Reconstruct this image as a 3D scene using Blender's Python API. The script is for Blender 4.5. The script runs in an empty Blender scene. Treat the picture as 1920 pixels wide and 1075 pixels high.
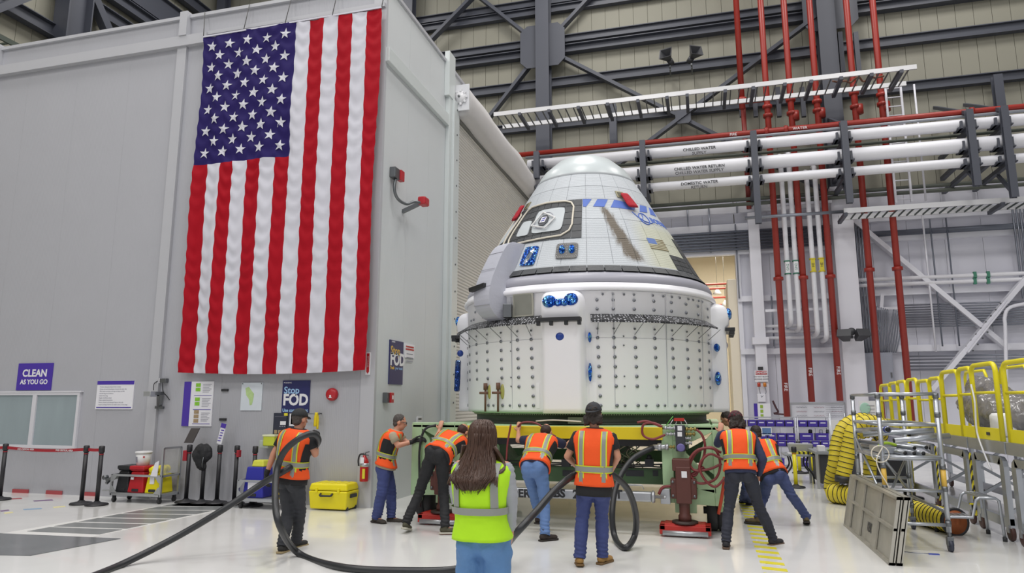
import bpy, bmesh, math, random
from math import sin, cos, pi, radians, sqrt, atan2
from mathutils import Vector, Matrix, noise
random.seed(7)
SC = bpy.context.scene
C = SC.collection
# ------------------------------------------------------------ camera, world, lights, exposure
cam_d = bpy.data.cameras.new('camera'); cam = bpy.data.objects.new('camera', cam_d); C.objects.link(cam)
cam.location = (0, 0, 1.75); cam.rotation_euler = (radians(99.5), 0, radians(15.3))
cam_d.sensor_width = 36; cam_d.lens = 1298 / 1920 * 36; cam_d.clip_end = 200
SC.camera = cam
SC.view_settings.view_transform = 'Standard'; SC.view_settings.look = 'None'
SC.view_settings.gamma = 1; SC.view_settings.use_curve_mapping = False
SC.view_settings.exposure = -0.11
W = bpy.data.worlds.new('world'); SC.world = W; W.use_nodes = True
bg = W.node_tree.nodes['Background']; bg.inputs[0].default_value = (0.93, 0.94, 1.0, 1); bg.inputs[1].default_value = 0.5
def area(name, loc, rot, sx, sy, power, col=(1, 0.97, 0.93)):
    l = bpy.data.lights.new(name, 'AREA'); l.shape = 'RECTANGLE'; l.size = sx; l.size_y = sy; l.energy = power; l.color = col
    o = bpy.data.objects.new(name, l); C.objects.link(o); o.location = loc; o.rotation_euler = rot; return o
for ix, x in enumerate((-14, -3, 8)):
    for iy, y in enumerate((-12, -2, 8, 18)):
        area('high_bay_light', (x, y, 20), (0, 0, 0), 3.5, 3.5, 720)
area('adjoining_bay_light', (1.5, 31, 9.2), (0, 0, 0), 3, 6, 900, (1, 0.93, 0.8))
# ------------------------------------------------------------ measuring helpers (camera at 1.75 m, level world axes)
_F = 1298.; _Y = radians(15.3); _P = radians(9.5); CP = Vector((0, 0, 1.75))
_f = Vector((-sin(_Y) * cos(_P), cos(_Y) * cos(_P), sin(_P))); _r = Vector((cos(_Y), sin(_Y), 0)); _u = _r.cross(_f)
def ray(x, y): return _f * _F + _r * (x - 960) + _u * (537.5 - y)
def G(x, y, z=0.0):
    d = ray(x, y); return CP + d * ((z - 1.75) / d.z)
def PY(x, y, Y):
    d = ray(x, y); return CP + d * (Y / d.y)
def PX(x, y, X):
    d = ray(x, y); return CP + d * (X / d.x)
# ------------------------------------------------------------ materials
def lin(h):
    h = h.lstrip('#'); o = []
    for i in (0, 2, 4):
        c = int(h[i:i + 2], 16) / 255; o.append(c / 12.92 if c <= 0.04045 else ((c + 0.055) / 1.055) ** 2.4)
    return (o[0], o[1], o[2], 1)
_M = {}
def mat(name, col, rough=0.5, metal=0.0, var=0.0, vscale=6.0, bump=0.0, bscale=40.0, stretch=(1, 1, 1), emit=0, alpha=1, trans=0, coat=0, spec=None):
    if name in _M: return _M[name]
    m = bpy.data.materials.new(name); m.use_nodes = True; n = m.node_tree; b = n.nodes['Principled BSDF']
    c = lin(col); b.inputs['Base Color'].default_value = c; b.inputs['Roughness'].default_value = rough; b.inputs['Metallic'].default_value = metal
    if coat: b.inputs['Coat Weight'].default_value = coat
    if spec is not None: b.inputs['Specular IOR Level'].default_value = spec
    if trans: b.inputs['Transmission Weight'].default_value = trans
    if alpha < 1: b.inputs['Alpha'].default_value = alpha
    if emit: b.inputs['Emission Color'].default_value = c; b.inputs['Emission Strength'].default_value = emit
    if var or bump:
        tc = n.nodes.new('ShaderNodeTexCoord'); mp = n.nodes.new('ShaderNodeMapping'); mp.inputs['Scale'].default_value = stretch
        n.links.new(tc.outputs['Object'], mp.inputs[0])
    if var:
        t = n.nodes.new('ShaderNodeTexNoise'); t.inputs['Scale'].default_value = vscale; t.inputs['Detail'].default_value = 5
        n.links.new(mp.outputs[0], t.inputs['Vector'])
        mx = n.nodes.new('ShaderNodeMix'); mx.data_type = 'RGBA'
        mx.inputs[6].default_value = tuple(x * (1 - var) for x in c[:3]) + (1,); mx.inputs[7].default_value = tuple(min(1, x * (1 + var)) for x in c[:3]) + (1,)
        n.links.new(t.outputs[0], mx.inputs[0]); n.links.new(mx.outputs[2], b.inputs['Base Color'])
    if bump:
        t = n.nodes.new('ShaderNodeTexNoise'); t.inputs['Scale'].default_value = bscale; t.inputs['Detail'].default_value = 4
        n.links.new(mp.outputs[0], t.inputs['Vector'])
        bp = n.nodes.new('ShaderNodeBump'); bp.inputs['Strength'].default_value = bump; bp.inputs['Distance'].default_value = 0.02
        n.links.new(t.outputs[0], bp.inputs['Height']); n.links.new(bp.outputs[0], b.inputs['Normal'])
    _M[name] = m; return m
def rib_mat(name, col, scale, direction='X', rough=0.5, strength=0.3, dist=0.01):
    """painted sheet with fine ribs: a wave bump in object space"""
    m = mat(name, col, rough, var=0.03, vscale=1.5); n = m.node_tree; b = n.nodes['Principled BSDF']
    tc = n.nodes.new('ShaderNodeTexCoord'); w = n.nodes.new('ShaderNodeTexWave'); w.bands_direction = direction; w.inputs['Scale'].default_value = scale
    n.links.new(tc.outputs['Object'], w.inputs[0]); bp = n.nodes.new('ShaderNodeBump'); bp.inputs['Strength'].default_value = strength; bp.inputs['Distance'].default_value = dist
    n.links.new(w.outputs[1], bp.inputs['Height']); n.links.new(bp.outputs[0], b.inputs['Normal']); return m
# ------------------------------------------------------------ mesh builder
_INV = {}
class MB:
    def __init__(s): s.v = []; s.f = []; s.m = []; s.s = []
    def add(s, vs, fs, mi=0, sm=False):
        o = len(s.v); s.v += [Vector(p) for p in vs]; s.f += [tuple(i + o for i in f) for f in fs]; s.m += [mi] * len(fs); s.s += [sm] * len(fs); return s
    def box(s, x0, y0, z0, x1, y1, z1, mi=0):
        x0, x1 = sorted((x0, x1)); y0, y1 = sorted((y0, y1)); z0, z1 = sorted((z0, z1))
        return s.add([(x0, y0, z0), (x1, y0, z0), (x1, y1, z0), (x0, y1, z0), (x0, y0, z1), (x1, y0, z1), (x1, y1, z1), (x0, y1, z1)],
                     [(0, 3, 2, 1), (4, 5, 6, 7), (0, 1, 5, 4), (1, 2, 6, 5), (2, 3, 7, 6), (3, 0, 4, 7)], mi)
    def obox(s, c, sz, M=None, mi=0):
        a, b, d = (x / 2 for x in sz); c = Vector(c); M = M or Matrix.Identity(3)
        vs = [c + M @ Vector(p) for p in ((-a, -b, -d), (a, -b, -d), (a, b, -d), (-a, b, -d), (-a, -b, d), (a, -b, d), (a, b, d), (-a, b, d))]
        return s.add(vs, [(0, 3, 2, 1), (4, 5, 6, 7), (0, 1, 5, 4), (1, 2, 6, 5), (2, 3, 7, 6), (3, 0, 4, 7)], mi)
    def bar(s, p0, p1, w, h, up=(0, 0, 1), mi=0):
        p0 = Vector(p0); p1 = Vector(p1); d = p1 - p0; L = d.length; d.normalize(); up = Vector(up)
        if abs(d.dot(up)) > 0.99: up = Vector((0, 1, 0))
        x = d.cross(up).normalized(); z = x.cross(d)
        return s.obox((p0 + p1) / 2, (w, L, h), Matrix((x, d, z)).transposed(), mi)
    def ibeam(s, p0, p1, w, h, up=(0, 0, 1), t=0.03, mi=0):
        p0 = Vector(p0); p1 = Vector(p1); d = (p1 - p0).normalized(); up = Vector(up)
        if abs(d.dot(up)) > 0.99: up = Vector((0, 1, 0))
        x = d.cross(up).normalized(); z = x.cross(d)
        s.bar(p0 + z * (h / 2 - t / 2), p1 + z * (h / 2 - t / 2), w, t, up, mi); s.bar(p0 - z * (h / 2 - t / 2), p1 - z * (h / 2 - t / 2), w, t, up, mi)
        return s.bar(p0, p1, t, h - 2 * t, up, mi)
    def tube(s, pts, r, seg=8, closed=False, mi=0, sm=True, cap=True):
        pts = [Vector(p) for p in pts]; n = len(pts); rs = r if isinstance(r, (list, tuple)) else [r] * n
        T = []
        for i in range(n):
            a = pts[(i - 1) % n] if (closed or i > 0) else pts[i]; b = pts[(i + 1) % n] if (closed or i < n - 1) else pts[i]
            T.append((b - a).normalized())
        u = T[0].orthogonal().normalized(); vs = []; fs = []
        for i in range(n):
            u = (u - T[i] * u.dot(T[i])).normalized(); w = T[i].cross(u)
            k = 1.0
            if 0 < i < n - 1 or closed:
                a = (pts[i] - pts[(i - 1) % n]).normalized(); ca = max(0.5, a.dot(T[i])); k = 1 / ca if ca < 0.99 and seg <= 6 else 1
            for j in range(seg): an = 2 * pi * j / seg; vs.append(pts[i] + (u * cos(an) + w * sin(an)) * rs[i] * k)
        for i in range(n if closed else n - 1):
            for j in range(seg):
                a = i * seg + j; b = i * seg + (j + 1) % seg; c = ((i + 1) % n) * seg; fs.append((a, b, c + (j + 1) % seg, c + j))
        if not closed and cap: fs.append(tuple(range(seg - 1, -1, -1))); fs.append(tuple((n - 1) * seg + j for j in range(seg)))
        return s.add(vs, fs, mi, sm)
    def lathe(s, c, prof, seg=24, axis=None, a0=0, a1=2 * pi, mi=0, sm=True, cap=True):
        c = Vector(c); full = abs(a1 - a0 - 2 * pi) < 1e-4; ns = seg if full else seg + 1
        z = Vector(axis or (0, 0, 1)).normalized(); x = Vector((1, 0, 0)) if abs(z.z) > 0.9 else z.orthogonal().normalized(); x = (x - z * x.dot(z)).normalized(); y = z.cross(x)
        vs = []; fs = []
        for r, h in prof:
            for j in range(ns): an = a0 + (a1 - a0) * j / seg; vs.append(c + x * cos(an) * r + y * sin(an) * r + z * h)
        for i in range(len(prof) - 1):
            for j in range(seg):
                a = i * ns + j; b = i * ns + (j + 1) % ns; fs.append((a, b, b + ns, a + ns))
        if full and cap:
            if prof[0][0] > 1e-4: fs.append(tuple(range(ns - 1, -1, -1)))
            if prof[-1][0] > 1e-4: k = (len(prof) - 1) * ns; fs.append(tuple(k + j for j in range(ns)))
        return s.add(vs, fs, mi, sm)
    def cyl(s, p0, p1, r, seg=12, mi=0, r1=None): return s.tube([p0, p1], [r, r if r1 is None else r1], seg, mi=mi)
    def ell(s, c, rad, M=None, seg=14, rings=9, mi=0):
        c = Vector(c); M = M or Matrix.Identity(3); vs = []; fs = []
        for i in range(rings + 1):
            t = pi * i / rings
            for j in range(seg): p = 2 * pi * j / seg; vs.append(c + M @ Vector((rad[0] * sin(t) * cos(p), rad[1] * sin(t) * sin(p), -rad[2] * cos(t))))
        for i in range(rings):
            for j in range(seg):
                a = i * seg + j; b = i * seg + (j + 1) % seg; fs.append((a, b, b + seg, a + seg))
        return s.add(vs, fs, mi, True)
    def poly(s, pts, vec, mi=0):
        pts = [Vector(p) for p in pts]; vec = Vector(vec); n = len(pts)
        nn = Vector((0, 0, 0))
        for i in range(n): nn += pts[i].cross(pts[(i + 1) % n])
        if nn.dot(vec) > 0: pts.reverse()
        return s.add(pts + [p + vec for p in pts], [tuple(range(n)), tuple(range(2 * n - 1, n - 1, -1))] + [(i, i + n, (i + 1) % n + n, (i + 1) % n) for i in range(n)], mi)
    def quad(s, a, b, c, d, mi=0): return s.add([a, b, c, d], [(0, 1, 2, 3)], mi)
    def build(s, name, mats, parent=None, label=None, cat=None, group=None, kind=None, bevel=0, bseg=2, clean=False, origin=None):
        me = bpy.data.meshes.new(name)
        if parent is not None: I = _INV[parent.name]; vs = [I @ p for p in s.v]; o0 = None
        else:
            if origin is None:
                xs = [p.x for p in s.v]; ys = [p.y for p in s.v]; o0 = Vector(((min(xs) + max(xs)) / 2, (min(ys) + max(ys)) / 2, min(p.z for p in s.v)))
            else: o0 = Vector(origin)
            vs = [p - o0 for p in s.v]
        me.from_pydata(vs, [], s.f)
        mats = mats if isinstance(mats, (list, tuple)) else [mats]
        for m in mats: me.materials.append(m)
        me.polygons.foreach_set('material_index', s.m); me.polygons.foreach_set('use_smooth', s.s)
        if bevel or clean:
            bm = bmesh.new(); bm.from_mesh(me)
            if clean: bmesh.ops.remove_doubles(bm, verts=bm.verts, dist=1e-5)
            if bevel:
                es = [e for e in bm.edges if len(e.link_faces) == 2 and e.calc_face_angle(0) > 0.5]
                bmesh.ops.bevel(bm, geom=es, offset=bevel, segments=bseg, profile=0.5, affect='EDGES', clamp_overlap=True)
            bm.to_mesh(me); bm.free()
        me.update()
        o = bpy.data.objects.new(name, me); C.objects.link(o)
        if parent is not None: o.parent = parent; _INV[o.name] = _INV[parent.name]
        else: o.location = o0; _INV[o.name] = Matrix.Translation(-o0)
        return tag(o, label, cat, group, kind)
def tag(o, label=None, cat=None, group=None, kind=None):
    if label: o['label'] = label
    if cat: o['category'] = cat
    if group: o['group'] = group
    if kind: o['kind'] = kind
    return o
def thing(name, label, cat, loc, rz=0, group=None):
    o = bpy.data.objects.new(name, None); C.objects.link(o); o.location = loc; o.rotation_euler = (0, 0, rz); o.empty_display_size = 0.1
    _INV[o.name] = (Matrix.Translation(Vector(loc)) @ Matrix.Rotation(rz, 4, 'Z')).inverted()
    return tag(o, label, cat, group)
def inst(src, loc=None, rot=None, parent=None, scale=None):
    """a copy sharing mesh data; loc is in the parent's local space"""
    o = src.copy(); C.objects.link(o)
    if parent is not None: o.parent = parent
    if loc is not None: o.location = loc
    if rot is not None: o.rotation_euler = rot
    if scale is not None: o.scale = scale
    return o
def dup(root, loc, rz=None, label=None):
    r = root.copy(); C.objects.link(r); r.location = loc
    if rz is not None: r.rotation_euler = (0, 0, rz)
    if label: r['label'] = label
    _INV[r.name] = (Matrix.Translation(Vector(loc)) @ Matrix.Rotation(r.rotation_euler.z, 4, 'Z')).inverted()
    for ch in list(root.children):
        c = ch.copy(); C.objects.link(c); c.parent = r
        for g in list(ch.children): d = g.copy(); C.objects.link(d); d.parent = c
    return r
def text(name, s, M, size, m, parent, depth=0.003, bold=0.0, sx=1.0, align='CENTER', shear=0, **kw):
    """flat raised lettering; M is a 4x4 world matrix: local x = reading direction, y = up, z = out of the surface"""
    cu = bpy.data.curves.new('t', 'FONT'); cu.body = s; cu.size = size; cu.align_x = align; cu.align_y = 'CENTER'; cu.extrude = depth / 2; cu.offset = bold; cu.shear = shear; cu.resolution_u = 3
    to = bpy.data.objects.new('t', cu); C.objects.link(to); dg = bpy.context.evaluated_depsgraph_get(); dg.update()
    me = bpy.data.meshes.new_from_object(to.evaluated_get(dg)); bpy.data.objects.remove(to); bpy.data.curves.remove(cu)
    b = MB(); S = M @ Matrix.Diagonal((sx, 1, 1, 1))
    b.add([S @ v.co for v in me.vertices], [tuple(p.vertices) for p in me.polygons]); bpy.data.meshes.remove(me)
    return b.build(name, m, parent, **kw)
def frame(o, x, y):
    """matrix with origin o, x reading direction, y up"""
    x = Vector(x).normalized(); y = Vector(y); y = (y - x * y.dot(x)).normalized(); z = x.cross(y)
    M = Matrix((x, y, z)).transposed().to_4x4(); M.translation = Vector(o); return M
def arc(c, r, a0, a1, n, u, v):
    c = Vector(c); u = Vector(u); v = Vector(v); return [c + u * (r * cos(a0 + (a1 - a0) * i / n)) + v * (r * sin(a0 + (a1 - a0) * i / n)) for i in range(n + 1)]
def smooth(pts, n=6):
    """catmull-rom through pts"""
    P = [Vector(p) for p in pts]; P = [P[0] * 2 - P[1]] + P + [P[-1] * 2 - P[-2]]; o = []
    for i in range(1, len(P) - 2):
        a, b, c, d = P[i - 1:i + 3]
        for k in range(n):
            t = k / n; o.append(0.5 * ((2 * b) + (c - a) * t + (2 * a - 5 * b + 4 * c - d) * t * t + (3 * b - a - 3 * c + d) * t ** 3))
    o.append(P[-2]); return o
# ------------------------------------------------------------ setting: floor
def floor_mat():
    m = mat('epoxy_floor', '#e2e2e0', 0.16, var=0.03, vscale=0.35, coat=0.3); n = m.node_tree; b = n.nodes['Principled BSDF']
    tc = n.nodes.new('ShaderNodeTexCoord'); t = n.nodes.new('ShaderNodeTexNoise'); t.inputs['Scale'].default_value = 1.3; t.inputs['Detail'].default_value = 6
    n.links.new(tc.outputs['Object'], t.inputs['Vector']); r = n.nodes.new('ShaderNodeMapRange'); r.inputs[3].default_value = 0.1; r.inputs[4].default_value = 0.3
    n.links.new(t.outputs[0], r.inputs[0]); n.links.new(r.outputs[0], b.inputs['Roughness'])
    bp = n.nodes.new('ShaderNodeBump'); bp.inputs['Strength'].default_value = 0.03; n.links.new(t.outputs[0], bp.inputs['Height']); n.links.new(bp.outputs[0], b.inputs['Normal']); return m
M_floor = floor_mat()
MB().box(-32, -8, -0.1, 30, 48, 0).build('floor', M_floor, kind='structure')
M_gray = mat('floor_gray', '#7f8282', 0.3, var=0.08, vscale=3); M_gray2 = mat('floor_gray_worn', '#6f7274', 0.18, var=0.25, vscale=2.5)
M_line = mat('floor_line', '#e2e2df', 0.35); M_yel = mat('floor_yellow', '#d9cf35', 0.4, var=0.1)
def gp(*a): return [G(x, y) for x, y in a]
def floor_patch(name, pts, m, h=0.003, par=None, **k):
    return MB().poly([p + Vector((0, 0, 0.0005)) for p in pts], (0, 0, h)).build(name, m, par, kind=None if par else 'structure', **k)
# painted lane of grey cells between white lines: runs along the flag wall towards the camera
L0, L1, R0, R1 = G(42, 998), G(330, 944), G(182, 1004), G(468, 944)
floor_patch('floor_lane', [G(-60, 1012), G(335, 943), G(480, 944), G(150, 1012)], M_line, 0.002)
for i in range(7):
    a, b = i / 7 + 0.012, (i + 1) / 7 - 0.012
    floor_patch('floor_lane_cell', [L0.lerp(L1, a) + Vector((.04, 0, 0)), L0.lerp(L1, b) + Vector((.04, 0, 0)), R0.lerp(R1, b), R0.lerp(R1, a)], M_gray, 0.005)
floor_patch('floor_plate', gp((-120, 996), (226, 1011), (57, 1043), (-120, 1040)), M_gray2, 0.006)
floor_patch('floor_lane_cell', gp((342, 943), (480, 944), (470, 953), (322, 949)), M_gray, 0.005)
for i in range(24):                                           # yellow dashed walkway line
    y = 7.6 + i * 0.29
    floor_patch('floor_stripe', [Vector((0.52, y, 0)), Vector((0.77, y - .06, 0)), Vector((0.77, y + 0.06, 0)), Vector((0.52, y + .12, 0))], M_yel)
M_tred = mat('floor_tape_red', '#a6474c', .5); M_tblue = mat('floor_tape_blue', '#8ea9c4', .5); M_tpur = mat('floor_tape_purple', '#7a5f86', .5); M_typ = mat('floor_tape_pale', '#e3dba4', .5)
for (x, y, w, m) in ((20, 935, 40, M_tred), (80, 938, 36, M_tpur), (60, 954, 34, M_tblue), (110, 950, 22, M_typ), (8, 957, 16, M_tpur), (15, 961, 16, M_typ)):
    floor_patch('floor_tape', gp((x - w / 2, y + 1.2), (x + w / 2, y - 1), (x + w / 2 + 2, y + 1), (x - w / 2 + 2, y + 3)), m, 0.002)
for (x, y) in ((39, 921), (102, 924), (166, 928)):            # red tape blocks on the foot of the wall
    MB().box(PY(x - 15, y, 11).x, 10.985, 0.0, PY(x + 15, y, 11).x, 11.0, 0.07).build('baseboard_tape', M_tred, kind='structure')
# ------------------------------------------------------------ clean room box
XB, YB, ZB = -5.48, 11.01, 9.6
M_wall = rib_mat('clean_room_panel', '#abacb2', 9, 'X', 0.45, 0.18, 0.006); M_wally = rib_mat('clean_room_panel_side_lit', '#cdd1d3', 9, 'Y', 0.45, 0.18, 0.006)  # side panels coloured paler than the front, in place of light from the right
M_trim = mat('white_trim', '#b4b5ba', 0.4, var=0.02); M_gtrim = mat('pale_trim', '#ccd2d2', 0.35)
wf = MB().box(-32, YB + .02, 0, XB - .02, YB + 0.15, ZB - .02).build('wall_clean_room_front', M_trim, kind='structure')
wx = [-32, -27.9, -23.8, -19.7, -15.45, -9.97, XB - 0.24]     # panel fields between the pilasters
for a, b in zip(wx, wx[1:]):
    n = max(1, round((b - a) / 1.37)); w = (b - a) / n
    for i in range(n): MB().box(a + i * w, YB, 0, a + (i + 1) * w - .002, YB + 0.02, ZB - .02).build('panel', M_wall, wf)
ws = MB().box(XB - .15, YB + .02, 0, XB - .02, 24, ZB - .02).build('wall_clean_room_side', M_trim, kind='structure')
for i in range(3): MB().box(XB - .02, YB + .05 + i * 1.09, 0, XB, YB + .05 + (i + 1) * 1.09 - .004, ZB - .02).build('panel', M_wally, ws)
MB().box(XB - .02, 14.3, 8.6, XB, 24, ZB - .02).build('panel', M_wally, ws)
t = MB()
t.box(-32, YB - .06, ZB - .02, XB + .04, YB + .17, ZB + .05); t.box(XB - .17, YB, ZB - .02, XB + .04, 24, ZB + .05)
t.build('trim_clean_room_coping', M_trim, kind='structure')
zt = PY(200, 96, YB).z; zb_ = PY(200, 112, YB).z
MB().box(-32, YB - .11, zb_ - .02, -9.4, YB, zt).build('trim_clean_room_girt', M_trim, kind='structure')
MB().box(-9.4, YB - .08, 9.12, XB, YB, 9.2).build('trim_clean_room_girt_inner', M_trim, kind='structure')
for x in (-15.0, -9.97): 
    MB().box(x - .16, YB - .06, 0, x + .06, YB, ZB).box(x - .1, YB - .13, zt, x + .08, YB, ZB + .1).build('trim_pilaster', M_trim, kind='structure')
MB().box(XB - .24, YB - .03, 0, XB + .02, YB + .05, ZB).build('trim_corner', M_trim, kind='structure')
zh = PX(735, 103, XB).z
MB().box(XB, YB, zh - .28, XB + .09, 14.35, zh).build('trim_side_girt', M_gtrim, kind='structure', bevel=.01)
# door frame post with bolts
pf = MB().box(XB, 14.2, 0, XB + .1, 14.36, 9.75).box(XB, 14.36, 0, XB + .16, 14.72, 8.75).box(XB, 14.1, 8.75, XB + .12, 14.5, 9.85)
pf = pf.build('trim_door_post', M_gtrim, kind='structure', bevel=.008)
M_bolt = mat('bolt_steel', '#74777a', 0.4, 0.8)
for i in range(14): MB().cyl((XB + .155, 14.55, 0.5 + i * .62), (XB + .175, 14.55, 0.5 + i * .62), .022, 8).build('bolt', M_bolt, pf)
# roll-up door with one object per slat
M_slat = mat('door_slat', '#d0ceca', 0.42, var=0.02)
rd = MB().box(XB - .01, 14.72, 0, XB + .015, 23.9, 8.7).build('door_1', M_slat, kind='structure')
me0 = None
for i in range(112):
    if me0 is None:
        b = MB(); z0 = 0.0
        b.add([(XB + .015, 14.74, 0), (XB + .04, 14.74, .02), (XB + .04, 14.74, .05), (XB + .015, 14.74, .072), (XB + .015, 23.9, 0), (XB + .04, 23.9, .02), (XB + .04, 23.9, .05), (XB + .015, 23.9, .072)],
              [(0, 4, 5, 1), (1, 5, 6, 2), (2, 6, 7, 3), (0, 1, 2, 3), (7, 6, 5, 4)]); me0 = b.build('slat', M_slat, rd)
    else: inst(me0, loc=(0, 0, i * .077))
MB().box(XB + .05, 14.72, 8.42, XB + .12, 23.9, 8.5).build('trim_door_track', mat('track_dark', '#6e6f6c', .5), kind='structure')
# curtain housing: end plate and cloth cover
hx0, hx1 = XB + .02, PY(880, 180, 14.62).x; hz0, hz1 = PY(862, 208, 14.62).z, PY(862, 160, 14.62).z
hs = thing('door_housing', 'white roll housing with round end plate above the ribbed roll-up door', 'door housing', (hx0, 14.6, hz0))
b = MB().box(hx0, 14.6, hz0, hx1, 14.64, hz1); b.build('end_plate', mat('plate_white', '#dfe0e4', .35), hs)
cx, cz = (hx0 + hx1) / 2 - .02, (hz0 + hz1) / 2
M_w = mat('white_metal', '#e3e3e6', .35)
b = MB().lathe((cx, 14.6, cz), [(.16, 0), (.16, .035), (.08, .04), (.06, .07), (.05, .07)], 20, (0, -1, 0))
for k in range(9): a = k * 2 * pi / 9; b.obox((cx + .17 * cos(a), 14.57, cz + .17 * sin(a)), (.06, .03, .05), Matrix.Rotation(-a, 3, 'Y'))
b.build('bearing_disc', M_w, hs); MB().cyl((cx, 14.54, cz), (cx, 14.5, cz), .03, 10).build('shaft', M_bolt, hs)
b = MB(); n = 40; vs = []; fs = []
prof = [(hx0, hz1 + .02), (hx1 - .12, hz1), (hx1 - .02, hz1 - .1), (hx1, hz1 - .3), (hx1 - .02, hz0 + .1), (hx1 - .1, hz0 - .05), (hx0 + .1, hz0 - .12), (hx0, hz0 - .05)]
for i in range(n + 1):
    y = 14.66 + (22.9 - 14.66) * i / n
    for j, (x, z) in enumerate(prof):
        k = .05 * noise.noise(Vector((j * .9, y * .6, 1))) if 0 < j < 7 else 0; vs.append((x + k, y, z + k))
for i in range(n):
    for j in range(7): a = i * 8 + j; fs.append((a, a + 8, a + 9, a + 1))
fs += [tuple(range(8)), tuple(range(n * 8 + 7, n * 8 - 1, -1))]
b.add(vs, fs, 0, True).build('cloth_cover', mat('cover_cloth', '#c8c6c6', .8, var=.04, bump=.3, bscale=3), hs)
# window of the clean room
M_wf = mat('window_frame_white', '#d2d2d8', .35)
x0, x1 = -14.6, PY(143, 800, YB).x; z0, z1 = PY(135, 836, YB).z, PY(140, 741, YB).z; xm = PY(63, 800, YB).x
w = MB().box(x0, YB - .05, z0 - .06, x1 + .06, YB + .005, z0).box(x0, YB - .05, z1, x1 + .06, YB + .005, z1 + .06).box(x1, YB - .05, z0, x1 + .06, YB + .005, z1).box(xm - .05, YB - .05, z0, xm + .05, YB + .005, z1).box(x0, YB - .06, z1 + .05, x1 + .1, YB, z1 + .08).build('window_1', M_wf, kind='structure')
M_pane = mat('window_pane', '#96a3a8', .12, var=.12, vscale=1.2, stretch=(3, 1, .6))
MB().box(x0, YB - .02, z0, xm - .05, YB - .002, z1).build('pane', M_pane, w); MB().box(xm + .05, YB - .02, z0, x1, YB - .002, z1).build('pane', M_pane, w)
# ------------------------------------------------------------ hangar walls
YW = 24.0
M_cream = mat('cream_cladding', '#89877a', 0.6, var=0.05, vscale=.8, bump=.08, bscale=3); M_seam = mat('cladding_seam', '#77745f', .7); M_whitep = mat('white_cladding', '#d4d4de', .45, var=.04, vscale=1.0)
ox0, ox1, oz = -7.0, PY(1386, 600, YW).x, PY(1340, 476, YW).z
zc = PY(1700, 352, YW).z
wb = MB().box(-20.2, YW + .04, 0, ox0, YW + .3, 26).box(ox1, YW + .04, 0, 26, YW + .3, 26).box(ox0, YW + .04, oz, ox1, YW + .3, 26).build('wall_back', M_seam, kind='structure')
def inst_panels(x0, x1, step, z0, z1, m, par, gap=.012, var=0):
    src = None; x = x0
    while x < x1 - .01:
        if src is None: src = MB().box(x, YW, z0, x + step - gap, YW + .04, z1).build('panel', m, par)
        else: inst(src, loc=src.location + Vector((x - x0, 0, 0)))
        x += step
inst_panels(-20.1, 25.5, .52, zc, 26, M_cream, wb)
inst_panels(ox1 + .02, 25.5, 1.04, 0, zc, M_whitep, wb, .008); inst_panels(ox0, ox1 - .01, (ox1 - ox0) / 8, oz + .02, zc, M_whitep, wb, .008)
XL = -20.0
wl = MB().box(XL - .3, -8, 0, XL - .04, YW, 26).build('wall_left', M_seam, kind='structure'); src = None
for i in range(44):
    if src is None: src = MB().box(XL - .04, 1, 8, XL, 1.508, 26).build('panel', M_cream, wl)
    else: inst(src, loc=src.location + Vector((0, i * .52, 0)))
M_steel = mat('dark_steel', '#474a54', .5, var=.06, vscale=1.5); M_wst = mat('white_steel', '#dcdce4', .4)
M_beamy = M_steel
def girt(pa, x0, x1, h=.3, m=M_steel, y=YW - .14, w=.22, name='wall_girt'):
    z = PY(pa[0], pa[1], y - w / 2).z
    return MB().ibeam((x0, y, z), (x1, y, z), w, h).build(name, m, kind='structure')
girt((900, 20), -20, 26, .3); girt((1420, 41), -20, 26, .32, w=.3); girt((1400, 24), -20, 26, .3, y=YW - .1); girt((1400, 109), -20, 26, .34); girt((1420, 191), -20, 26, .32)
girt((1400, -40), -20, 26, .3)
girt((480, 14), -20, -6, .3)
def col(px, py, z0, z1, w=.45, d=.45, m=M_steel, y=YW - .5, name='wall_column'):
    x = PY(px, py, y).x; MB().ibeam((x, y, z0), (x, y, z1), w, d, (0, 1, 0), .04).build(name, m, kind='structure'); return x
xc1 = col(1019, 100, 8.0, 26, .5, .5); xc2 = col(1552, 100, zc, 26, .55, .5); xc0 = col(768, 10, 8, 26, .4, .4); col(420, 5, 8, 26, .4, .4)
MB().bar((xc2, YW - .5, 0), (xc2, YW - .5, zc), .62, .5, (0, 1, 0)).build('wall_column_white', M_wst, kind='structure', bevel=.01)
xw = PY(1417, 500, YW - .35).x
MB().bar((xw, YW - .35, 0), (xw, YW - .35, zc - .6), .34, .3, (0, 1, 0)).box(xw - .25, YW - .6, PY(1430, 648, YW).z, xw + .25, YW - .1, PY(1430, 641, YW).z + .1).build('wall_column_white', M_wst, kind='structure')
YBR = YW - .32
def brace(a, b, w=.26, m=M_steel, y=YBR, d=.12):
    return MB().bar(PY(*a, y), PY(*b, y), d, w, (0, 1, 0)).build('wall_brace', m, kind='structure')
n1 = (1019, 90); n2 = (1553, 12)
cz1 = PY(*n1, YBR).z
Xa, Xb2 = PY(*n1, YBR).x, PY(*n2, YBR).x
cross = PY(1281, 222, YBR)
def br3(x0, z0, x1, z1, m=M_steel, w=.26, y=YBR): return MB().bar((x0, y, z0), (x1, y, z1), .12, w, (0, 1, 0)).build('wall_brace', m, kind='structure')
zlow = 2 * cross.z - cz1
br3(Xa, cz1, Xb2, zlow); MB().bar((Xb2, YBR - .13, cz1), (Xa, YBR - .13, zlow), .12, .26, (0, 1, 0)).build('wall_brace', M_steel, kind='structure')
br3(Xa, cz1, PY(905, 0, YBR).x - 2, PY(905, 0, YBR).z + 2 * (PY(905, 0, YBR).z - cz1) / (Xa - PY(905, 0, YBR).x))
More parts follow.
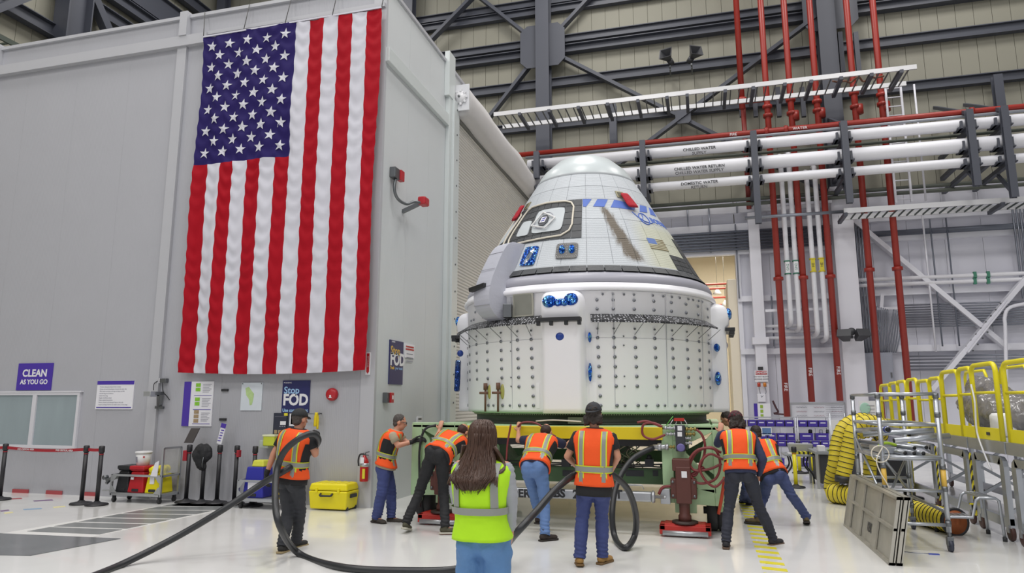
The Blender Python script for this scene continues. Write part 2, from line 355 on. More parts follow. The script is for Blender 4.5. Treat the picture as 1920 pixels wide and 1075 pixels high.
br3(Xa, cz1, PY(1102, 0, YBR).x + 2, PY(1102, 0, YBR).z + 2 * (PY(1102, 0, YBR).z - cz1) / (PY(1102, 0, YBR).x - Xa))
p = PY(922, 215, YBR); k = (cz1 - p.z) / (Xa - p.x); br3(Xa, cz1, p.x - 3, p.z - 3 * k)
brace((800, 84), (893, -12), y=YBR - .13)
gus = MB()
for cxx, czz, s in ((Xa, cz1, .85), (Xb2, cz1, .85), (cross.x, cross.z, .26)):
    MB().poly([(cxx - s, YBR - .2, czz - s * .7), (cxx - s * .7, YBR - .2, czz - s), (cxx + s * .7, YBR - .2, czz - s), (cxx + s, YBR - .2, czz - s * .7), (cxx + s, YBR - .2, czz + s * .7), (cxx + s * .7, YBR - .2, czz + s), (cxx - s * .7, YBR - .2, czz + s), (cxx - s, YBR - .2, czz + s * .7)], (0, .03, 0)).build('wall_gusset', M_steel, kind='structure')
# left wall steel
for (px, py, h) in ((65, 39, .45), (215, 38, .45), (260, 25, .5), (303, 22, 1.1), (370, 14, .5)):
    z = PX(px, py, XL + .2).z; MB().ibeam((XL + .2, 6, z), (XL + .2, YW, z), .3, h).build('wall_girt', M_steel, kind='structure')
p = PX(137, 40, XL + .5); MB().ibeam((XL + .5, p.y, 8), (XL + .5, p.y, 26), .6, .9, (0, 1, 0), .05).build('wall_column', M_steel, kind='structure')
q0, q1 = PX(176, 0, XL + .4), PX(206, 70, XL + .4); d = (q1 - q0); MB().bar(q0 - d, q1 + d, .3, .3, (1, 0, 0)).build('wall_brace', M_steel, kind='structure')
q0, q1 = PX(0, 14, XL + 1), PX(44, -3, XL + 1); MB().bar(q0 - (q1 - q0), q1 + (q1 - q0), .2, .35, (1, 0, 0)).build('wall_brace', M_steel, kind='structure')
# left cable tray
t = thing('cable_tray', 'short cable tray above the clean room at the upper left corner', 'cable tray', PX(20, 80, XL + 2.5))
a, b_ = PX(-25, 58, XL + 2.5), PX(50, 95, XL + 2.5); zz = b_.z
M_dg = mat('tray_dark', '#3f4840', .6)
MB().bar((XL + 2.5, a.y - 3, zz), (XL + 2.5, b_.y, zz), .06, .14).bar((XL + 1.7, a.y - 3, zz), (XL + 1.7, b_.y, zz), .06, .14).build('rail', M_dg, t)
for i in range(14): MB().bar((XL + 2.5, b_.y - i * .45, zz), (XL + 1.7, b_.y - i * .45, zz), .04, .05).build('rung', M_dg, t)
# lower white wall: girts, braces
for (px, py, h, x0, x1) in ((1330, 396, .24, -8, xc2), (1330, 429, .24, -8, xc2), (1340, 472, .26, -8, xc2), (1750, 441, .24, xc2, 26), (1750, 545, .2, xc2, 26), (1780, 652, .2, xc2, 26), (1490, 658, .18, ox1, xc2), (1490, 557, .18, ox1, xc2), (1750, 400, .3, xc2, 26)):
    z = PY(px, py, YW - .2).z; MB().bar((x0, YW - .1, z), (x1, YW - .1, z), .2, h).build('wall_girt_white', M_wst, kind='structure')
def wbr(a, b, y=YW - .3): return MB().bar(PY(*a, y), PY(*b, y), .14, .3, (0, 1, 0)).build('wall_brace_white', M_wst, kind='structure', bevel=.01)
wbr((1580, 398), (1890, 655)); wbr((1990, 442), (1745, 732), YW - .45)
g = PY(1849, 614, YW - .55); u = (PY(1920, 524, YW - .55) - g).normalized()
gs = MB().bar(g - u * .95, g + u * .95, .04, .34, (0, 1, 0)).build('wall_gusset_white', M_wst, kind='structure')
for i in range(8):
    for s in (-.1, .1):
        pp = g + u * (-.8 + i * .23) + Vector((-u.z, 0, u.x)) * s; MB().cyl(pp + Vector((0, -.02, 0)), pp + Vector((0, -.05, 0)), .025, 6).build('bolt', M_bolt, gs)
# jamb of the opening and the bay behind it
M_jamb = mat('jamb_cream', '#e6dcc8', .4)
MB().box(ox1 - .32, YW + .02, 0, ox1 - .02, YW + 2.2, oz - .9).build('door_2', M_jamb, kind='structure', bevel=.02)
MB().box(ox1 - .02, YW - .1, 0, ox1 + .12, YW + .5, oz).build('trim_door_jamb', M_wst, kind='structure')
M_far = mat('far_wall', '#e9e0cb', .6, var=.04); M_fp = mat('far_panel', '#d9cfb8', .5)
fw = MB().box(-14, 38, 0, 12, 38.3, 12).build('wall_far', M_far, kind='structure')
for i in range(13): MB().box(-12 + i * 1.6, 37.95, 0, -10.43 + i * 1.6, 38, 5.2 + (i % 3) * .02).build('panel', M_fp, fw)
MB().box(-14, YW + .3, 0, -13.7, 38, 12).build('wall_far_side', M_far, kind='structure'); MB().box(3.5, YW + .3, 0, 3.8, 38, 12).build('wall_far_right', M_far, kind='structure')
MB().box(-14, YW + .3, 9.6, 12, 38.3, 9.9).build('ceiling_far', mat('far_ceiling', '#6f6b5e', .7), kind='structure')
for i, (px, py) in enumerate(((1345, 533), (1350, 541), (1350, 558), (1352, 572), (1355, 590))):
    z = PY(px, py, 30 + i * 1.5).z; tag(MB().cyl((-8, 30 + i * 1.5, z), (3.5, 30 + i * 1.5, z), .045, 8).build('sprinkler_pipe', mat('red_pipe', '#982c22', .4, var=.06)), ['topmost', 'second', 'middle', 'fourth', 'lowest'][i] + ' thin red sprinkler pipe crossing the bright far bay, counted from the top', 'pipe', 'red sprinkler pipes in the far bay'); MB().cyl((-2.0, 30 + i * 1.5, z), (-2.0, 30 + i * 1.5, 9.7), .01, 6).build('ceiling_hanger_far', M_bolt, kind='structure')
for i, (px, py) in enumerate(((1360, 575), (1345, 552))):
    p = PY(px, py, 33 + i); o = MB().lathe(p, [(.02, .3), (.05, .25), (.22, 0), (.2, 0)], 16).build('bay_lamp', M_w, label=('glowing round lamp' if i == 0 else 'dim high lamp') + ' hanging in the far bay', cat='lamp')
    MB().cyl(p + Vector((0, 0, .28)), (p.x, p.y, 9.7), .008, 6).build('hanger_rod', M_bolt, o)
    MB().lathe(p, [(.19, .02), (.01, .01)], 16).build('diffuser', mat('lamp_glow%d' % i, '#fff3dc', emit=6 if i == 0 else 2), o)
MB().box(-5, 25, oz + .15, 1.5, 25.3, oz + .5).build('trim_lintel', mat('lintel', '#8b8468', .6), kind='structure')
# ------------------------------------------------------------ the other sides of the hall, behind the camera
MB().box(26, -8, 0, 26.3, YW, 26).build('wall_right', M_cream, kind='structure')
# ------------------------------------------------------------ giant hanging flag
def cloth_mat(name, col, var=.05):
    return mat(name, col, .7, var=var, vscale=1.5, spec=.15)
M_fr = cloth_mat('flag_red', '#a20d1f'); M_fw = cloth_mat('flag_white', '#c9c9d2', .03); M_fb = cloth_mat('flag_blue', '#281f5a')
FY = YB - .2; _a, _b = PY(383, 68, FY), PY(680, 694, FY); FX0, FX1, FZ0, FZ1 = _a.x - .02, PY(716, 14, FY).x, _b.z, PY(716, 14, FY).z
flag = thing('flag', 'huge red white and blue striped flag with white stars hanging on the clean room wall', 'flag', ((FX0 + FX1) / 2, FY, FZ0))
cu = .51 * (FX1 - FX0); cz_ = FZ1 - 2.70
def fpt(u, w, off=0.0):
    """u 0..1 across, w 0..1 down"""
    x = FX0 + u * (FX1 - FX0); z = FZ1 + (FZ0 - FZ1) * w
    d = .008 * sin(u * 13 * pi + w * 2) + .03 * noise.noise(Vector((u * 9, w * 2.5, 3)))
    ph = (u * 13) % 1; sag = abs(ph - .5) * 2
    fold = .013 * sin((w * 6.85 + .3 * sag * sag * .5 - .25 * u + .22 * noise.noise(Vector((u * 6, w * 7, 5)))) * 2 * pi * 3.2) * (.4 + .6 * noise.noise(Vector((u * 13, w * 4, 8))) + .5)
    d += fold + .02 * noise.noise(Vector((u * 26, w * 5, 9)))
    if u < .55 and w < .42: d += .030 * noise.noise(Vector((u * 6 + w * 3, w * 6 - u * 4, 4))) * 1.6
    if u < .14: d += .06 * sin(u / .14 * pi) * (0.4 + w)
    k = abs((u * 4) % 1 - .5) * 2; zs = -.03 * (1 - k * k) * max(0, 1 - w * 8)          # sag between the lines at the top
    xs = -.06 * w * (1 - u) * 1.0 * (u < .05) - .1 * w * (u > .95) * 0
    return Vector((x + .02 * sin(w * 9) * (u < .02 or u > .98) - .09 * (w - .0) * (u > .9) * (u - .9) * 10, FY + d * 1.0 - off, z + zs - .05 * w * sin(u * pi)))
def fgrid(u0, u1, w0, w1, nu, nw, m, name, off=0):
    vs = [fpt(u0 + (u1 - u0) * i / nu, w0 + (w1 - w0) * j / nw, off) for j in range(nw + 1) for i in range(nu + 1)]
    fs = [(j * (nu + 1) + i, (j + 1) * (nu + 1) + i, (j + 1) * (nu + 1) + i + 1, j * (nu + 1) + i + 1) for j in range(nw) for i in range(nu)]
    return MB().add(vs, fs, 0, True).build(name, m, flag)
wc = (FZ1 - cz_) / (FZ1 - FZ0)
cols = [M_fr, M_fw]
ub = [i / 13 for i in range(14)]
for i in range(13):
    fgrid(ub[i], ub[i + 1], wc if i < 7 else 0, 1, 8, 100, cols[i % 2], 'stripe')
fgrid(0, ub[7], 0, wc, 56, 60, M_fb, 'canton')
M_star = M_fw
for ci in range(9):
    cnt = 6 if ci % 2 == 0 else 5
    for k in range(cnt):
        uc = (ci + 1) / 10 * ub[7]; wcc = ((k + (.5 if cnt == 6 else 1.0)) / 6) * wc
        b = MB(); cpt = []; su = .118 / (FX1 - FX0); sw = .118 / (FZ1 - FZ0)
        for q in range(10):
            a = q * pi / 5 + .12; rr = 1 if q % 2 == 0 else .4
            cpt.append(fpt(uc + su * rr * sin(a), wcc - sw * rr * cos(a), .012))
        c0 = fpt(uc, wcc, .016); b.add(cpt + [c0], [((q + 1) % 10, q, 10) for q in range(10)]); b.build('star', M_star, flag)
M_line2 = mat('line_dark', '#4a4a48', .6)
for u in (0.0, .235, .48, .74, 1.0):
    p = fpt(u, 0); q = Vector((p.x + (.02 if u < 1 else .03) - (.14 if u == 0 else 0), YB - .08, 9.64)); MB().tube([p, q], .008, 5).build('hanging_line', M_line2, flag)
MB().bar(fpt(0, 0) + Vector((0, 0, -.01)), fpt(1, 0) + Vector((0, 0, -.0)), .015, .03).build('header_rope', M_fw, flag)
# ------------------------------------------------------------ capsule
AX = Vector((-2.02, 12.74, 0)); hd = Vector((AX.x, AX.y, 0)).normalized(); sd = Vector((hd.y, -hd.x, 0))
PROF = [(1.61, 2.2), (3.42, 2.233), (3.44, 2.27), (3.62, 2.2), (3.82, 2.14), (3.88, 2.055), (3.98, 2.0), (4.307, 1.82), (4.74, 1.588), (5.08, 1.365), (5.5, 1.135), (5.82, .93), (5.95, .86), (6.13, .70), (6.27, .54), (6.35, .37), (6.395, .2), (6.41, 0)]
def RZ(z):
    for (z0, r0), (z1, r1) in zip(PROF, PROF[1:]):
        if z <= z1: return r0 + (r1 - r0) * max(0, (z - z0)) / (z1 - z0)
    return 0
def rad(az): a = radians(az); return -hd * cos(a) + sd * sin(a)
def sp(az, z, off=0): return AX + rad(az) * (RZ(z) + off) + Vector((0, 0, z))
cap = thing('space_capsule', 'white cone-shaped space capsule on its round white service module, riding on the green cart', 'spacecraft', (AX.x, AX.y, 1.42))
A0 = atan2(rad(0).y, rad(0).x)
def lathe_az(b, prof, seg=96, **k): return b.lathe(AX, [(r, z) for r, z in prof], seg, **k)
def patch(name, c4, m, off=.01, th=.01, na=6, nz=3, rnd=0, parent=cap, mi=None, nrm=False):
    """curved plate: c4 = four (az, z) corners in order; bilinear; solid"""
    vs = []; fs = []
    for lay in (off + th, off - .004):
        for j in range(nz + 1):
            for i in range(na + 1):
                u, v = i / na, j / nz
                if rnd:                                       # squircle mapping rounds the corners
                    a, b_ = 2 * u - 1, 2 * v - 1; rr = rnd
                    ku = 1 - rr * max(0, abs(b_) - .55) ** 2 * 2.2; kv = 1 - rr * max(0, abs(a) - .55) ** 2 * 2.2
                    u, v = .5 + a * ku / 2, .5 + b_ * kv / 2
                p = [(c4[0][q] * (1 - u) + c4[1][q] * u) * (1 - v) + (c4[3][q] * (1 - u) + c4[2][q] * u) * v for q in (0, 1)]
                vs.append(sp(p[0], p[1], lay))
    n1_ = (na + 1) * (nz + 1)
    for j in range(nz):
        for i in range(na):
            a = j * (na + 1) + i; fs.append((a, a + 1, a + na + 2, a + na + 1)); 
    ring = [i for i in range(na + 1)] + [(j + 1) * (na + 1) + na for j in range(nz)] + [nz * (na + 1) + na - 1 - i for i in range(na)] + [(nz - 1 - j) * (na + 1) for j in range(nz - 1)]
    L = len(ring)
    b = MB(); b.add(vs[:n1_], fs, 0, True)
    b.add([vs[i] for i in ring] + [vs[i + n1_] for i in ring], [((i + 1) % L, i, i + L, (i + 1) % L + L) for i in range(L)]); o = b.build(name, m, parent); return o
def uvattr(o):
    me = o.data; at = me.attributes.new('azz', 'FLOAT_VECTOR', 'POINT'); inv = _INV[o.name].inverted(); d = []
    for v in me.vertices:
        p = inv @ v.co - AX; az = math.degrees(atan2(p.dot(sd), -p.dot(hd))); d += [az / 10, p.z, 0]
    at.data.foreach_set('vector', d)
def blanket_mat():
    m = mat('thermal_blanket', '#c6cbcf', .6); n = m.node_tree; b = n.nodes['Principled BSDF']; N = n.nodes.new; Lk = n.links.new
    at = N('ShaderNodeAttribute'); at.attribute_name = 'azz'; sx = N('ShaderNodeSeparateXYZ'); Lk(at.outputs['Vector'], sx.inputs[0])
    def mth(op, a, b_=None, c=None):
        k = N('ShaderNodeMath'); k.operation = op
        for i, v in enumerate((a, b_, c)):
            if v is None: continue
            if isinstance(v, (int, float)): k.inputs[i].default_value = v
            else: Lk(v, k.inputs[i])
        return k.outputs[0]
    X, Z = sx.outputs[0], sx.outputs[1]
    ns = N('ShaderNodeTexNoise'); ns.inputs['Scale'].default_value = 5; ns.inputs['Detail'].default_value = 8; Lk(at.outputs['Vector'], ns.inputs[0])
    nf = N('ShaderNodeTexNoise'); nf.inputs['Scale'].default_value = 26; nf.inputs['Detail'].default_value = 6; mp = N('ShaderNodeMapping'); mp.inputs['Scale'].default_value = (1, 2.5, 1); Lk(at.outputs['Vector'], mp.inputs[0]); Lk(mp.outputs[0], nf.inputs[0])
    cen = mth('MULTIPLY_ADD', Z, -1.15, 1.27 + 5 * 1.15)                     # streak centre: az/10 at this height
    wid = mth('MULTIPLY_ADD', Z, -.2, .42 + 5 * .2)
    d = mth('DIVIDE', mth('ABSOLUTE', mth('SUBTRACT', mth('ADD', X, mth('MULTIPLY', mth('SUBTRACT', ns.outputs[0], .5), .7)), cen)), wid)
    s1 = mth('SUBTRACT', 1.0, mth('MINIMUM', d, 1.0))
    top = mth('MULTIPLY', mth('MINIMUM', mth('MAXIMUM', mth('MULTIPLY', mth('SUBTRACT', 5.1, Z), 6), 0.0), 1.0), mth('MINIMUM', mth('MAXIMUM', mth('MULTIPLY', mth('SUBTRACT', Z, 3.95), 8), 0.0), 1.0))
    sc = mth('MULTIPLY', mth('MULTIPLY', s1, top), mth('MINIMUM', mth('MULTIPLY', nf.outputs[0], 1.9), 1.2)); sc = mth('MINIMUM', mth('MULTIPLY', mth('POWER', sc, 1.3), 2.1), .88)
    mx = N('ShaderNodeMix'); mx.data_type = 'RGBA'; mx.inputs[6].default_value = lin('#d2d7dc'); mx.inputs[7].default_value = lin('#aab0b6'); Lk(nf.outputs[0], mx.inputs[0])
    yl = mth('MULTIPLY', mth('MINIMUM', mth('MAXIMUM', mth('SUBTRACT', X, 2.6), 0.0), 1.0), mth('MINIMUM', mth('MAXIMUM', mth('MULTIPLY', mth('SUBTRACT', 4.9, Z), 4), 0.0), 1.0))
    m2 = N('ShaderNodeMix'); m2.data_type = 'RGBA'; m2.inputs[7].default_value = lin('#c5c6ac'); Lk(mx.outputs[2], m2.inputs[6]); Lk(mth('MULTIPLY', yl, .75), m2.inputs[0])
    m3 = N('ShaderNodeMix'); m3.data_type = 'RGBA'; m3.inputs[7].default_value = lin('#57472c'); Lk(m2.outputs[2], m3.inputs[6]); Lk(sc, m3.inputs[0]); Lk(m3.outputs[2], b.inputs['Base Color'])
    wv = N('ShaderNodeTexWave'); wv.bands_direction = 'Y'; wv.inputs['Scale'].default_value = 9; wv.inputs['Distortion'].default_value = .6; Lk(at.outputs['Vector'], wv.inputs[0])
    ad = mth('ADD', mth('MULTIPLY', wv.outputs[1], .5), nf.outputs[0]); bp = N('ShaderNodeBump'); bp.inputs['Strength'].default_value = .45; bp.inputs['Distance'].default_value = .01; Lk(ad, bp.inputs['Height']); Lk(bp.outputs[0], b.inputs['Normal'])
    return m
M_bl = blanket_mat(); M_gap = mat('blanket_seam', '#b3b8bc', .7)
M_tile = mat('black_tile', '#45474a', .55, var=.35, vscale=6, bump=.2, bscale=20); M_sm = mat('service_white', '#efeff3', .35, var=.015, vscale=2); M_capw = mat('cap_white', '#c8d0d2', .3)
M_grey = mat('ring_grey', '#a7a7b2', .35, var=.05, vscale=1.5, stretch=(1, 1, 4)); M_flange = mat('flange_white', '#f0f0f5', .3)
b = MB(); lathe_az(b, [(RZ(z) - .012, z) for z in (3.85, 3.98, 4.307, 4.74, 5.08, 5.5, 5.81)], 96, cap=False); b.build('cone_shell', M_gap, cap)
b = MB(); lathe_az(b, [(.935, 5.80), (.93, 5.82), (.862, 5.95), (.79, 6.05), (.70, 6.13), (.54, 6.27), (.37, 6.35), (.2, 6.395), (0, 6.41)], 72); b.build('nose_cover', M_capw, cap)
b = MB(); lathe_az(b, [(.945, 5.79), (.95, 5.805), (.94, 5.825)], 72, cap=False); b.build('nose_seam', M_gap, cap)
bands = [(5.785, 5.50, 15), (5.50, 5.215, 15), (5.215, 4.80, 12), (4.80, 4.41, 12), (4.41, 3.905, 12)]
for z1, z0, st in bands:
    for k in range(int(round(360 / st))):
        a = -180 + k * st; mid = a + st / 2; g = .12
        o = patch('thermal_blanket', [(a + g, z0 + .003), (a + st - g, z0 + .003), (a + st - g, z1 - .003), (a + g, z1 - .003)], M_bl, -.006, .006, 4, 5); uvattr(o)
# black tile rows: skirt ring, hatch field and the patch on the right
k = -180
while k < 180:
    patch('black_tile', [(k + .2, 3.79), (k + 7.3, 3.79), (k + 7.3, 3.895), (k + .2, 3.895)], M_tile, .006, .012, 3, 1); k += 7.5
zr = [4.41, 4.50, 4.60]
hatch = [(-56, -2.5)]
def tiles(a0, a1, z0, z1, na, nz):
    for i in range(na):
        for j in range(nz):
            p, q = a0 + (a1 - a0) * i / na, a0 + (a1 - a0) * (i + 1) / na; r0, r1 = z0 + (z1 - z0) * j / nz, z0 + (z1 - z0) * (j + 1) / nz
            patch('black_tile', [(p + .15, r0 + .005), (q - .15, r0 + .005), (q - .15, r1 - .005), (p + .15, r1 - .005)], M_tile, .004, .012, 2, 2)
tiles(-56, -2.5, 4.42, 5.21, 9, 6); tiles(-80, -57, 4.42, 5.21, 4, 5)
tiles(47, 62, 3.91, 4.2, 3, 3); tiles(63, 80, 3.91, 4.6, 3, 4)
M_bead = mat('bead_cream', '#ddd6c6', .5); M_panel = mat('hatch_panel', '#c2c8cc', .55, var=.05)
def bead(pts, r, m, name, par=cap, off=.03, n=6, closed=True):
    P = pts + [pts[0]] if closed else pts; q = []
    for (a0, z0), (a1, z1) in zip(P, P[1:]):
        for i in range(n): q.append(sp(a0 + (a1 - a0) * i / n, z0 + (z1 - z0) * i / n, off))
    if not closed: q.append(sp(*P[-1], off))
    return MB().tube(q, r, 8, closed=closed).build(name, m, par)
bead([(-14.9, 5.187), (-10.5, 5.15), (-8.4, 5.06), (-8.2, 4.69), (-9.6, 4.57), (-14.0, 4.481), (-30, 4.455), (-46.4, 4.445), (-51.5, 4.48), (-53.4, 4.6), (-52, 5.06), (-50, 5.15), (-46.3, 5.2), (-30, 5.21)], .016, M_bead, 'hatch_bead')
bead([(-58, 4.45), (-59.5, 4.6), (-58, 5.1), (-62, 5.18), (-76, 5.18), (-78, 4.5)], .016, M_bead, 'hatch_bead')
hp = patch('hatch_panel', [(-34, 4.586), (-14, 4.586), (-14, 5.068), (-36, 5.068)], M_panel, .02, .014, 14, 10, .2)
patch('hatch_panel', [(-46.5, 4.6), (-36, 4.58), (-37.7, 4.88), (-46.7, 4.9)], M_panel, .02, .014, 10, 8, .2)
patch('hatch_panel', [(-75, 4.6), (-61, 4.6), (-61, 5.06), (-75, 5.06)], M_panel, .02, .014, 8, 8, .2)
oc = [(-27.3 + 3.6 * cos(pi / 8 + i * pi / 4), 4.826 + .115 * sin(pi / 8 + i * pi / 4)) for i in range(8)]
M_blk = mat('black_soft', '#2b2c2f', .5)
win = MB().add([sp(a, z, .06) for a, z in oc] + [sp(a, z, .02) for a, z in oc], [tuple(range(8))] + [(i, i + 8, (i + 1) % 8 + 8, (i + 1) % 8) for i in range(8)]).build('hatch_window', mat('window_dark', '#4a4c52', .3), cap)
patch('window_sticker', [(-29.2, 4.78), (-25.6, 4.78), (-25.2, 4.89), (-28.8, 4.89)], mat('sticker_white', '#e6e6ee', .4), .065, .004, 2, 2)
patch('window_sticker', [(-28.4, 4.80), (-26.2, 4.81), (-26.0, 4.83), (-28.2, 4.82)], mat('sticker_blue', '#3b3f9c', .4), .07, .004, 2, 1); patch('window_sticker', [(-28.2, 4.845), (-26.0, 4.855), (-25.8, 4.875), (-28, 4.865)], M_blk and mat('sticker_blue', '#3b3f9c', .4), .07, .004, 2, 1)
bead([(-29.4, 4.998), (-19.2, 4.846), (-23.9, 4.654), (-34.4, 4.742)], .014, mat('tape_white', '#dcdcdc', .5), 'window_guard', off=.075)
bead([(-27.3 + 6.5 * cos(i * pi / 10), 4.83 + .165 * sin(i * pi / 10)) for i in range(20)], .008, M_grey, 'hatch_ring', n=1, off=.035)
def foil_mat(name, c0, c1, sc=14):
    m = mat(name, c0, .12, .85); n = m.node_tree; b_ = n.nodes['Principled BSDF']; tc = n.nodes.new('ShaderNodeTexCoord'); v = n.nodes.new('ShaderNodeTexVoronoi'); v.inputs['Scale'].default_value = sc
    n.links.new(tc.outputs['Object'], v.inputs['Vector']); rp = n.nodes.new('ShaderNodeValToRGB'); rp.color_ramp.elements[0].color = lin(c0); rp.color_ramp.elements[1].color = lin(c1); e = rp.color_ramp.elements.new(.55); e.color = lin(c0)
    sep = n.nodes.new('ShaderNodeSeparateColor'); n.links.new(v.outputs['Color'], sep.inputs[0]); n.links.new(sep.outputs[0], rp.inputs[0]); n.links.new(rp.outputs[0], b_.inputs['Base Color'])
    bp = n.nodes.new('ShaderNodeBump'); bp.inputs['Strength'].default_value = .9; bp.inputs['Distance'].default_value = .05; n.links.new(v.outputs['Distance'], bp.inputs['Height']); n.links.new(bp.outputs[0], b_.inputs['Normal']); return m
M_foil = foil_mat('blue_foil', '#1c55b8', '#7fc4e8', 22); M_foil2 = foil_mat('silver_foil', '#9aa6b4', '#dfe6ec', 9)
f = patch('foil_cover', [(-33.7, 3.985), (-25.3, 3.96), (-25.3, 4.323), (-33.7, 4.337)], M_foil, .012, .015, 10, 10, .15)
patch('foil_crease', [(-31.5, 4.0), (-29, 4.0), (-26.5, 4.28), (-29.0, 4.28)], M_foil2, .028, .02, 6, 8, .5)
vp = patch('vent_plate', [(-14.9, 4.04), (-4.4, 4.035), (-4.1, 4.322), (-15.3, 4.323)], mat('vent_dark', '#62615f', .5, var=.2, vscale=12), .012, .014, 10, 8, .15)
for a in (-12.0, -7.2):
    o = MB().ell(sp(a, 4.19, .03), (.055, .055, .085), None, 14, 8).build('foil_plug', M_foil, cap)
M_rivet = mat('rivet_white', '#c9c9cc', .4)
bq = [(-14.6 + i * .98, z) for i in range(11) for z in (4.065, 4.295)] + [(a, 4.09 + i * .045) for a in (-14.4, -5) for i in range(5)] + [(-9.6, 4.1 + i * .05) for i in range(4)]
src = None
for a, z in bq:
    p = sp(a, z, .028)
    if src is None: src = MB().ell(p, (.008, .008, .008), None, 6, 4).build('rivet', M_rivet, cap); p0 = p
    else: inst(src, loc=p - p0)
# blue band of print, ring emblem and letters
M_print = mat('print_blue', '#5573c4', .6, var=.12)
for P in ([(-2.0, 5.055), (.2, 5.05), (4.4, 5.206), (-2.3, 5.211)], [(5.1, 5.052), (13.0, 5.047), (16.9, 5.207), (8.8, 5.206)], [(17.6, 5.043), (36.5, 5.033), (41.2, 5.169), (22.1, 5.209)], [(41.6, 5.026), (50.7, 5.049), (55.5, 5.2), (46.5, 5.189)], [(54.4, 5.034), (65.2, 5.05), (67.8, 5.2), (60.5, 5.212)]):
    patch('printed_band', P, M_print, .003, .004, 5, 2)
bead([(41.5 + 4.3 * cos(i * pi / 9), 4.875 + .115 * sin(i * pi / 9)) for i in range(18)], .010, M_print, 'printed_ring', off=.006, n=1)
bead([(33.5, 4.99), (36, 4.9), (40.5, 4.82), (46, 4.80), (48.5, 4.83)], .009, M_print, 'printed_swoosh', off=.006, closed=False)
bead([(42, 5.0), (41, 4.9), (38, 4.80)], .008, M_print, 'printed_swoosh', off=.006, closed=False)
for i, (s, a) in enumerate(zip('BOEING', (50, 54.5, 59, 63, 66, 70))):
    c0 = sp(a, 4.88, .004); n_ = rad(a); x = Vector((0, 0, 1)).cross(n_); y = sp(a, 4.98) - sp(a, 4.78)
    M = frame(c0, x, y); text('printed_letter', s, M, .17, M_print, cap, .006, .006)
# flag print
fl = patch('printed_flag', [(35.4, 4.262), (48.6, 4.268), (47.6, 4.478), (34.9, 4.465)], mat('flag_cream', '#c9c8ae', .6), .004, .004, 6, 4)
patch('printed_flag_canton', [(35.1, 4.365), (41.2, 4.365), (41, 4.472), (34.9, 4.467)], mat('flag_faded_blue', '#5f79b5', .6), .009, .003, 3, 2)
M_fst = mat('flag_brown', '#6d5a35', .6)
for i in range(7):
    z = 4.272 + i * .032; a0 = 35.2 if z < 4.36 else 41.5
    patch('printed_flag_stripe', [(a0, z - .006), (48.2, z - .004), (48.2, z + .008), (a0, z + .006)], M_fst, .009, .003, 4, 1)
# open access box with the red tagged cover
M_red = mat('tag_red', '#b01b2e', .75, var=.15, vscale=14, bump=.5, bscale=30)
for a, z in ((29, 5.335), (-58, 5.3)):
    patch('access_box', [(a - 3.2, z - .06), (a + 2.6, z - .06), (a + 3.6, z + .065), (a - 3.8, z + .065)], mat('box_tan', '#a09a7c', .5), .006, .02, 4, 2)
    patch('access_opening', [(a - 2.4, z - .045), (a + 2, z - .045), (a + 2.6, z + .045), (a - 2.8, z + .045)], mat('opening_dark', '#55533f', .6), .022, .008, 4, 2)
def bag(a, z, tilt):
    c0 = sp(a, z, .08); n_ = rad(a); x = Vector((0, 0, 1)).cross(n_); y = (sp(a, z + .1) - sp(a, z - .1)).normalized()
    b = MB(); R = Matrix((x, y, n_)).transposed(); q = []
    vs = []; fs = []
    for j in range(9):
        v = j / 8; hw = (.085 + .03 * v) * (1 if 0 < j < 8 else .85)
        for i in range(12):
            t = 2 * pi * i / 12; vs.append(c0 + x * (hw * cos(t) + tilt * (v - .5) * .14 + .006 * noise.noise(Vector((i, j, 2)))) + y * (.14 - .3 * v) + n_ * ((.04 + .015 * noise.noise(Vector((i * .7, j * .8, a)))) * sin(t)))
    for j in range(8):
        for i in range(12): p = j * 12 + i; r = j * 12 + (i + 1) % 12; fs.append((p, p + 12, r + 12, r))
    fs += [tuple(range(12)), tuple(range(107, 95, -1))]
    b.add(vs, fs, 0, True).build('red_cover_bag', M_red, cap)
bag(32.8, 5.215, .6); bag(-63, 5.19, -.3)
# side umbilical fairing wrapped in grey cloth
M_uc = mat('fairing_cloth', '#b3b5c0', .75, var=.05, vscale=3, bump=.25, bscale=8)
prof = [(4.60, .02), (4.56, .17), (4.42, .30), (4.22, .38), (3.95, .42), (3.62, .43), (3.4, .40), (3.2, .32), (3.08, .18), (3.04, .02)]
b = MB(); vs = []; fs = []; nj = 5
rows_f = [(p.x, p.y) for p in smooth([(4.38, 1.80, 0), (4.41, 1.98, 0), (4.36, 2.14, 0), (4.2, 2.28, 0), (3.95, 2.42, 0), (3.70, 2.54, 0), (3.45, 2.60, 0), (3.25, 2.56, 0), (3.12, 2.42, 0), (3.05, 2.22, 0)], 3)]
for z, r_ in rows_f:
    for j in range(nj + 1): vs.append(AX + rad(-45.5 + 8.5 * j / nj) * r_ + Vector((0, 0, z)))
    for az in (-36, -46): vs.append(AX + rad(az) * (min(r_, RZ(z)) - .04) + Vector((0, 0, z)))
w_ = nj + 3; nr = len(rows_f)
for i in range(nr - 1):
    for j in range(w_): a = i * w_ + j; c = i * w_ + (j + 1) % w_; fs.append((a, a + w_, c + w_, c))
fs += [tuple(range(w_)), tuple(range(nr * w_ - 1, (nr - 1) * w_ - 1, -1))]
b.add(vs, fs, 0, False).build('umbilical_fairing', M_uc, cap, bevel=.02, bseg=3)
for k in range(4): zz = (3.3, 3.6, 3.9, 4.2)[k]; rr = min(rows_f, key=lambda q: abs(q[0] - zz))[1]; MB().tube([AX + rad(-45.5 + 8.5 * j / 5) * (rr + .004) + Vector((0, 0, zz)) for j in range(6)], .006, 5).build('fairing_seam', M_grey, cap)
M_black = mat('black_metal', '#232427', .4)
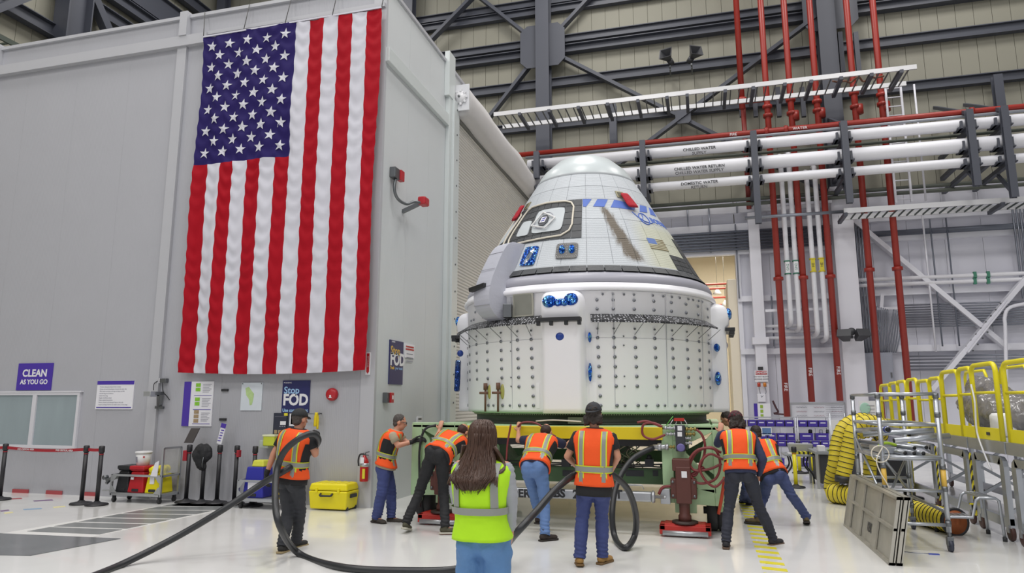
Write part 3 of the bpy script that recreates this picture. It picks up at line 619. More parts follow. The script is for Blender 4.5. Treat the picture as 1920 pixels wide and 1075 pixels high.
b = MB(); c0 = AX + rad(-44) * 2.62 + Vector((0, 0, 3.56)); x = Vector((0, 0, 1)).cross(rad(-30)); b.bar(c0 - x * .1, c0 + x * .22 + Vector((0, 0, .06)), .1, .07); b.build('black_latch', M_black, cap, bevel=.01)
b = MB(); c0 = AX + rad(-33.5) * 2.32 + Vector((0, 0, 3.2)); b.obox(c0, (.12, .14, .22), Matrix.Rotation(atan2(hd.y, hd.x), 3, 'Z')); b.build('hinge_bracket', M_bolt, cap, bevel=.01)
# ring, flange, service module
b = MB(); lathe_az(b, [(2.06, 3.60), (2.235, 3.60), (2.24, 3.66), (2.2, 3.74), (2.12, 3.785), (2.05, 3.80)], 128, cap=False); b.build('heat_shield_ring', M_grey, cap)
b = MB(); lathe_az(b, [(2.1, 3.46), (2.285, 3.46), (2.30, 3.50), (2.29, 3.53), (2.255, 3.55), (2.25, 3.59), (2.1, 3.61)], 128, cap=False); b.build('white_flange', M_flange, cap)
b = MB(); lathe_az(b, [(2.05, 1.60), (2.2, 1.60), (2.205, 1.64), (2.23, 3.44), (2.26, 3.455), (2.1, 3.46)], 128, cap=False); b.build('service_module', M_sm, cap)
for a in (-33.5, -14, 10, 33, 57):
    if a not in (-14,): patch('panel_joint', [(a, 1.65), (a + .25, 1.65), (a + .25, 3.43), (a, 3.43)], mat('joint', '#b9bac0', .5), .001, .003, 1, 1)
b = MB(); lathe_az(b, [(2.212, 2.72), (2.22, 2.722), (2.221, 2.73), (2.212, 2.732)], 128, cap=False); b.build('panel_joint', mat('joint', '#b9bac0', .5), cap)
M_dot = mat('fastener', '#83868d', .35, .5)
src = None
def dot(a, z, r=.026):
    global src, src0
    p = sp(a, z, .008); n_ = rad(a)
    if src is None: src = MB().cyl(Vector((0, 0, 0)) + AX, AX + Vector((.012, 0, 0)), .026, 10).build('fastener', M_dot, cap); src0 = src; C_ = AX
    R = Matrix.Rotation(atan2(n_.y, n_.x), 4, 'Z'); T = _INV[cap.name] @ Matrix.Translation(p) @ R @ Matrix.Diagonal((1, r / .026, r / .026, 1)) @ Matrix.Translation(-AX) @ _INV[cap.name].inverted()
    o = src.copy(); C.objects.link(o); o.matrix_local = T
colsA = [3.7, 10.1, 18.7, 27.4, 36.1, 44.8, 53.8, 64.5, -23.6, -30.2, -39.3, -48.8, -58.8, -70]
colsA += [75, 98, 110, -80, -118]
for a in colsA:
    for i, z in enumerate([2.726 - .147 * k for k in range(7)] + [1.7]):
        if i == 6 and a not in (3.7, -23.6): continue
        if not (a in (-58.8, -70) and z < 2.1): dot(a + .1 * i, z)
    dot(a, 2.865, .017)
    if a > 0 and a < 70:
        for z in (3.17, 3.31): dot(a, z, .024)
for a in (6, 10.1, 14.5, 18.7, 27, 32, 36.5, 41, 46.5, 50, 54.5, 58): dot(a, 3.40, .018)
for a in (14, 22.8, 31.5, 40.5, 49.5, -26.5, -44.5, -34.5, 58): dot(a, 1.70, .02)
for a, z in ((14, 2.75), (14, 2.61), (14, 2.14), (14, 1.99), (-33.7, 2.7), (-33.7, 2.56), (-33.7, 2.0), (-33.7, 2.14)): dot(a, z, .012)
for a in (-62, -52, -47.5, -42, -66): dot(a, 3.17, .02)
for a in (-60, -54, -47.5): dot(a, 3.29, .02)
bpy.data.objects.remove(src0)
for a0, a1 in ((-21.6, -20.2), (.2, 3.0)):
    patch('edge_plate', [(a0, 1.66), (a1, 1.66), (a1, 2.05), (a0, 2.05)], M_sm, .006, .006, 1, 1)
patch('access_recess', [(-32.4, 3.10), (-22.3, 3.10), (-22.1, 3.455), (-31.7, 3.47)], mat('recess_frame', '#a8a79b', .45), .004, .02, 4, 2)
patch('access_recess_panel', [(-31.2, 3.125), (-23.0, 3.125), (-22.9, 3.44), (-31.0, 3.44)], mat('recess_grey', '#85867e', .35, var=.15, vscale=5), .025, .003, 4, 2)
# black perforated apron panels and their stays
def perf_mat():
    m = mat('perforated_black', '#2c2d30', .5); n = m.node_tree; b_ = n.nodes['Principled BSDF']; at = n.nodes.new('ShaderNodeAttribute'); at.attribute_name = 'azz'
    mp = n.nodes.new('ShaderNodeMapping'); mp.inputs['Scale'].default_value = (5.2, 20, 1); v = n.nodes.new('ShaderNodeTexVoronoi'); v.inputs['Scale'].default_value = 1.6; v.inputs['Randomness'].default_value = .35
    n.links.new(at.outputs['Vector'], mp.inputs[0]); n.links.new(mp.outputs[0], v.inputs['Vector']); cr = n.nodes.new('ShaderNodeValToRGB'); cr.color_ramp.interpolation = 'CONSTANT'; cr.color_ramp.elements[0].color = lin('#b9bac0'); cr.color_ramp.elements[1].color = lin('#2c2d30'); cr.color_ramp.elements[1].position = .3
    n.links.new(v.outputs['Distance'], cr.inputs[0]); n.links.new(cr.outputs[0], b_.inputs['Base Color']); return m
M_perf = perf_mat()
ap = [(-18.8 - 1e-3, -39.5), (-40, -61), (-61.6, -82), (-101, -121), (1, 21.6), (22.2, 43.2), (43.8, 62), (100, 120)]
for a0, a1 in ap:
    lo, hi = min(a0, a1), max(a0, a1); n = 12; vs = []; fs = []
    for i in range(n + 1):
        az = lo + (hi - lo) * i / n
        for r, z in ((2.235, 3.095), (2.43, 2.975), (2.43, 2.945), (2.235, 3.06)): vs.append(AX + rad(az) * r + Vector((0, 0, z)))
    for i in range(n):
        for j in range(4): a = i * 4 + j; c = i * 4 + (j + 1) % 4; fs.append((a, a + 4, c + 4, c))
    fs += [(0, 1, 2, 3), (n * 4 + 3, n * 4 + 2, n * 4 + 1, n * 4)]
    o = MB().add(vs, fs).build('apron_panel', M_perf, cap); me = o.data
    at = me.attributes.new('azz', 'FLOAT_VECTOR', 'POINT'); d = []
    for i in range(n + 1):
        for j in range(4): d += [(lo + (hi - lo) * i / n) / 10, (.13, 0, -.04, .09)[j], 0]
    at.data.foreach_set('vector', d)
M_stay = mat('stay_rod', '#8a8b90', .4, .6)
for a in colsA:
    if -19 < a < 1: continue
    o_ = 0 if -30 < a < 5 else (3.2 if a > 0 else -3.4)
    MB().tube([AX + rad(a + o_ * .6) * 2.42 + Vector((0, 0, 2.96)), sp(a, 2.78, .01)], .006, 5).build('stay_rod', M_stay, cap)
# thruster pods at four quarters
def pod(a):
    n_ = rad(a); x = Vector((0, 0, 1)).cross(n_); b = MB(); hw = .36; vs = []; fs = []
    rows = [(1.585, .24, 1.0), (1.66, .245, 1.0), (3.03, .25, 1.0), (3.09, .30, 1.0), (3.24, .31, 1.0), (3.33, .29, .985), (3.39, .25, .93), (3.43, .19, .82), (3.455, .1, .6), (3.46, .02, .3)]
    for z, o_, k in rows:
        for i in range(13):
            t = -1 + 2 * i / 12; e = (1 - abs(t) ** 6) ** .3 if abs(t) < 1 else 0
            off = o_ * max(e, .0) if 0 < i < 12 else -.12
            tt = t if 0 < i < 12 else (1 if t > 0 else -1)
            vs.append(AX + n_ * (2.2 + (off if 0 < i < 12 else -.15)) + x * (hw * k * (tt if 0 < i < 12 else tt)) + Vector((0, 0, z)))
    for i in range(len(rows) - 1):
        for j in range(12): a_ = i * 13 + j; fs.append((a_, a_ + 1, a_ + 14, a_ + 13))
    fs.append(tuple(range(12, -1, -1))); fs.append(tuple((len(rows) - 1) * 13 + j for j in range(13)))
    b.add(vs, fs, 0, True).build('thruster_pod', M_flange if a != 0 else M_flange, cap)
    f_ = lambda dx, z, o_: AX + n_ * (2.2 + o_) + x * dx + Vector((0, 0, z))
    R = Matrix((x, Vector((0, 0, 1)), n_)).transposed()
    for dx, z, r in ((-.17, 3.27, .11), (.17, 3.29, .11), (-.03, 3.24, .06), (.07, 3.24, .06)): MB().ell(f_(dx, z, .295), (r, r * .9, .06), R, 16, 10).build('foil_nozzle_cover', M_foil, cap)
    MB().ell(f_(.0, 3.25, .285), (.24, .06, .05), R, 16, 8).build('foil_nozzle_cover', M_foil, cap)
    MB().ell(f_(-.02, 2.735, .235), (.075, .07, .03), R, 18, 8).build('foil_plug', mat('plug_blue', '#1f3f92', .3, var=.4, vscale=20), cap)
    b = MB(); b.obox(f_(-.02, 2.985, .31), (.68, .06, .16), R)
    for dx in (-.33, -.13, .1, .3): b.obox(f_(dx, 2.94, .34), (.05, .09, .08), R)
    b.build('black_bracket', M_black, cap, bevel=.006)
for a in (-9.6, 80.4, -99.6, 170.4): pod(a)
for a, z, w_, h_ in ((67, 2.147, .17, .2), (67.5, 2.67, .12, .12)): 
    n_ = rad(a); R = Matrix((Vector((0, 0, 1)).cross(n_), Vector((0, 0, 1)), n_)).transposed(); MB().ell(AX + rad(a + 3) * 2.31 + Vector((0, 0, z)), (w_ * .6, h_ * .6, .05), R, 18, 8).build('foil_plug', M_foil, cap)
for a, z, h_ in ((.6, 2.73, .1), (.5, 2.2, .18)): MB().ell(sp(a, z, .05), (.03, .05, h_ * .8), None, 10, 8).build('foil_plug', M_foil, cap)
p = PY(857, 704, 12.2); MB().bar(p + Vector((0, 0, -.3)), p + Vector((.02, 0, .28)), .1, .1).build('foil_cover', foil_mat('dark_foil', '#27407a', '#7389a8', 10), cap, bevel=.03)
p = PY(863, 663, 11.9); MB().ell(p, (.06, .04, .06)).build('foil_plug', mat('plug_blue', '#1f3f92', .3), cap)
# ground fittings at lower left
for a in (-48.5, -40.0):
    b = MB(); p = sp(a, 1.9, .06); b.cyl(p + Vector((0, 0, -.3)), p + Vector((0, 0, .12)), .018, 8).cyl(p + Vector((-.1, 0, 0)), p + Vector((.05, 0, 0)), .02, 8).cyl(p + Vector((0, 0, .05)), p + Vector((0, 0, .16)), .035, 8); b.build('fill_valve', mat('fitting_brown', '#6b4a3a', .5), cap)
    MB().ell(p + Vector((.07, .02, .02)), (.04, .03, .12), None, 12, 8).build('valve_tag', mat('tag_olive', '#a3a054', .6), cap)
# support ring under the module
M_pg = mat('pale_green', '#b7cfae', .45, var=.05); M_dring = mat('ring_dark', '#3c4038', .5, var=.2, vscale=8, stretch=(6, 6, 1))
b = MB(); lathe_az(b, [(1.9, 1.575), (2.12, 1.575), (2.14, 1.59), (2.14, 1.60), (1.9, 1.61)], 96, cap=False); b.build('adapter_flange', M_pg, cap)
b = MB(); lathe_az(b, [(1.9, 1.41), (2.09, 1.41), (2.09, 1.43), (2.05, 1.44), (2.05, 1.54), (2.09, 1.55), (2.09, 1.575)], 128, cap=False); b.build('adapter_ring', M_dring, cap)
src = None
for k in range(150):
    a = -80 + k * 160 / 149; p = AX + rad(a) * 2.095 + Vector((0, 0, 1.562))
    if src is None: src = MB().ell(p, (.008, .008, .008), None, 5, 3).build('ring_bolt', mat('bolt_pale', '#b9bba0', .5), cap); p0 = p
    else: inst(src, loc=p - p0)
n_ = rad(-5.5); MB().obox(AX + n_ * 2.1 + Vector((0, 0, 1.475)), (.26, .02, .1), Matrix((Vector((0, 0, 1)).cross(n_), n_, Vector((0, 0, 1)))).transposed()).build('data_plate', mat('data_plate', '#8f8f82', .4), cap)
# ------------------------------------------------------------ green transport cart under the capsule
M_green = mat('cart_green', '#a9c79c', .45, var=.06, vscale=1.5); M_dgreen = mat('cart_dark_green', '#4c6a48', .5, var=.1, vscale=2); M_yb = mat('beam_yellow', '#dcc41c', .4, var=.05)
M_rust = mat('jack_brown', '#59312a', .5, var=.15); M_jred = mat('jack_red', '#b32a22', .4, var=.08); M_rub = mat('rubber', '#2c2d2f', .6); M_alu = mat('aluminium', '#b9bcc0', .35, .7, var=.06, vscale=5); M_hyd = mat('hydraulic_dark', '#33353b', .45)
CX0, CX1, CY0, CY1 = -4.3, .23, 10.0, 15.4
cart = thing('transport_cart', 'pale green steel transport cart with yellow front beam carrying the capsule', 'cart', ((CX0 + CX1) / 2, (CY0 + CY1) / 2, 0))
zT = 1.41
MB().box(PY(875, 800, CY0).x, CY0 - .02, 1.235, PY(1242, 800, CY0).x, CY0 + .16, 1.405).build('yellow_beam', M_yb, cart, bevel=.006)
MB().box(PY(835, 800, CY0).x, CY0 - .01, 1.26, PY(875, 800, CY0).x, CY0 + .1, 1.33).build('yellow_plate', M_yb, cart)
def P0(px, py, dy=0): p = PY(px, py, CY0); p.y += dy; return p
def endframe(side):
    q = (lambda px: PY(px, 850, CY0).x) if side > 0 else (lambda px: CX0 + (CX1 - PY(px, 850, CY0).x))
    z = lambda py: PY(1300, py, CY0).z
    b = MB(); y0, y1 = CY0, CY0 + .14
    def pl(pts, a=y0, c=y1): b.poly([(q(x), a, z(y)) for x, y in pts], (0, c - a, 0))
    pl([(1241, 945), (1241, 797), (1262, 797), (1262, 945)]); pl([(1262, 828), (1262, 797), (1337, 797), (1337, 810), (1300, 828)])
    pl([(1337, 948), (1337, 797), (1360, 797), (1360, 948)]); pl([(1262, 945), (1262, 917), (1337, 917), (1337, 948)])
    pl([(1262, 874), (1262, 828), (1284, 828), (1286, 850), (1340, 908), (1340, 925), (1306, 918), (1275, 874)])
    pl([(1310, 870), (1320, 830), (1337, 812), (1337, 890)], y0 + .02, y1 - .02); pl([(1262, 963), (1262, 945), (1302, 945), (1302, 963)])
    b.build('end_frame', M_green, cart, bevel=.006)
    b = MB(); xo = q(1350)
    b.box(xo - .07, CY0 + .14, 1.2, xo + .07, CY1, 1.405).box(xo - .06, CY0 + .14, .28, xo + .06, CY1, .42)
    for i in range(1, 5): b.box(xo - .06, CY0 + i * 1.08, .42, xo + .06, CY0 + i * 1.08 + .12, 1.2)
    b.build('side_beam', M_green, cart, bevel=.008)
    b = MB(); xi = q(1275)
    b.bar((xi, CY0 + .3, .5), (xi, CY0 + 2.2, 1.2), .1, .14).bar((xi, CY0 + 4.2, .5), (xi, CY0 + 2.4, 1.2), .1, .14).box(xi - .05, CY0 + .14, 1.2, xi + .05, CY1, 1.38); b.build('inner_truss', M_dgreen, cart)
    b = MB()
    for i, xx in enumerate((q(1331), q(1351))): b = MB().lathe((xx, CY0 + .42, .265), [(.12, -.075), (.24, -.075), (.265, -.05), (.265, .05), (.24, .075), (.12, .075)], 24, (1, 0, 0)); b.build('tyre', M_rub, cart)
    MB().cyl((q(1331) - .12, CY0 + .42, .265), (q(1351) + .12, CY0 + .42, .265), .05, 10).box(min(q(1322), q(1362)), CY0 + .2, .5, max(q(1322), q(1362)), CY0 + .64, .54).box(q(1341) - .03, CY0 + .3, .26, q(1341) + .03, CY0 + .54, .52).build('wheel_fork', M_hyd, cart)
    for i, xx in enumerate((q(1331), q(1351))): MB().lathe((xx, CY1 - .42, .265), [(.12, -.075), (.24, -.075), (.265, -.05), (.265, .05), (.24, .075), (.12, .075)], 20, (1, 0, 0)).build('tyre', M_rub, cart)
endframe(1); endframe(-1)
b = MB(); b.box(CX0, CY0, 1.38, PY(875, 800, CY0).x, CY0 + .3, 1.41).box(PY(1242, 800, CY0).x, CY0, 1.38, CX1, CY0 + .3, 1.41).box(CX0, CY1 - .14, 1.2, CX1, CY1, 1.40).box(CX0 + .15, CY0 + .16, 1.38, CX1 - .15, CY1 - .14, 1.405); b.build('deck', M_green, cart)
# lower dark green cross beams and truss
yb = CY0 + .5; z0, z1 = PY(1200, 908, yb).z, PY(1200, 879, yb).z
MB().box(CX0 + .1, yb, z0, CX1 - .1, yb + .14, z1).build('cross_beam', M_dgreen, cart); MB().box(CX0 + .1, CY1 - 1, z0, CX1 - .1, CY1 - .86, z1).build('cross_beam', M_dgreen, cart)
for px, w in ((1190, 34), (1153, 0), (1067, 24), (1229, 10), (1020, 20)):
    if w: a, c = PY(px - w / 2, 889, yb), PY(px + w / 2, 885, yb); MB().box(a.x, yb - .006, a.z - .03, c.x, yb, c.z + .02).build('beam_slot', M_hyd, cart)
for i, px in enumerate((960, 1165, 1240)):
    p = PY(px, 850, yb + .1); s = .7 if i % 2 == 0 else -.7
    MB().bar((p.x, yb + .1, z1), (p.x + s, yb + .1, 1.2), .1, .14, (0, 1, 0)).build('truss_brace', M_dgreen, cart)
for px in (945, 1155, 1172): p = PY(px, 850, yb + .2); MB().box(p.x - .07, yb + .2, z1, p.x + .07, yb + .32, 1.24).build('truss_post', M_dgreen, cart)
MB().box(CX0 + .3, CY0 + .4, 1.12, CX1 - .8, CY0 + .9, 1.22).build('under_tray', M_hyd, cart)
for px in (1060, 1217, 1001): p = PY(px, 868, yb - .1); MB().box(p.x - .06, yb - .1, p.z - .06, p.x + .06, yb + .02, p.z + .05).lathe((p.x, yb - .04, p.z + .04), [(.045, 0), (.03, .06), (.01, .07)], 10).build('cable_clamp', M_hyd, cart)
for zz_, ph in ((868, 0), (873, 2)):
    MB().tube([(CX0 + .2 + i * .3, yb - .06 + .02 * sin(i + ph), PY(1100, zz_, yb).z + .012 * sin(i * 1.7 + ph)) for i in range(15)], .012, 6).build('cable', M_rub, cart)
for k in range(9):                                            # loose wiring under the deck
    x = PY(1180, 830, yb).x + .25 * random.random() - .1; pts = [(x + .12 * sin(i + k), yb + .1 + .03 * cos(i * 2 + k), 1.2 - .07 * i) for i in range(7)]
    MB().tube(smooth(pts, 3), .008, 5).build('wire', mat('wire_mix%d' % (k % 3), ['#8b9a7a', '#4d4a42', '#a7a184'][k % 3], .5), cart)
# other pushing hands grip the same frame; jacks
def jack(side):
    cxx = PY(1284, 960, CY0 - .1).x if side > 0 else CX0 + CX1 - PY(1284, 960, CY0 - .1).x
    y = CY0 - .12
    b = MB().box(cxx - .33, y - .14, .03, cxx + .33, y - .06, .15).box(cxx - .33, y + .14, .03, cxx + .33, y + .22, .15).box(cxx - .33, y - .14, .08, cxx - .25, y + .22, .15).box(cxx + .25, y - .14, .08, cxx + .33, y + .22, .15).box(cxx - .27, y - .1, .12, cxx + .27, y + .18, .165)
    b.build('jack_skid', M_jred, cart, bevel=.012)
    for yy in (y - .145, y + .2): MB().cyl((cxx - .29, yy + .01, .05), (cxx + .29, yy + .01, .05), .035, 12).build('skid_roller', M_alu, cart)
    MB().lathe((cxx, y, .165), [(.17, 0), (.17, .025), (.1, .03)], 24).build('jack_foot', mat('foot_dark', '#3a2a26', .5), cart)
    MB().lathe((cxx, y, .18), [(.085, 0), (.085, .08), (.07, .1), (.07, .3), (.085, .32), (.085, .42)], 16).build('jack_ram', M_rust, cart)
    b = MB().box(cxx - .17, y - .08, .48, cxx + .17, y + .1, .74).box(cxx - .1, y - .1, .42, cxx + .1, y + .1, .9).box(cxx - .14, y - .09, .84, cxx + .1, y + .08, 1.0)
    b.build('jack_housing', M_rust, cart, bevel=.015)
    for dx in (-.14, .14):
        for dz in (.52, .70): MB().cyl((cxx + dx, y - .08, dz), (cxx + dx, y - .1, dz), .018, 8).build('bolt', M_bolt, cart)
    MB().box(cxx - .02, y - .115, .76, cxx + .05, y - .1, .84).build('jack_plate', M_w, cart)
jack(1); jack(-1)
# manifold, gauge and fittings
p = P0(1276, 820); MB().box(p.x - .065, CY0 - .1, PY(1276, 846, CY0).z, p.x + .065, CY0, PY(1276, 797, CY0).z).build('manifold', M_hyd, cart, bevel=.01)
p = P0(1277, 839, -.1); MB().lathe(p, [(.055, 0), (.055, .015), (.04, .018)], 18, (0, -1, 0)).build('gauge', mat('gauge_purple', '#6a639c', .4), cart)
for py in (803, 814): p = P0(1275, py, -.1); MB().box(p.x - .03, p.y - .005, p.z - .03, p.x + .03, p.y, p.z + .03).build('manifold_tag', M_w, cart)
M_br = mat('fitting_brass', '#9c8b52', .35, .7)
for (xa, xb, py, m) in ((1244, 1268, 803, M_alu), (1248, 1268, 814, M_alu), (1284, 1306, 805, M_br), (1284, 1304, 814, M_br), (1284, 1296, 822, M_alu), (1284, 1298, 831, M_alu), (1250, 1266, 838, M_br)):
    a, c = P0(xa, py, -.06), P0(xb, py, -.06); d = (c - a)
    b = MB().cyl(a, c, .013, 8)
    for t in (.1, .45, .8): b.cyl(a + d * t, a + d * (t + .16), .028, 6)
    b.build('fitting', m, cart)
a, c = P0(1225, 838, -.06), P0(1254, 838, -.06); MB().cyl(a, c, .035, 12).cyl(a.lerp(c, .3), a.lerp(c, .55), .05, 12).cyl(a.lerp(c, .8), c, .045, 8).build('hose_coupling', M_alu, cart)
MB().bar(P0(1264, 787, -.03), P0(1283, 787, -.03), .03, .04).build('red_tag', M_jred, cart)
for k in range(4):
    a = P0(1262 + k * 7, 787, -.03); MB().tube([a, a + Vector((-.03 + .02 * k, 0, -.05)), a + Vector((-.08 + .04 * k, .02, -.1))], .005, 4).build('wire', M_w, cart)
a = P0(1257, 784, 0); MB().tube([P0(1249, 798), P0(1262, 781)], .006, 4).build('wire', mat('wire_green', '#63c04e', .5), cart)
# deep red hydraulic hoses
M_rh = mat('hose_red', '#7e3436', .45)
def rhose(pts, r=.017, dy=-.12):
    q = smooth([P0(x, y, dy - (z[0] if z else 0)) for x, y, *z in pts], 8); MB().tube(q, r, 8).build('hydraulic_hose', M_rh, cart)
rhose([(1306, 805), (1316, 815), (1322, 835), (1318, 860), (1304, 890), (1292, 880), (1304, 850), (1330, 838), (1352, 848)])
rhose([(1353, 868), (1330, 878), (1302, 880), (1293, 862), (1310, 842), (1340, 842), (1350, 870), (1340, 897), (1310, 904), (1290, 885)], dy=-.16)
rhose([(1358, 895), (1340, 910), (1320, 895), (1312, 870), (1330, 850), (1355, 860)], dy=-.2); rhose([(1320, 875), (1295, 890), (1270, 908), (1245, 912), (1236, 925)], .02)
rhose([(1243, 800), (1225, 793), (1208, 796), (1207, 815), (1225, 823), (1248, 815)]); rhose([(1196, 792), (1215, 790), (1240, 800)], .015)
rhose([(975, 800), (985, 792), (1010, 794), (1035, 812), (1045, 818)], .014); rhose([(968, 795), (962, 830), (960, 860)], .014, -.3)
MB().tube(smooth([P0(1358, 893, -.15), P0(1353, 930, -.12), P0(1347, 963, -.05)], 6), .022, 6).build('strap', mat('strap_orange', '#bb4327', .6), cart)
MB().tube(smooth([P0(1005, 790, .0), P0(1040, 788, -.04), P0(1090, 791, 0)], 6), .01, 5).build('white_cord', M_bead, cart)
MB().tube(smooth([P0(820, 797, -.04), P0(800, 806, -.08), P0(791, 840, -.08), P0(789, 890, -.05), P0(789, 950, -.03)], 6), .018, 6).build('black_cable', M_rub, cart)
# aluminium tow bar with stencilled load text
ty = CY0 - .25; a, c = PY(950, 926, ty), PY(1222, 930, ty); zc_ = (a.z + c.z) / 2
tow = MB().box(a.x - .9, ty, zc_ - .065, c.x, ty + .1, zc_ + .065).build('tow_bar', M_alu, cart, bevel=.02); MB().lathe((c.x, ty + .05, zc_), [(.08, 0), (.08, .03), (.06, .04), (.02, .04), (.02, .16)], 18, (1, 0, 0)).build('end_cap', M_alu, tow)
for s, px in (('DER', 975), ('LBS', 1044), ('2', 1079), ('FT', 1155)): text('lettering', s, frame(PY(px, 926 if px < 1060 else 928, ty - .002), (1, 0, 0), (0, 0, 1)), .155, M_blk, tow, .004, .006)
p = PY(1192, 918, ty); MB().tube([p + Vector((-.12, .05, 0)), p + Vector((-.1, .05, .05)), p + Vector((.08, .05, .05)), p + Vector((.1, .05, 0))], .008, 6).build('grab_handle', M_alu, tow)
p = PY(1247, 931, CY0 - .1); MB().box(p.x - .06, CY0 - .12, p.z - .1, p.x + .07, CY0, p.z + .1).cyl((p.x - .1, CY0 - .2, zc_), (p.x + .02, CY0 - .2, zc_), .02, 8).build('tow_lug', M_alu, cart, bevel=.008)
# ------------------------------------------------------------ people
def _solid(b):
    me = bpy.data.meshes.new('tmp'); me.from_pydata(b.v, [], b.f); return me
def tcap(b, p0, p1, r0, r1, seg=12):
    """tapered capsule"""
    p0 = Vector(p0); p1 = Vector(p1); d = p1 - p0; L = d.length
    if L < 1e-5: return b.ell(p0, (r0,) * 3)
    d.normalize(); pts = []; rs = []
    for k in range(1, 5): a = k * pi / 8; pts.append(p0 - d * r0 * cos(a)); rs.append(r0 * sin(a))
    for k in range(4, 0, -1): a = k * pi / 8; pts.append(p1 + d * r1 * cos(a)); rs.append(r1 * sin(a))
    return b.tube(pts, rs, seg)
def blob(b, voxel, name, m, parent, it=4, cuts=(), disp=None):
    me = _solid(b); o = bpy.data.objects.new('tmp', me); C.objects.link(o)
    r = o.modifiers.new('r', 'REMESH'); r.mode = 'VOXEL'; r.voxel_size = voxel; r.use_smooth_shade = True
    s = o.modifiers.new('s', 'SMOOTH'); s.factor = .5; s.iterations = it
    dg = bpy.context.evaluated_depsgraph_get(); dg.update(); m2 = bpy.data.meshes.new_from_object(o.evaluated_get(dg)); bpy.data.objects.remove(o); bpy.data.meshes.remove(me)
    bm = bmesh.new(); bm.from_mesh(m2); bpy.data.meshes.remove(m2)
    if disp:
        bm.normal_update()
        mv = [(v, v.normal * disp(v.co)) for v in bm.verts]
        for v, d in mv: v.co += d
    for co, no in cuts:                                       # no points to the side thrown away
        g = bmesh.ops.bisect_plane(bm, geom=bm.verts[:] + bm.edges[:] + bm.faces[:], plane_co=co[0], plane_no=no, clear_outer=False)
        kill = [v for v in bm.verts if (v.co - co[0]).dot(no) > 1e-5 and (v.co - co[0]).length < co[1]]
        bmesh.ops.delete(bm, geom=kill, context='VERTS'); bmesh.ops.holes_fill(bm, edges=[e for e in bm.edges if e.is_boundary], sides=0)
    I = _INV[parent.name]
    for v in bm.verts: v.co = I @ v.co
    for f in bm.faces: f.smooth = len(f.verts) < 8
    me = bpy.data.meshes.new(name); bm.to_mesh(me); bm.free(); me.materials.append(m)
    o = bpy.data.objects.new(name, me); C.objects.link(o); o.parent = parent; _INV[o.name] = _INV[parent.name]; return o
RING = [(-.2, .176, .136), (0, .178, .134), (.2, .160, .118), (.45, .172, .124), (.7, .198, .130), (.84, .205, .120), (.92, .190, .100), (.97, .150, .085), (1.0, .095, .072), (1.035, .068, .060)]
def ringab(v):
    for (v0, a0, b0), (v1, a1, b1) in zip(RING, RING[1:]):
        if v <= v1: t = max(0, (v - v0) / (v1 - v0)); return a0 + (a1 - a0) * t, b0 + (b1 - b0) * t
    return RING[-1][1:]
class Torso:
    def __init__(s, P, N, rp, rn, sc, bend=0.03, wide=1.0, seed=0):
        s.P, s.N, s.sc, s.bend, s.w, s.seed = Vector(P), Vector(N), sc, bend, wide, seed
        s.up = (s.N - s.P).normalized(); f = lambda r: (Vector(r) - s.up * Vector(r).dot(s.up)).normalized(); s.rp, s.rn = f(rp), f(rn)
    def fr(s, v):
        r = s.rp.lerp(s.rn, min(1, max(0, v))).normalized(); fw = s.up.cross(r); c = s.P.lerp(s.N, v) - fw * s.bend * sin(pi * min(1, max(0, v))); return c, r, fw
    def pt(s, v, t, off, side):
        """side -1 back, +1 front; t in -1..1 across"""
        c, r, fw = s.fr(v); a, b = ringab(v); a = a * s.sc * s.w + off; b = b * s.sc + off; e = 2.5
        w = noise.noise(Vector((t * 2.2 + s.seed, v * 3.5, side * 4))) * .010 + noise.noise(Vector((t * 6, v * 9 + s.seed, side))) * .004
        k = max(0, 1 - abs(t) ** e) ** (1 / e); return c + r * a * t + fw * side * (b * k + w * k)
    def shell(s, v0, v1, off, n=22, nt=16, flare=0):
        vs = []; fs = []
        for i in range(n + 1):
            v = v0 + (v1 - v0) * i / n; o = off + flare * max(0, 1 - i / n * 3)
            ts = [-cos(pi * j / nt) for j in range(nt + 1)]
            for t in ts: vs.append(s.pt(v, t, o, -1))
            for t in ts[::-1][1:-1]: vs.append(s.pt(v, t, o, 1))
        m = 2 * nt
        for i in range(n):
            for j in range(m): a = i * m + j; c = i * m + (j + 1) % m; fs.append((a, c, c + m, a + m))
        fs += [tuple(range(m - 1, -1, -1)), tuple(range(n * m, n * m + m))]
        return MB().add(vs, fs, 0, True)
    def band(s, v0, v1, off, nt=16, flare=0, slope=0):
        vs = []; fs = []; ts = [-cos(pi * j / nt) for j in range(nt + 1)]
        for v in (v0, (v0 + v1) / 2, v1):
            for t in ts: vs.append(s.pt(v + slope * t, t, off, -1))
            for t in ts[::-1][1:-1]: vs.append(s.pt(v + slope * t, t, off, 1))
        m = 2 * nt
        for i in range(2):
            for j in range(m): a = i * m + j; c = i * m + (j + 1) % m; fs.append((a, c, c + m, a + m))
        return MB().add(vs, fs, 0, True)
    def strip(s, x0, x1, v0, v1, off, side, n=16, rel=False):
        vs = []; fs = []
        for i in range(n + 1):
            v = v0 + (v1 - v0) * i / n; a = ringab(v)[0] * s.sc * s.w + off
            for k in range(4): vs.append(s.pt(v, (x0 + (x1 - x0) * k / 3) if rel else max(-.985, min(.985, (x0 + (x1 - x0) * k / 3) * s.sc / a)), off, side))
        for i in range(n):
            for k in range(3): a = i * 4 + k; fs.append((a, a + 1, a + 5, a + 4))
        return MB().add(vs, fs, 0, True)
def fabric(name, col, var=.12, bump=.35, bs=14, vs=7): return mat(name, col, .8, var=var, vscale=vs, bump=bump, bscale=bs)
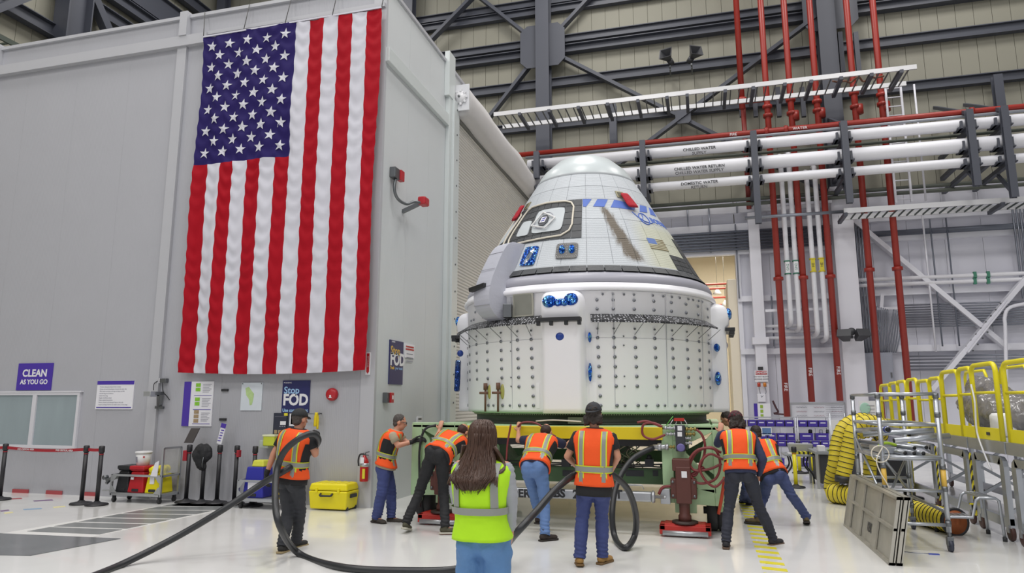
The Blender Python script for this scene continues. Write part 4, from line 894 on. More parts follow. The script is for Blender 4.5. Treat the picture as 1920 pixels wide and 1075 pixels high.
M_skin = mat('skin', '#c08a70', .5, var=.06, vscale=9); M_or = fabric('vest_orange', '#f2571b', .05, .25); M_lime = fabric('vest_lime', '#b4ea1e', .04, .25); M_tape = mat('reflective_tape', '#8c8f8a', .35, .1); M_edge = fabric('tape_edge_yellow', '#d3dc3c', .03, .1); M_mesh = fabric('vest_black_mesh', '#1c1d20')
M_tb = fabric('shirt_black', '#1c1d20', .1); M_tn = fabric('shirt_navy', '#23253f', .1); M_tan = fabric('shirt_tan', '#a39780', .06); M_hood = fabric('hoodie_grey', '#9da0a6', .08)
M_jean = fabric('jeans_blue', '#3a4577', .18, .5, 20); M_jean2 = fabric('jeans_faded', '#5e7cac', .22, .5, 20, 4); M_jean3 = fabric('jeans_light', '#5b84b4', .2, .5, 20, 4); M_pb = fabric('trousers_black', '#1f2023', .15, .4); M_pg_ = fabric('trousers_charcoal', '#33353a', .15, .5); M_pn = fabric('trousers_navy', '#2b2e3a', .15, .5)
M_glove = fabric('glove_black', '#1e1f21'); M_hbr = mat('hair_brown', '#4d362b', .45, var=.4, vscale=30, stretch=(1, 1, .15), bump=.5, bscale=60); M_hdk = mat('hair_dark', '#2a211c', .6, var=.3, vscale=25, bump=.7, bscale=40); M_hgr = mat('hair_grey', '#45403c', .6, var=.4, vscale=30, bump=.7, bscale=50)
M_boot = fabric('boot_tan', '#a07c47', .1); M_shb = fabric('shoe_black', '#26262a'); M_shg = fabric('shoe_olive', '#4c4a3a'); M_sole_d = mat('sole_dark', '#2c2622', .7); M_sole_w = mat('sole_pale', '#b9b6a8', .6); M_eye = mat('eye_white', '#e8e4dc', .3); M_iris = mat('iris', '#3b2a20', .3)
def hand_prims(b, w, d, pn, thumb, curl=.5, s=1.0):
    """w wrist, d finger direction, pn palm normal, thumb side vector"""
    d = Vector(d).normalized(); pn = Vector(pn); pn = (pn - d * pn.dot(d)).normalized(); t = d.cross(pn)
    if t.dot(Vector(thumb)) < 0: t = -t
    R = Matrix((t, d, pn)).transposed(); w = Vector(w)
    b.ell(w + d * .055 * s, (.042 * s, .055 * s, .016 * s), R, 12, 8); tcap(b, w - d * .01, w + d * .04 * s, .024 * s, .026 * s, 10)
    for k, (x, L) in enumerate(((.030, .072), (.010, .08), (-.011, .075), (-.031, .06))):
        p = w + t * x * s + d * .09 * s; a = curl * .6; q = p + (d * cos(a) + pn * sin(a)) * L * .45 * s; a2 = curl * 1.6; r = q + (d * cos(a2) + pn * sin(a2)) * L * .35 * s; a3 = curl * 2.4; e = r + (d * cos(a3) + pn * sin(a3)) * L * .28 * s
        tcap(b, p - d * .02, q, .0105 * s, .010 * s, 8); tcap(b, q, r, .010 * s, .009 * s, 8); tcap(b, r, e, .009 * s, .008 * s, 8)
    p = w + t * .03 * s + d * .025 * s; q = p + (t * .75 + d * .6 + pn * .25).normalized() * .045 * s; e = q + (t * .25 + d * .9 + pn * .4).normalized() * .032 * s
    tcap(b, p, q, .015 * s, .012 * s, 8); tcap(b, q, e, .012 * s, .010 * s, 8)
def person(label, P, N, H, face, rp, rn, legs, arms, top, pants, shoes, vest='orange', sleeve='short', gloves=(), hair=None, cap=None, sc=1.0, wide=1.0, jean_r=1.0, hem=-.1, glasses=False, seed=0, bend=.03, vhem=-.02, headtilt=None, slv=1.0):
    """joint positions are world points. legs/arms: [(a, b, dir, extra...)] for left, right"""
    P, N, H = Vector(P), Vector(N), Vector(H); T = Torso(P, N, rp, rn, sc, bend, wide, seed); up = T.up
    foot = min((l[1] for l in legs), key=lambda q: q.z)
    root = thing('person', label, 'person', (P.x, P.y, 0))
    fc = Vector(face).normalized(); hu = Vector(headtilt).normalized() if headtilt else (H - N).normalized().lerp(Vector((0, 0, 1)), .5).normalized(); hr = fc.cross(hu).normalized(); fc = hu.cross(hr)
    HR = Matrix((hr, fc, hu)).transposed(); hp = lambda x, y, z: H + HR @ Vector((x, y, z)) * sc
    # continuous body: torso, neck, head with nose, ears and jaw, arms with five fingered hands, legs
    b = MB(); b.add(*(lambda q: (q.v, q.f))(T.shell(-.1, 1.0, -.02, 10, 8)))
    tcap(b, N - up * .04, H + HR @ Vector((0, -.015, -.06)), .056 * sc, .052 * sc)
    b.ell(hp(0, -.012, .025), (.076 * sc, .096 * sc, .096 * sc), HR); b.ell(hp(0, .012, -.045), (.058 * sc, .075 * sc, .072 * sc), HR); b.ell(hp(0, .05, -.085), (.03 * sc, .03 * sc, .025 * sc), HR)
    tcap(b, hp(0, .082, .01), hp(0, .102, -.022), .010 * sc, .015 * sc, 8); b.ell(hp(0, .082, -.055), (.024 * sc, .012 * sc, .008 * sc), HR); b.ell(hp(0, .08, .028), (.05 * sc, .015 * sc, .010 * sc), HR)
    for s in (-1, 1): b.ell(hp(s * .078, -.005, -.01), (.012 * sc, .022 * sc, .033 * sc), HR)
    c, r1, f1 = T.fr(.86); sh = {}
    for s, (elb, wr, hd_, pn) in zip((-1, 1), arms):
        S = c + T.fr(.86)[1] * s * .172 * sc * wide + up * .01; sh[s] = S
        tcap(b, S, elb, .052 * sc, .040 * sc); tcap(b, elb, Vector(elb).lerp(Vector(wr), .4), .042 * sc, .038 * sc); tcap(b, Vector(elb).lerp(Vector(wr), .3), wr, .038 * sc, .026 * sc)
        if s not in gloves: hand_prims(b, wr, hd_, pn, (0, 0, 1), .45, sc)
        else: tcap(b, wr, Vector(wr) + Vector(hd_).normalized() * .05, .022, .02)
    hips = {}
    for s, (kn, an, toe) in zip((-1, 1), legs):
        Hp = P + T.rp * s * .09 * sc - up * .03; hips[s] = Hp
        tcap(b, Hp, kn, .07, .05); tcap(b, kn, an, .05, .034); 
        t_ = Vector(toe).normalized(); tcap(b, Vector(an) + Vector((0, 0, -.03)), Vector(an) + t_ * .1 + Vector((0, 0, -.05)), .032, .028)
    blob(b, .0105, 'body', M_skin, root, 3)
    for s in (-1, 1):
        e = MB().ell(hp(s * .031, .078, .008), (.012 * sc, .010 * sc, .009 * sc), HR, 10, 6).build('eye', M_eye, root); MB().ell(hp(s * .031, .087, .008), (.005 * sc, .003 * sc, .005 * sc), HR, 8, 5).build('iris', M_iris, e)
    # trousers
    b = MB(); j = jean_r; b.ell(P - up * .02, (.168 * sc * wide, .125 * sc, .13 * sc), Matrix((T.rp, up.cross(T.rp), up)).transposed()); fw = up.cross(T.rp)
    for s in (-1, 1): b.ell(P + T.rp * s * .075 * sc - up * .06 - fw * .045, (.088 * sc, .095 * sc, .11 * sc))
    cuts = []
    for s, (kn, an, toe) in zip((-1, 1), legs):
        kn = Vector(kn); an = Vector(an)
        tcap(b, hips[s], kn, .095 * sc, .074 * sc * j); tcap(b, hips[s].lerp(kn, .2), kn, .098 * sc, .07 * sc * j); tcap(b, kn, kn.lerp(an, .4), .072 * sc * j, .068 * sc * j); d = (an - kn).normalized(); tcap(b, kn.lerp(an, .35), an + d * .06, .07 * sc * j, .06 * sc * j)
        cuts.append(((an + d * .025, .16), d))
    cuts.append(((P + up * .115 * sc, .4), up))
    kk = [(Vector(l[0]), Vector(l[1])) for l in legs]
    def dp(co):
        f = noise.noise(Vector((co.x * 9 + seed, co.y * 9, co.z * 22))) * .009 + noise.noise(co * 5 + Vector((seed, 0, 0))) * .012
        for kn, an in kk:
            dk = (co - kn).length; da = (co - an).length
            if dk < .16: f += .007 * (1 - dk / .16) * sin(co.z * 130 + co.x * 25 + seed)
            if da < .2: f += .009 * (1 - da / .2) * sin(co.z * 150 + co.x * 20 + seed)
        return f
    blob(b, .012, 'trousers', pants, root, 3, cuts, dp)
    # shoes
    sm_, sole = shoes
    for s, (kn, an, toe) in zip((-1, 1), legs):
        an = Vector(an); t_ = Vector(toe).normalized(); u_ = (an - Vector(kn)).normalized() * -1; u_ = Vector((0, 0, 1)).lerp(u_, .15); u_ = (u_ - t_ * u_.dot(t_)).normalized(); r_ = t_.cross(u_); R = Matrix((r_, t_, u_)).transposed()
        q = lambda x, y, z: an + R @ Vector((x, y, z)) * sc
        b = MB(); b.ell(q(0, -.02, -.045), (.044, .058, .045), R); b.ell(q(0, .07, -.055), (.046, .09, .035), R); b.ell(q(0, .13, -.06), (.048, .06, .032), R); tcap(b, q(0, 0, -.03), q(0, -.005, .02), .043, .042); b.v = [p for p in b.v]
        so = blob(b, .009, 'shoe', sm_, root, 3, [((q(0, 0, -.085), .5), -u_)])
        vs = []; prof_ = [(-.045, -.06), (-.03, -.083), (.03, -.083), (.045, -.06), (.042, 0), (.046, .08), (.052, .13), (.045, .175), (.02, .197), (-.02, .197), (-.045, .175), (-.052, .13), (-.046, .08), (-.042, 0)]
        b = MB().poly([q(x, y, -.098) for x, y in prof_], u_ * .022 * sc); b.build('sole', sole, so, bevel=.004, bseg=1)
    # shirt with sleeves
    b = T.shell(hem, 1.03, .012, 18, 12, .006)
    tb = b.build('shirt', top, root)
    for s, (elb, wr, hd_, pn) in zip((-1, 1), arms):
        elb, wr = Vector(elb), Vector(wr); S = sh[s]; pts = [S - (elb - S).normalized() * .03, S, S.lerp(elb, .35), S.lerp(elb, .68)]; rs = [.05, .069, .066, .062]
        if sleeve == 'long':
            pts += [elb, elb.lerp(wr, .3), elb.lerp(wr, .6), elb.lerp(wr, .85), elb.lerp(wr, .96)]; rs += [.056, .053, .048, .042, .034]
            q = []; rr = []
            for i in range(len(pts) - 1):
                for k in range(4): q.append(pts[i].lerp(pts[i + 1], k / 4)); rr.append((rs[i] + (rs[i + 1] - rs[i]) * k / 4) * sc * (1 + .05 * sin(i * 9 + k * 2.7 + seed)))
            pts = q + [pts[-1]]; rs = rr + [rs[-1] * sc]; MB().tube(pts, [x * slv for x in rs], 14).build('sleeve', top, root)
        else: MB().tube(pts, [r * sc for r in rs], 14).build('sleeve', top, root)
    # vest with taped stripes
    if vest:
        vm = M_or if vest == 'orange' else M_lime; vo = T.shell(vhem, 1.015, .024, 24, 16, .012).build('safety_vest', vm, root)
        W_ = .021 if vest == 'orange' else .022
        bz0, bz1 = (.24, .33) if vest == 'orange' else (.29, .385)
        for side in (-1, 1):
            for s in (-1, 1):
                xc = .125 * s
                for (v0, v1) in (((vhem, bz0), (bz1, .97)) if vest == 'orange' else ((bz1, .97),)):
                    if vest == 'orange': T.strip(xc - .034, xc + .034, v0, v1, .030, side).build('tape_edge', M_edge, vo)
                    T.strip(xc - W_, xc + W_, v0, v1, .033, side).build('reflective_tape', M_tape, vo)
        if vest == 'orange': T.band(bz0 - .02, bz1 + .02, .034).build('tape_edge', M_edge, vo)
        T.band(bz0, bz1, .038).build('reflective_tape', M_tape, vo)
        if vest == 'orange':
            for s in (-1, 1): T.strip(s * .9, s * 1.0, vhem + .01, .74, .029, -1, 12, True).build('side_mesh', M_mesh, vo); T.strip(s * .8, s * 1.0, vhem + .01, .74, .029, 1, 12, True).build('side_mesh', M_mesh, vo)
    for s in gloves:
        elb, wr, hd_, pn = arms[0 if s < 0 else 1]; b = MB(); hand_prims(b, wr, hd_, pn, (0, 0, 1), .6, sc * 1.12); d = (Vector(wr) - Vector(elb)).normalized(); tcap(b, Vector(wr) - d * .03, Vector(wr), .036, .034)
        blob(b, .0085, 'glove', M_glove, root, 2)
    def hairblob(m, kind):
        b = MB()
        if kind == 'short': b.ell(hp(0, -.022, .036), (.081 * sc, .095 * sc, .094 * sc), HR); b.ell(hp(0, -.05, -.03), (.068 * sc, .05 * sc, .05 * sc), HR); a_ = .006
        elif kind == 'curly':
            b.ell(hp(0, -.03, .03), (.088 * sc, .1 * sc, .1 * sc), HR)
            for i in range(26): a = i * 2.4; b.ell(hp(.085 * cos(a), -.06 + .045 * sin(a) * .8, -.03 - .075 * (i / 26)), (.028, .028, .03), HR, 8, 6)
            a_ = .012
        elif kind == 'bald': b.ell(hp(0, -.024, .02), (.079 * sc, .092 * sc, .085 * sc), HR); a_ = .004
        o = blob(b, .010, 'hair', m, root, 2, [((hp(0, .05, 0), .4), fc), ], lambda co: noise.noise(co * 45) * a_)
    if hair and hair[1] in ('short', 'curly', 'bald'): hairblob(*hair)
    if hair and hair[1] == 'long':
        vs = []; fs = []; n = 30; m_ = 28
        rows = [(.118, .02, .02), (.11, .05, .055), (.08, .074, .09), (.03, .086, .102), (-.03, .088, .1), (-.09, .096, .085), (-.14, .115, .07), (-.19, .135, .058), (-.23, .145, .05), (-.26, .125, .045), (-.29, .09, .035), (-.315, .05, .025)]
        for i, (z, a, d_) in enumerate(rows):
            for k in range(m_):
                t = 2 * pi * k / m_; rr = 1 + .06 * noise.noise(Vector((cos(t) * 4, sin(t) * 4, i * .12))); y0_ = -.025 if i < 5 else -.05 - .125 * min(1, (i - 5) / 4)
                zz = z + (.03 * noise.noise(Vector((t * 3, 5, 1))) if i > 8 else 0)
                vs.append(hp(a * cos(t) * rr, y0_ + d_ * sin(t) * rr * (.55 if sin(t) > 0 and z < .06 else 1), zz))
        for i in range(len(rows) - 1):
            for k in range(m_): a = i * m_ + k; c_ = i * m_ + (k + 1) % m_; fs.append((a, a + m_, c_ + m_, c_))
        fs += [tuple(range(m_)), tuple(range((len(rows)) * m_ - 1, (len(rows) - 1) * m_ - 1, -1))]
        b = MB().add(vs, fs, 0, True); rnd = random.Random(5)
        for q_ in range(150):
            t = pi + rnd.random() * pi if q_ % 5 else rnd.choice((pi * .95, pi * 2.05)); i0 = rnd.randint(0, 3); pts = []; w_ = 1.0 + rnd.random() * .06; le = len(rows) - rnd.randint(0, 2)
            for i in range(i0, le):
                z, a, d_ = rows[i]; y0_ = -.025 if i < 5 else -.05 - .125 * min(1, (i - 5) / 4); tt = t + .1 * sin(i * .7 + q_); pts.append(hp(a * cos(tt) * w_, y0_ + d_ * sin(tt) * w_, z - (.03 * rnd.random() if i == le - 1 else 0)))
            if len(pts) > 3: b.tube(smooth(pts, 2), [.0045 * (1 - .8 * k / (len(pts) * 2)) for k in range(len(smooth(pts, 2)))], 4)
        for s in (-1, 1):                                     # locks that fall over the shoulders
            for q_ in range(7):
                pts = [hp(s * (.09 + .004 * q_), -.02 - .01 * q_, -.05), hp(s * (.115 + .007 * q_), -.03, -.15), hp(s * (.14 + .006 * q_), -.09, -.2), hp(s * (.165 - .012 * q_), -.14, -.25), hp(s * (.175 - .014 * q_), -.16, -.29 + .01 * q_)]
                sp_ = smooth(pts, 3); b.tube(sp_, [.011 * (1 - .85 * (k / len(sp_)) ** 2) for k in range(len(sp_))], 5)
        b.build('hair', hair[0], root)
    if cap:
        cm, back = cap; d_ = -1 if back else 1
        vs = []; rows_ = [(0, 1), (.35, .97), (.65, .82), (.88, .55), (1, .12)]
        b = MB(); o = hp(0, -.016, .028); pr = [(1.0, 0), (1.02, .01)] + [(cos(a), sin(a)) for a in [i * pi / 16 for i in range(1, 9)]]
        for r_, h in pr:
            for k in range(24): t = 2 * pi * k / 24; vs.append(o + HR @ Vector((.092 * r_ * cos(t), .108 * r_ * sin(t), .012 + .098 * h)) * sc)
        fs = [(i * 24 + k, i * 24 + (k + 1) % 24, (i + 1) * 24 + (k + 1) % 24, (i + 1) * 24 + k) for i in range(len(pr) - 1) for k in range(24)] + [tuple(range(23, -1, -1))]
        co_ = b.add(vs, fs, 0, True).build('cap', cm, root)
        br = [hp(.08 * cos(a), -.016 + d_ * (.055 + .105 * sin(a)), .036 - .022 * sin(a) * 1.2) for a in [pi * i / 12 for i in range(13)]] + [hp(-.085, -.016 + d_ * .02, .036), hp(.085, -.016 + d_ * .02, .036)]
        MB().poly(br, HR @ Vector((0, 0, .008))).build('brim', cm, co_); MB().ell(hp(0, -.016, .137), (.008, .008, .005)).build('button', cm, co_)
    if glasses:
        for s in (-1, 1):
            MB().tube([hp(s * .055, .092, .008), hp(s * .078, .07, .01), hp(s * .083, .0, .008)], .003, 5).tube(arc(hp(s * .031, .1, .006), .018, 0, 2 * pi, 12, hr, hu), .0025, 4).build('glasses', M_blk, root)
    return root, T, sh
V3 = Vector
def q3(px, py, Y): return PY(px, py, Y)
rt = V3((1, 0, 0))
# man in the middle: backward cap, tan boots, walking away
g1, g2 = G(1080, 1062), G(1134, 1058); Ym = (g1.y + g2.y) / 2
P_, N_ = q3(1114, 908, Ym), q3(1115, 805, Ym)
w6 = person('person in orange vest, backwards black cap and tan boots feeding the black hose', P_, N_, q3(1114, 777, Ym + .02), (.1, 1, -.1), rt, rt,
    [(q3(1092, 972, Ym + .05), q3(1087, 1043, g1.y + .02), (-.25, 1, -.12)), (q3(1128, 968, Ym + .1), q3(1129, 1040, g2.y), (.45, 1, 0))],
    [(q3(1064, 856, Ym - .02), q3(1084, 878, Ym + .28), (.6, .8, 0), (.3, -.3, -1)), (q3(1158, 856, Ym - .02), q3(1146, 884, Ym + .25), (-.4, .8, 0), (-.3, -.3, -1))],
    M_tb, M_jean, (M_boot, mat('sole_tan', '#6f5634', .7)), hair=(M_hdk, 'curly'), cap=(fabric('cap_charcoal', '#33353a', .05), True), wide=1.05, seed=1, hem=-.2, jean_r=1.06)[0]
Mf = frame(q3(1111, 769, Ym - .094), (1, 0, -.02), (0, .12, 1)); b = MB()
for x0, x1, z0, z1 in ((-.017, .017, .013, .017), (-.017, .017, -.017, -.013), (-.017, -.013, -.017, .017), (.013, .017, -.017, .017), (-.007, .007, .004, .007), (-.007, .007, -.006, -.003), (-.002, .002, -.006, .007)):
    b.add([Mf @ V3((x, z, h)) for h in (0, .003) for x, z in ((x0, z0), (x1, z0), (x1, z1), (x0, z1))], [(4, 5, 6, 7), (0, 1, 5, 4), (1, 2, 6, 5), (2, 3, 7, 6), (3, 0, 4, 7)])
b.build('cap_badge', M_w, w6)
# right: maroon cap, navy long sleeves
g1, g2 = G(1356, 1029), G(1450, 1023)
P_, N_ = q3(1388, 882, 9.3), q3(1382, 808, 9.42)
person('person in orange vest and maroon cap pushing the right end of the cart', P_, N_, q3(1379, 790, 9.5), (-.3, 1, -.15), rt, (1, .15, 0),
    [(q3(1367, 952, 9.35), q3(1361, 1013, g1.y), (.05, 1, 0)), (q3(1422, 948, 9.45), q3(1449, 1008, g2.y + .05), (.7, .8, 0))],
    [(q3(1346, 832, 9.62), q3(1351, 812, 9.86), (.1, .3, 1), (0, 1, -.2)), (q3(1430, 862, 9.3), q3(1422, 892, 9.45), (-.1, .4, -1), (-1, 0, 0))],
    fabric('shirt_plaid', '#2c3350', .35, .3, 14, 30), M_pn, (M_shb, mat('sole_brown', '#5d4a3c', .7)), sleeve='long', hair=(M_hdk, 'curly'), cap=(fabric('cap_maroon', '#52222b', .05), False), sc=.97, seed=2)
# behind him: crouched, lunging
g1, g2 = G(1412, 984), G(1513, 985)
person('person in orange vest lunging forward behind the maroon capped worker', q3(1449, 890, 11.05), q3(1424, 832, 11.35), q3(1417, 814, 11.45), (-.4, 1, -.3), (1, -.35, 0), (.9, -.2, 0),
    [(q3(1432, 930, 11.3), q3(1421, 970, g1.y), (-1, .3, 0)), (q3(1484, 928, 11.0), q3(1511, 968, g2.y), (.1, 1, -.2))],
    [(q3(1400, 850, 11.6), q3(1385, 838, 11.8), (-.3, 1, 0), (0, 1, 0)), (q3(1440, 862, 11.55), q3(1425, 868, 11.8), (-.5, 1, 0), (0, 1, 0))],
    M_tb, fabric('jeans_slate', '#3f4a73', .2, .5, 20), (fabric('boot_brown', '#5d5138', .1), M_sole_d), hair=(M_hdk, 'short'), seed=3)
# far side
g1 = G(1398, 947)
person('person without a vest bending on the far side of the cart end', q3(1402, 872, 12.3), q3(1378, 808, 12.4), q3(1362, 786, 12.45), (-1, .3, -.4), (.3, 1, 0), (.3, 1, 0),
    [(q3(1399, 912, 12.1), q3(1393, 937, g1.y + .2), (1, -.3, 0)), (q3(1402, 912, 12.3), q3(1405, 938, g1.y), (.9, .3, .1))],
    [(q3(1366, 838, 12.0), q3(1352, 822, 12.2), (-1, .2, 0), (0, 1, 0)), (q3(1372, 838, 12.6), q3(1356, 822, 12.7), (-1, .2, 0), (0, 1, 0))],
    M_tn, M_jean, (M_shb, M_sole_d), vest=None, hair=(M_hdk, 'short'), seed=4, headtilt=(-.5, 0, 1))
# pushing with faded jeans and raised left hand
g2 = G(1024, 1015)
person('person in faded jeans leaning with one raised hand on the yellow beam', q3(1003, 876, 9.15), q3(1020, 822, 9.52), q3(1024, 812, 9.66), (.1, 1, -.5), (1, -.15, 0), (1, -.1, -.05),
    [(q3(1003, 934, 9.5), q3(1010, 968, 9.62), (.2, 1, 0)), (q3(1022, 943, 9.25), q3(1021, 1000, g2.y), (.75, .7, 0))],
    [(q3(972, 826, 9.62), q3(972, 810, 9.88), (0, .25, 1), (0, 1, -.3)), (q3(1064, 836, 9.62), q3(1080, 818, 9.9), (.3, .6, .4), (0, 1, -.2))],
    M_tn, M_jean2, (fabric('shoe_brown', '#332a26'), M_sole_d), hair=(mat('hair_cropped', '#3b2b24', .7, var=.2, vscale=30), 'bald'), seed=5, hem=-.06, headtilt=(.05, .7, 1))
# pushing with black trousers
g1, g2 = G(757, 1001), G(836, 1003)
person('person in orange vest and black trousers bent forward pushing the cart', q3(822, 853, 9.3), q3(857, 821, 9.66), q3(868, 811, 9.78), (.35, 1, -.5), (1, -.1, -.1), (.95, -.2, -.25),
    [(q3(787, 922, 9.3), q3(762, 979, g1.y + .05), (-.1, 1, -.25)), (q3(832, 926, 9.4), q3(835, 987, g2.y), (1, .35, 0))],
    [(q3(816, 828, 9.72), q3(824, 807, 9.9), (.1, .3, 1), (0, 1, -.3)), (q3(884, 850, 9.85), q3(880, 828, 9.92), (.2, .5, .8), (0, 1, -.3))],
    M_tb, M_pb, (M_shg, M_sole_w), hair=(mat('hair_cropped2', '#3a241e', .7, var=.2, vscale=30), 'bald'), seed=6, wide=1.08, headtilt=(.3, .7, 1))
# far left pusher in profile
g1, g2 = G(704, 981), G(735, 980)
person('grey-haired person in orange vest and gloves pushing the left cart end', q3(724, 872, 9.75), q3(743, 808, 9.78), q3(750, 793, 9.82), (1, .35, -.1), (.35, -1, 0), (.3, -1, 0),
    [(q3(734, 924, 9.95), q3(734, 969, g2.y + .05), (1, .1, 0)), (q3(716, 925, 9.62), q3(706, 968, g1.y), (1, -.25, -.12))],
    [(q3(764, 831, 9.95), q3(780, 826, 10.0), (1, 0, .2), (1, .2, 0)), (q3(746, 836, 9.6), q3(773, 829, 9.75), (.6, .1, .6), (1, .2, -.2))],
    M_tan, M_jean, (fabric('shoe_grey', '#3d3833'), M_sole_d), gloves=(1, -1), hair=(M_hgr, 'short'), glasses=True, seed=7, jean_r=1.12, bend=.05, hem=-.08)
# left man with hose on the shoulder
g1 = G(530, 1037); g2 = G(556, 1030); Ym = g1.y + .1
person('person in black cap and orange vest carrying the hose over one shoulder', q3(547, 893, Ym), q3(560, 806, Ym), q3(563, 787, Ym + .02), (.35, 1, -.1), (1, -.15, 0), (1, -.1, 0),
    [(q3(540, 958, Ym + .05), q3(530, 1021, g1.y), (-.1, 1, -.1)), (q3(562, 955, Ym + .12), q3(556, 1012, g2.y + .1), (.2, 1, 0))],
    [(q3(514, 850, Ym - .05), q3(500, 888, Ym - .08), (-.25, .2, -1), (1, .4, 0)), (q3(591, 852, Ym), q3(594, 832, Ym + .2), (.0, .1, 1), (-1, .3, 0))],
    M_tb, M_pg_, (fabric('shoe_charcoal', '#2e2d2c'), mat('sole_sand', '#a18f6a', .7)), gloves=(-1, 1), hair=(M_hgr, 'short'), cap=(fabric('cap_black', '#26282a', .05), False), seed=8, hem=-.15, wide=1.05, jean_r=1.1)
# woman in front
Yw = 4.15; s_ = .94
P_, N_ = q3(905, 1000, Yw), q3(906, 862, Yw)
person('person in lime vest with long brown hair and grey hoodie, back turned', P_, N_, q3(908, 822, Yw + .01), (.15, 1, 0), rt, rt,
    [(q3(878, 1140, Yw), q3(878, 1265, Yw), (0, 1, 0)), (q3(936, 1140, Yw), q3(936, 1265, Yw), (.1, 1, 0))],
    [(q3(858, 930, Yw - .02), q3(866, 978, Yw + .15), (.2, .5, -.8), (1, 0, 0)), (q3(957, 930, Yw - .02), q3(957, 996, Yw + .05), (-.15, .1, -1), (-1, .2, 0))],
    M_hood, M_jean3, (M_shb, M_sole_w), vest='lime', sleeve='long', hair=(M_hbr, 'long'), sc=.94, seed=9, vhem=-.06, hem=-.02, wide=.87, slv=.86)
# ------------------------------------------------------------ pipe rack in front of the back wall
YR = 21.6
M_rp = mat('red_pipe', '#982c22', .4, var=.06); M_wp = mat('pipe_white', '#dedee4', .35, var=.02)
def hpipe(name, label, pl, pr_, x0, x1, r, m, group=None, y=YR, seg=14, flanges=(), jog=0):
    """horizontal pipe along the back wall at the height seen at pixel pl"""
    z = PY(pl[0], pl[1], y).z; t = MB()
    o = MB().cyl((x0, y, z), (x1, y, z), r, seg).build(name, m, label=label, cat='pipe', group=group)
    for fx in flanges: MB().cyl((fx - .05, y, z), (fx + .05, y, z), r * 1.45, 14).build('flange', m, o)
    return o, z
XR0, XR1 = PY(985, 300, YR).x, 20
o, zr_ = hpipe('fire_pipe', 'long red fire pipe running level along the top of the pipe rack', (1450, 245), 0, XR0 - .4, XR1, .085, M_rp, y=YR + .1, flanges=[PY(x, 240, YR).x for x in (1437, 1474, 1828)])
for s, (x, y) in (('FIRE', (1375, 252)), ('WATER', (1500, 240))): text('lettering', s, frame(PY(x, y, YR) + V3((0, .01, 0)), (1, 0, 0), (0, 0, 1)), .12, M_w, o)
p1, z1_ = hpipe('insulated_pipe', 'upper thick white insulated pipe on the rack, right under the red fire pipe', (1280, 283), 0, XR0 + .1, XR1, .17, M_wp)
p2, z2_ = hpipe('insulated_pipe', 'thickest white insulated pipe on the rack, printed chilled water supply', (1280, 318), 0, XR0 + .4, XR1, .21, M_wp)
p3, z3_ = hpipe('insulated_pipe', 'white insulated pipe on the lowest shelf of the rack arms', (1280, 347), 0, XR0 + .4, XR1, .14, M_wp)
hpipe('insulated_pipe', 'slim white pipe lying just behind the lowest pipe of the rack', (1600, 322), 0, 4.5, XR1, .08, M_wp, y=YR + .3)
hpipe('conduit', 'slim grey conduit between the red fire pipe and the upper white pipe', (1400, 257), 0, XR0, XR1, .045, mat('conduit', '#8e9299', .4, .4), y=YR + .05)
hpipe('conduit', 'dark conduit behind the rack below the thickest white pipe', (1280, 300), 0, XR0 + .5, XR1, .05, mat('conduit_dark', '#4b5149', .5), y=YR + .9)
for par, py, ss, r in ((p1, 283, ('CHILLED WATER', 'SUPPLY'), .17), (p2, 318, ('CHILLED WATER RETURN', 'CHILLED WATER SUPPLY'), .21), (p3, 347, ('DOMESTIC WATER', 'RETURN'), .14)):
    for k, s in enumerate(ss): text('lettering', s, frame(PY(1311, py - 4 + 8 * k, YR - r - .005), (1, 0, 0), (0, 0, 1)), .13, M_blk, par, .003, .002)
# rack hangers
for i, (px, pt_, pb) in enumerate(((1006, 285, 335), (1204, 264, 372), (1412, 246, 420), (1581, 228, 382), (1816, 206, 350), (1881, 200, 372))):
    a, b_ = PY(px, pt_, YR - .35), PY(px, pb, YR - .35)
    h = thing('rack_hanger', ['first', 'second', 'third', 'fourth', 'fifth', 'sixth'][i] + ' dark steel pipe rack hanger counted from the capsule side', 'rack hanger', (a.x, YR - .35, b_.z), 0, 'steel hangers of the pipe rack')
    MB().ibeam((a.x, YR - .35, b_.z), (a.x, YR - .35, a.z), .18, .16, (0, 1, 0), .02).build('post', M_steel, h)
    for z, r in ((z1_, .17), (z2_, .21), (z3_, .14)):
        zz = z - r - .06
        MB().bar((a.x, YR - .35, zz), (a.x, YW - .1, zz), .12, .12).build('arm', M_steel, h)
        MB().box(a.x - .26, YR - .2, zz + .06, a.x + .26, YR + .2, zz + .1).box(a.x - .2, YR - .24, zz + .06, a.x - .14, YR + .2, zz + .06 + r * 1.3).box(a.x + .14, YR - .24, zz + .06, a.x + .2, YR + .2, zz + .06 + r * 1.3).build('saddle', M_steel, h)
    MB().bar((a.x, YR - .35, a.z - .1), (a.x, YW - .1, a.z + 1.2 if i > 2 else a.z - .5), .1, .1).build('stay', M_steel, h)
    if i > 2: MB().bar((a.x, YR - .35, b_.z + .1), (a.x, YR + .5, b_.z + .9), .08, .08).build('brace', M_steel, h)
for px in (1150, 1880): x = PY(px, 240, YW - .6).x; MB().ibeam((x, YW - .6, PY(px, 285, YW).z), (x, YW - .6, PY(px, 210 if px < 1200 else 155, YW).z), .25, .25, (0, 1, 0)).build('wall_post', M_steel, kind='structure')
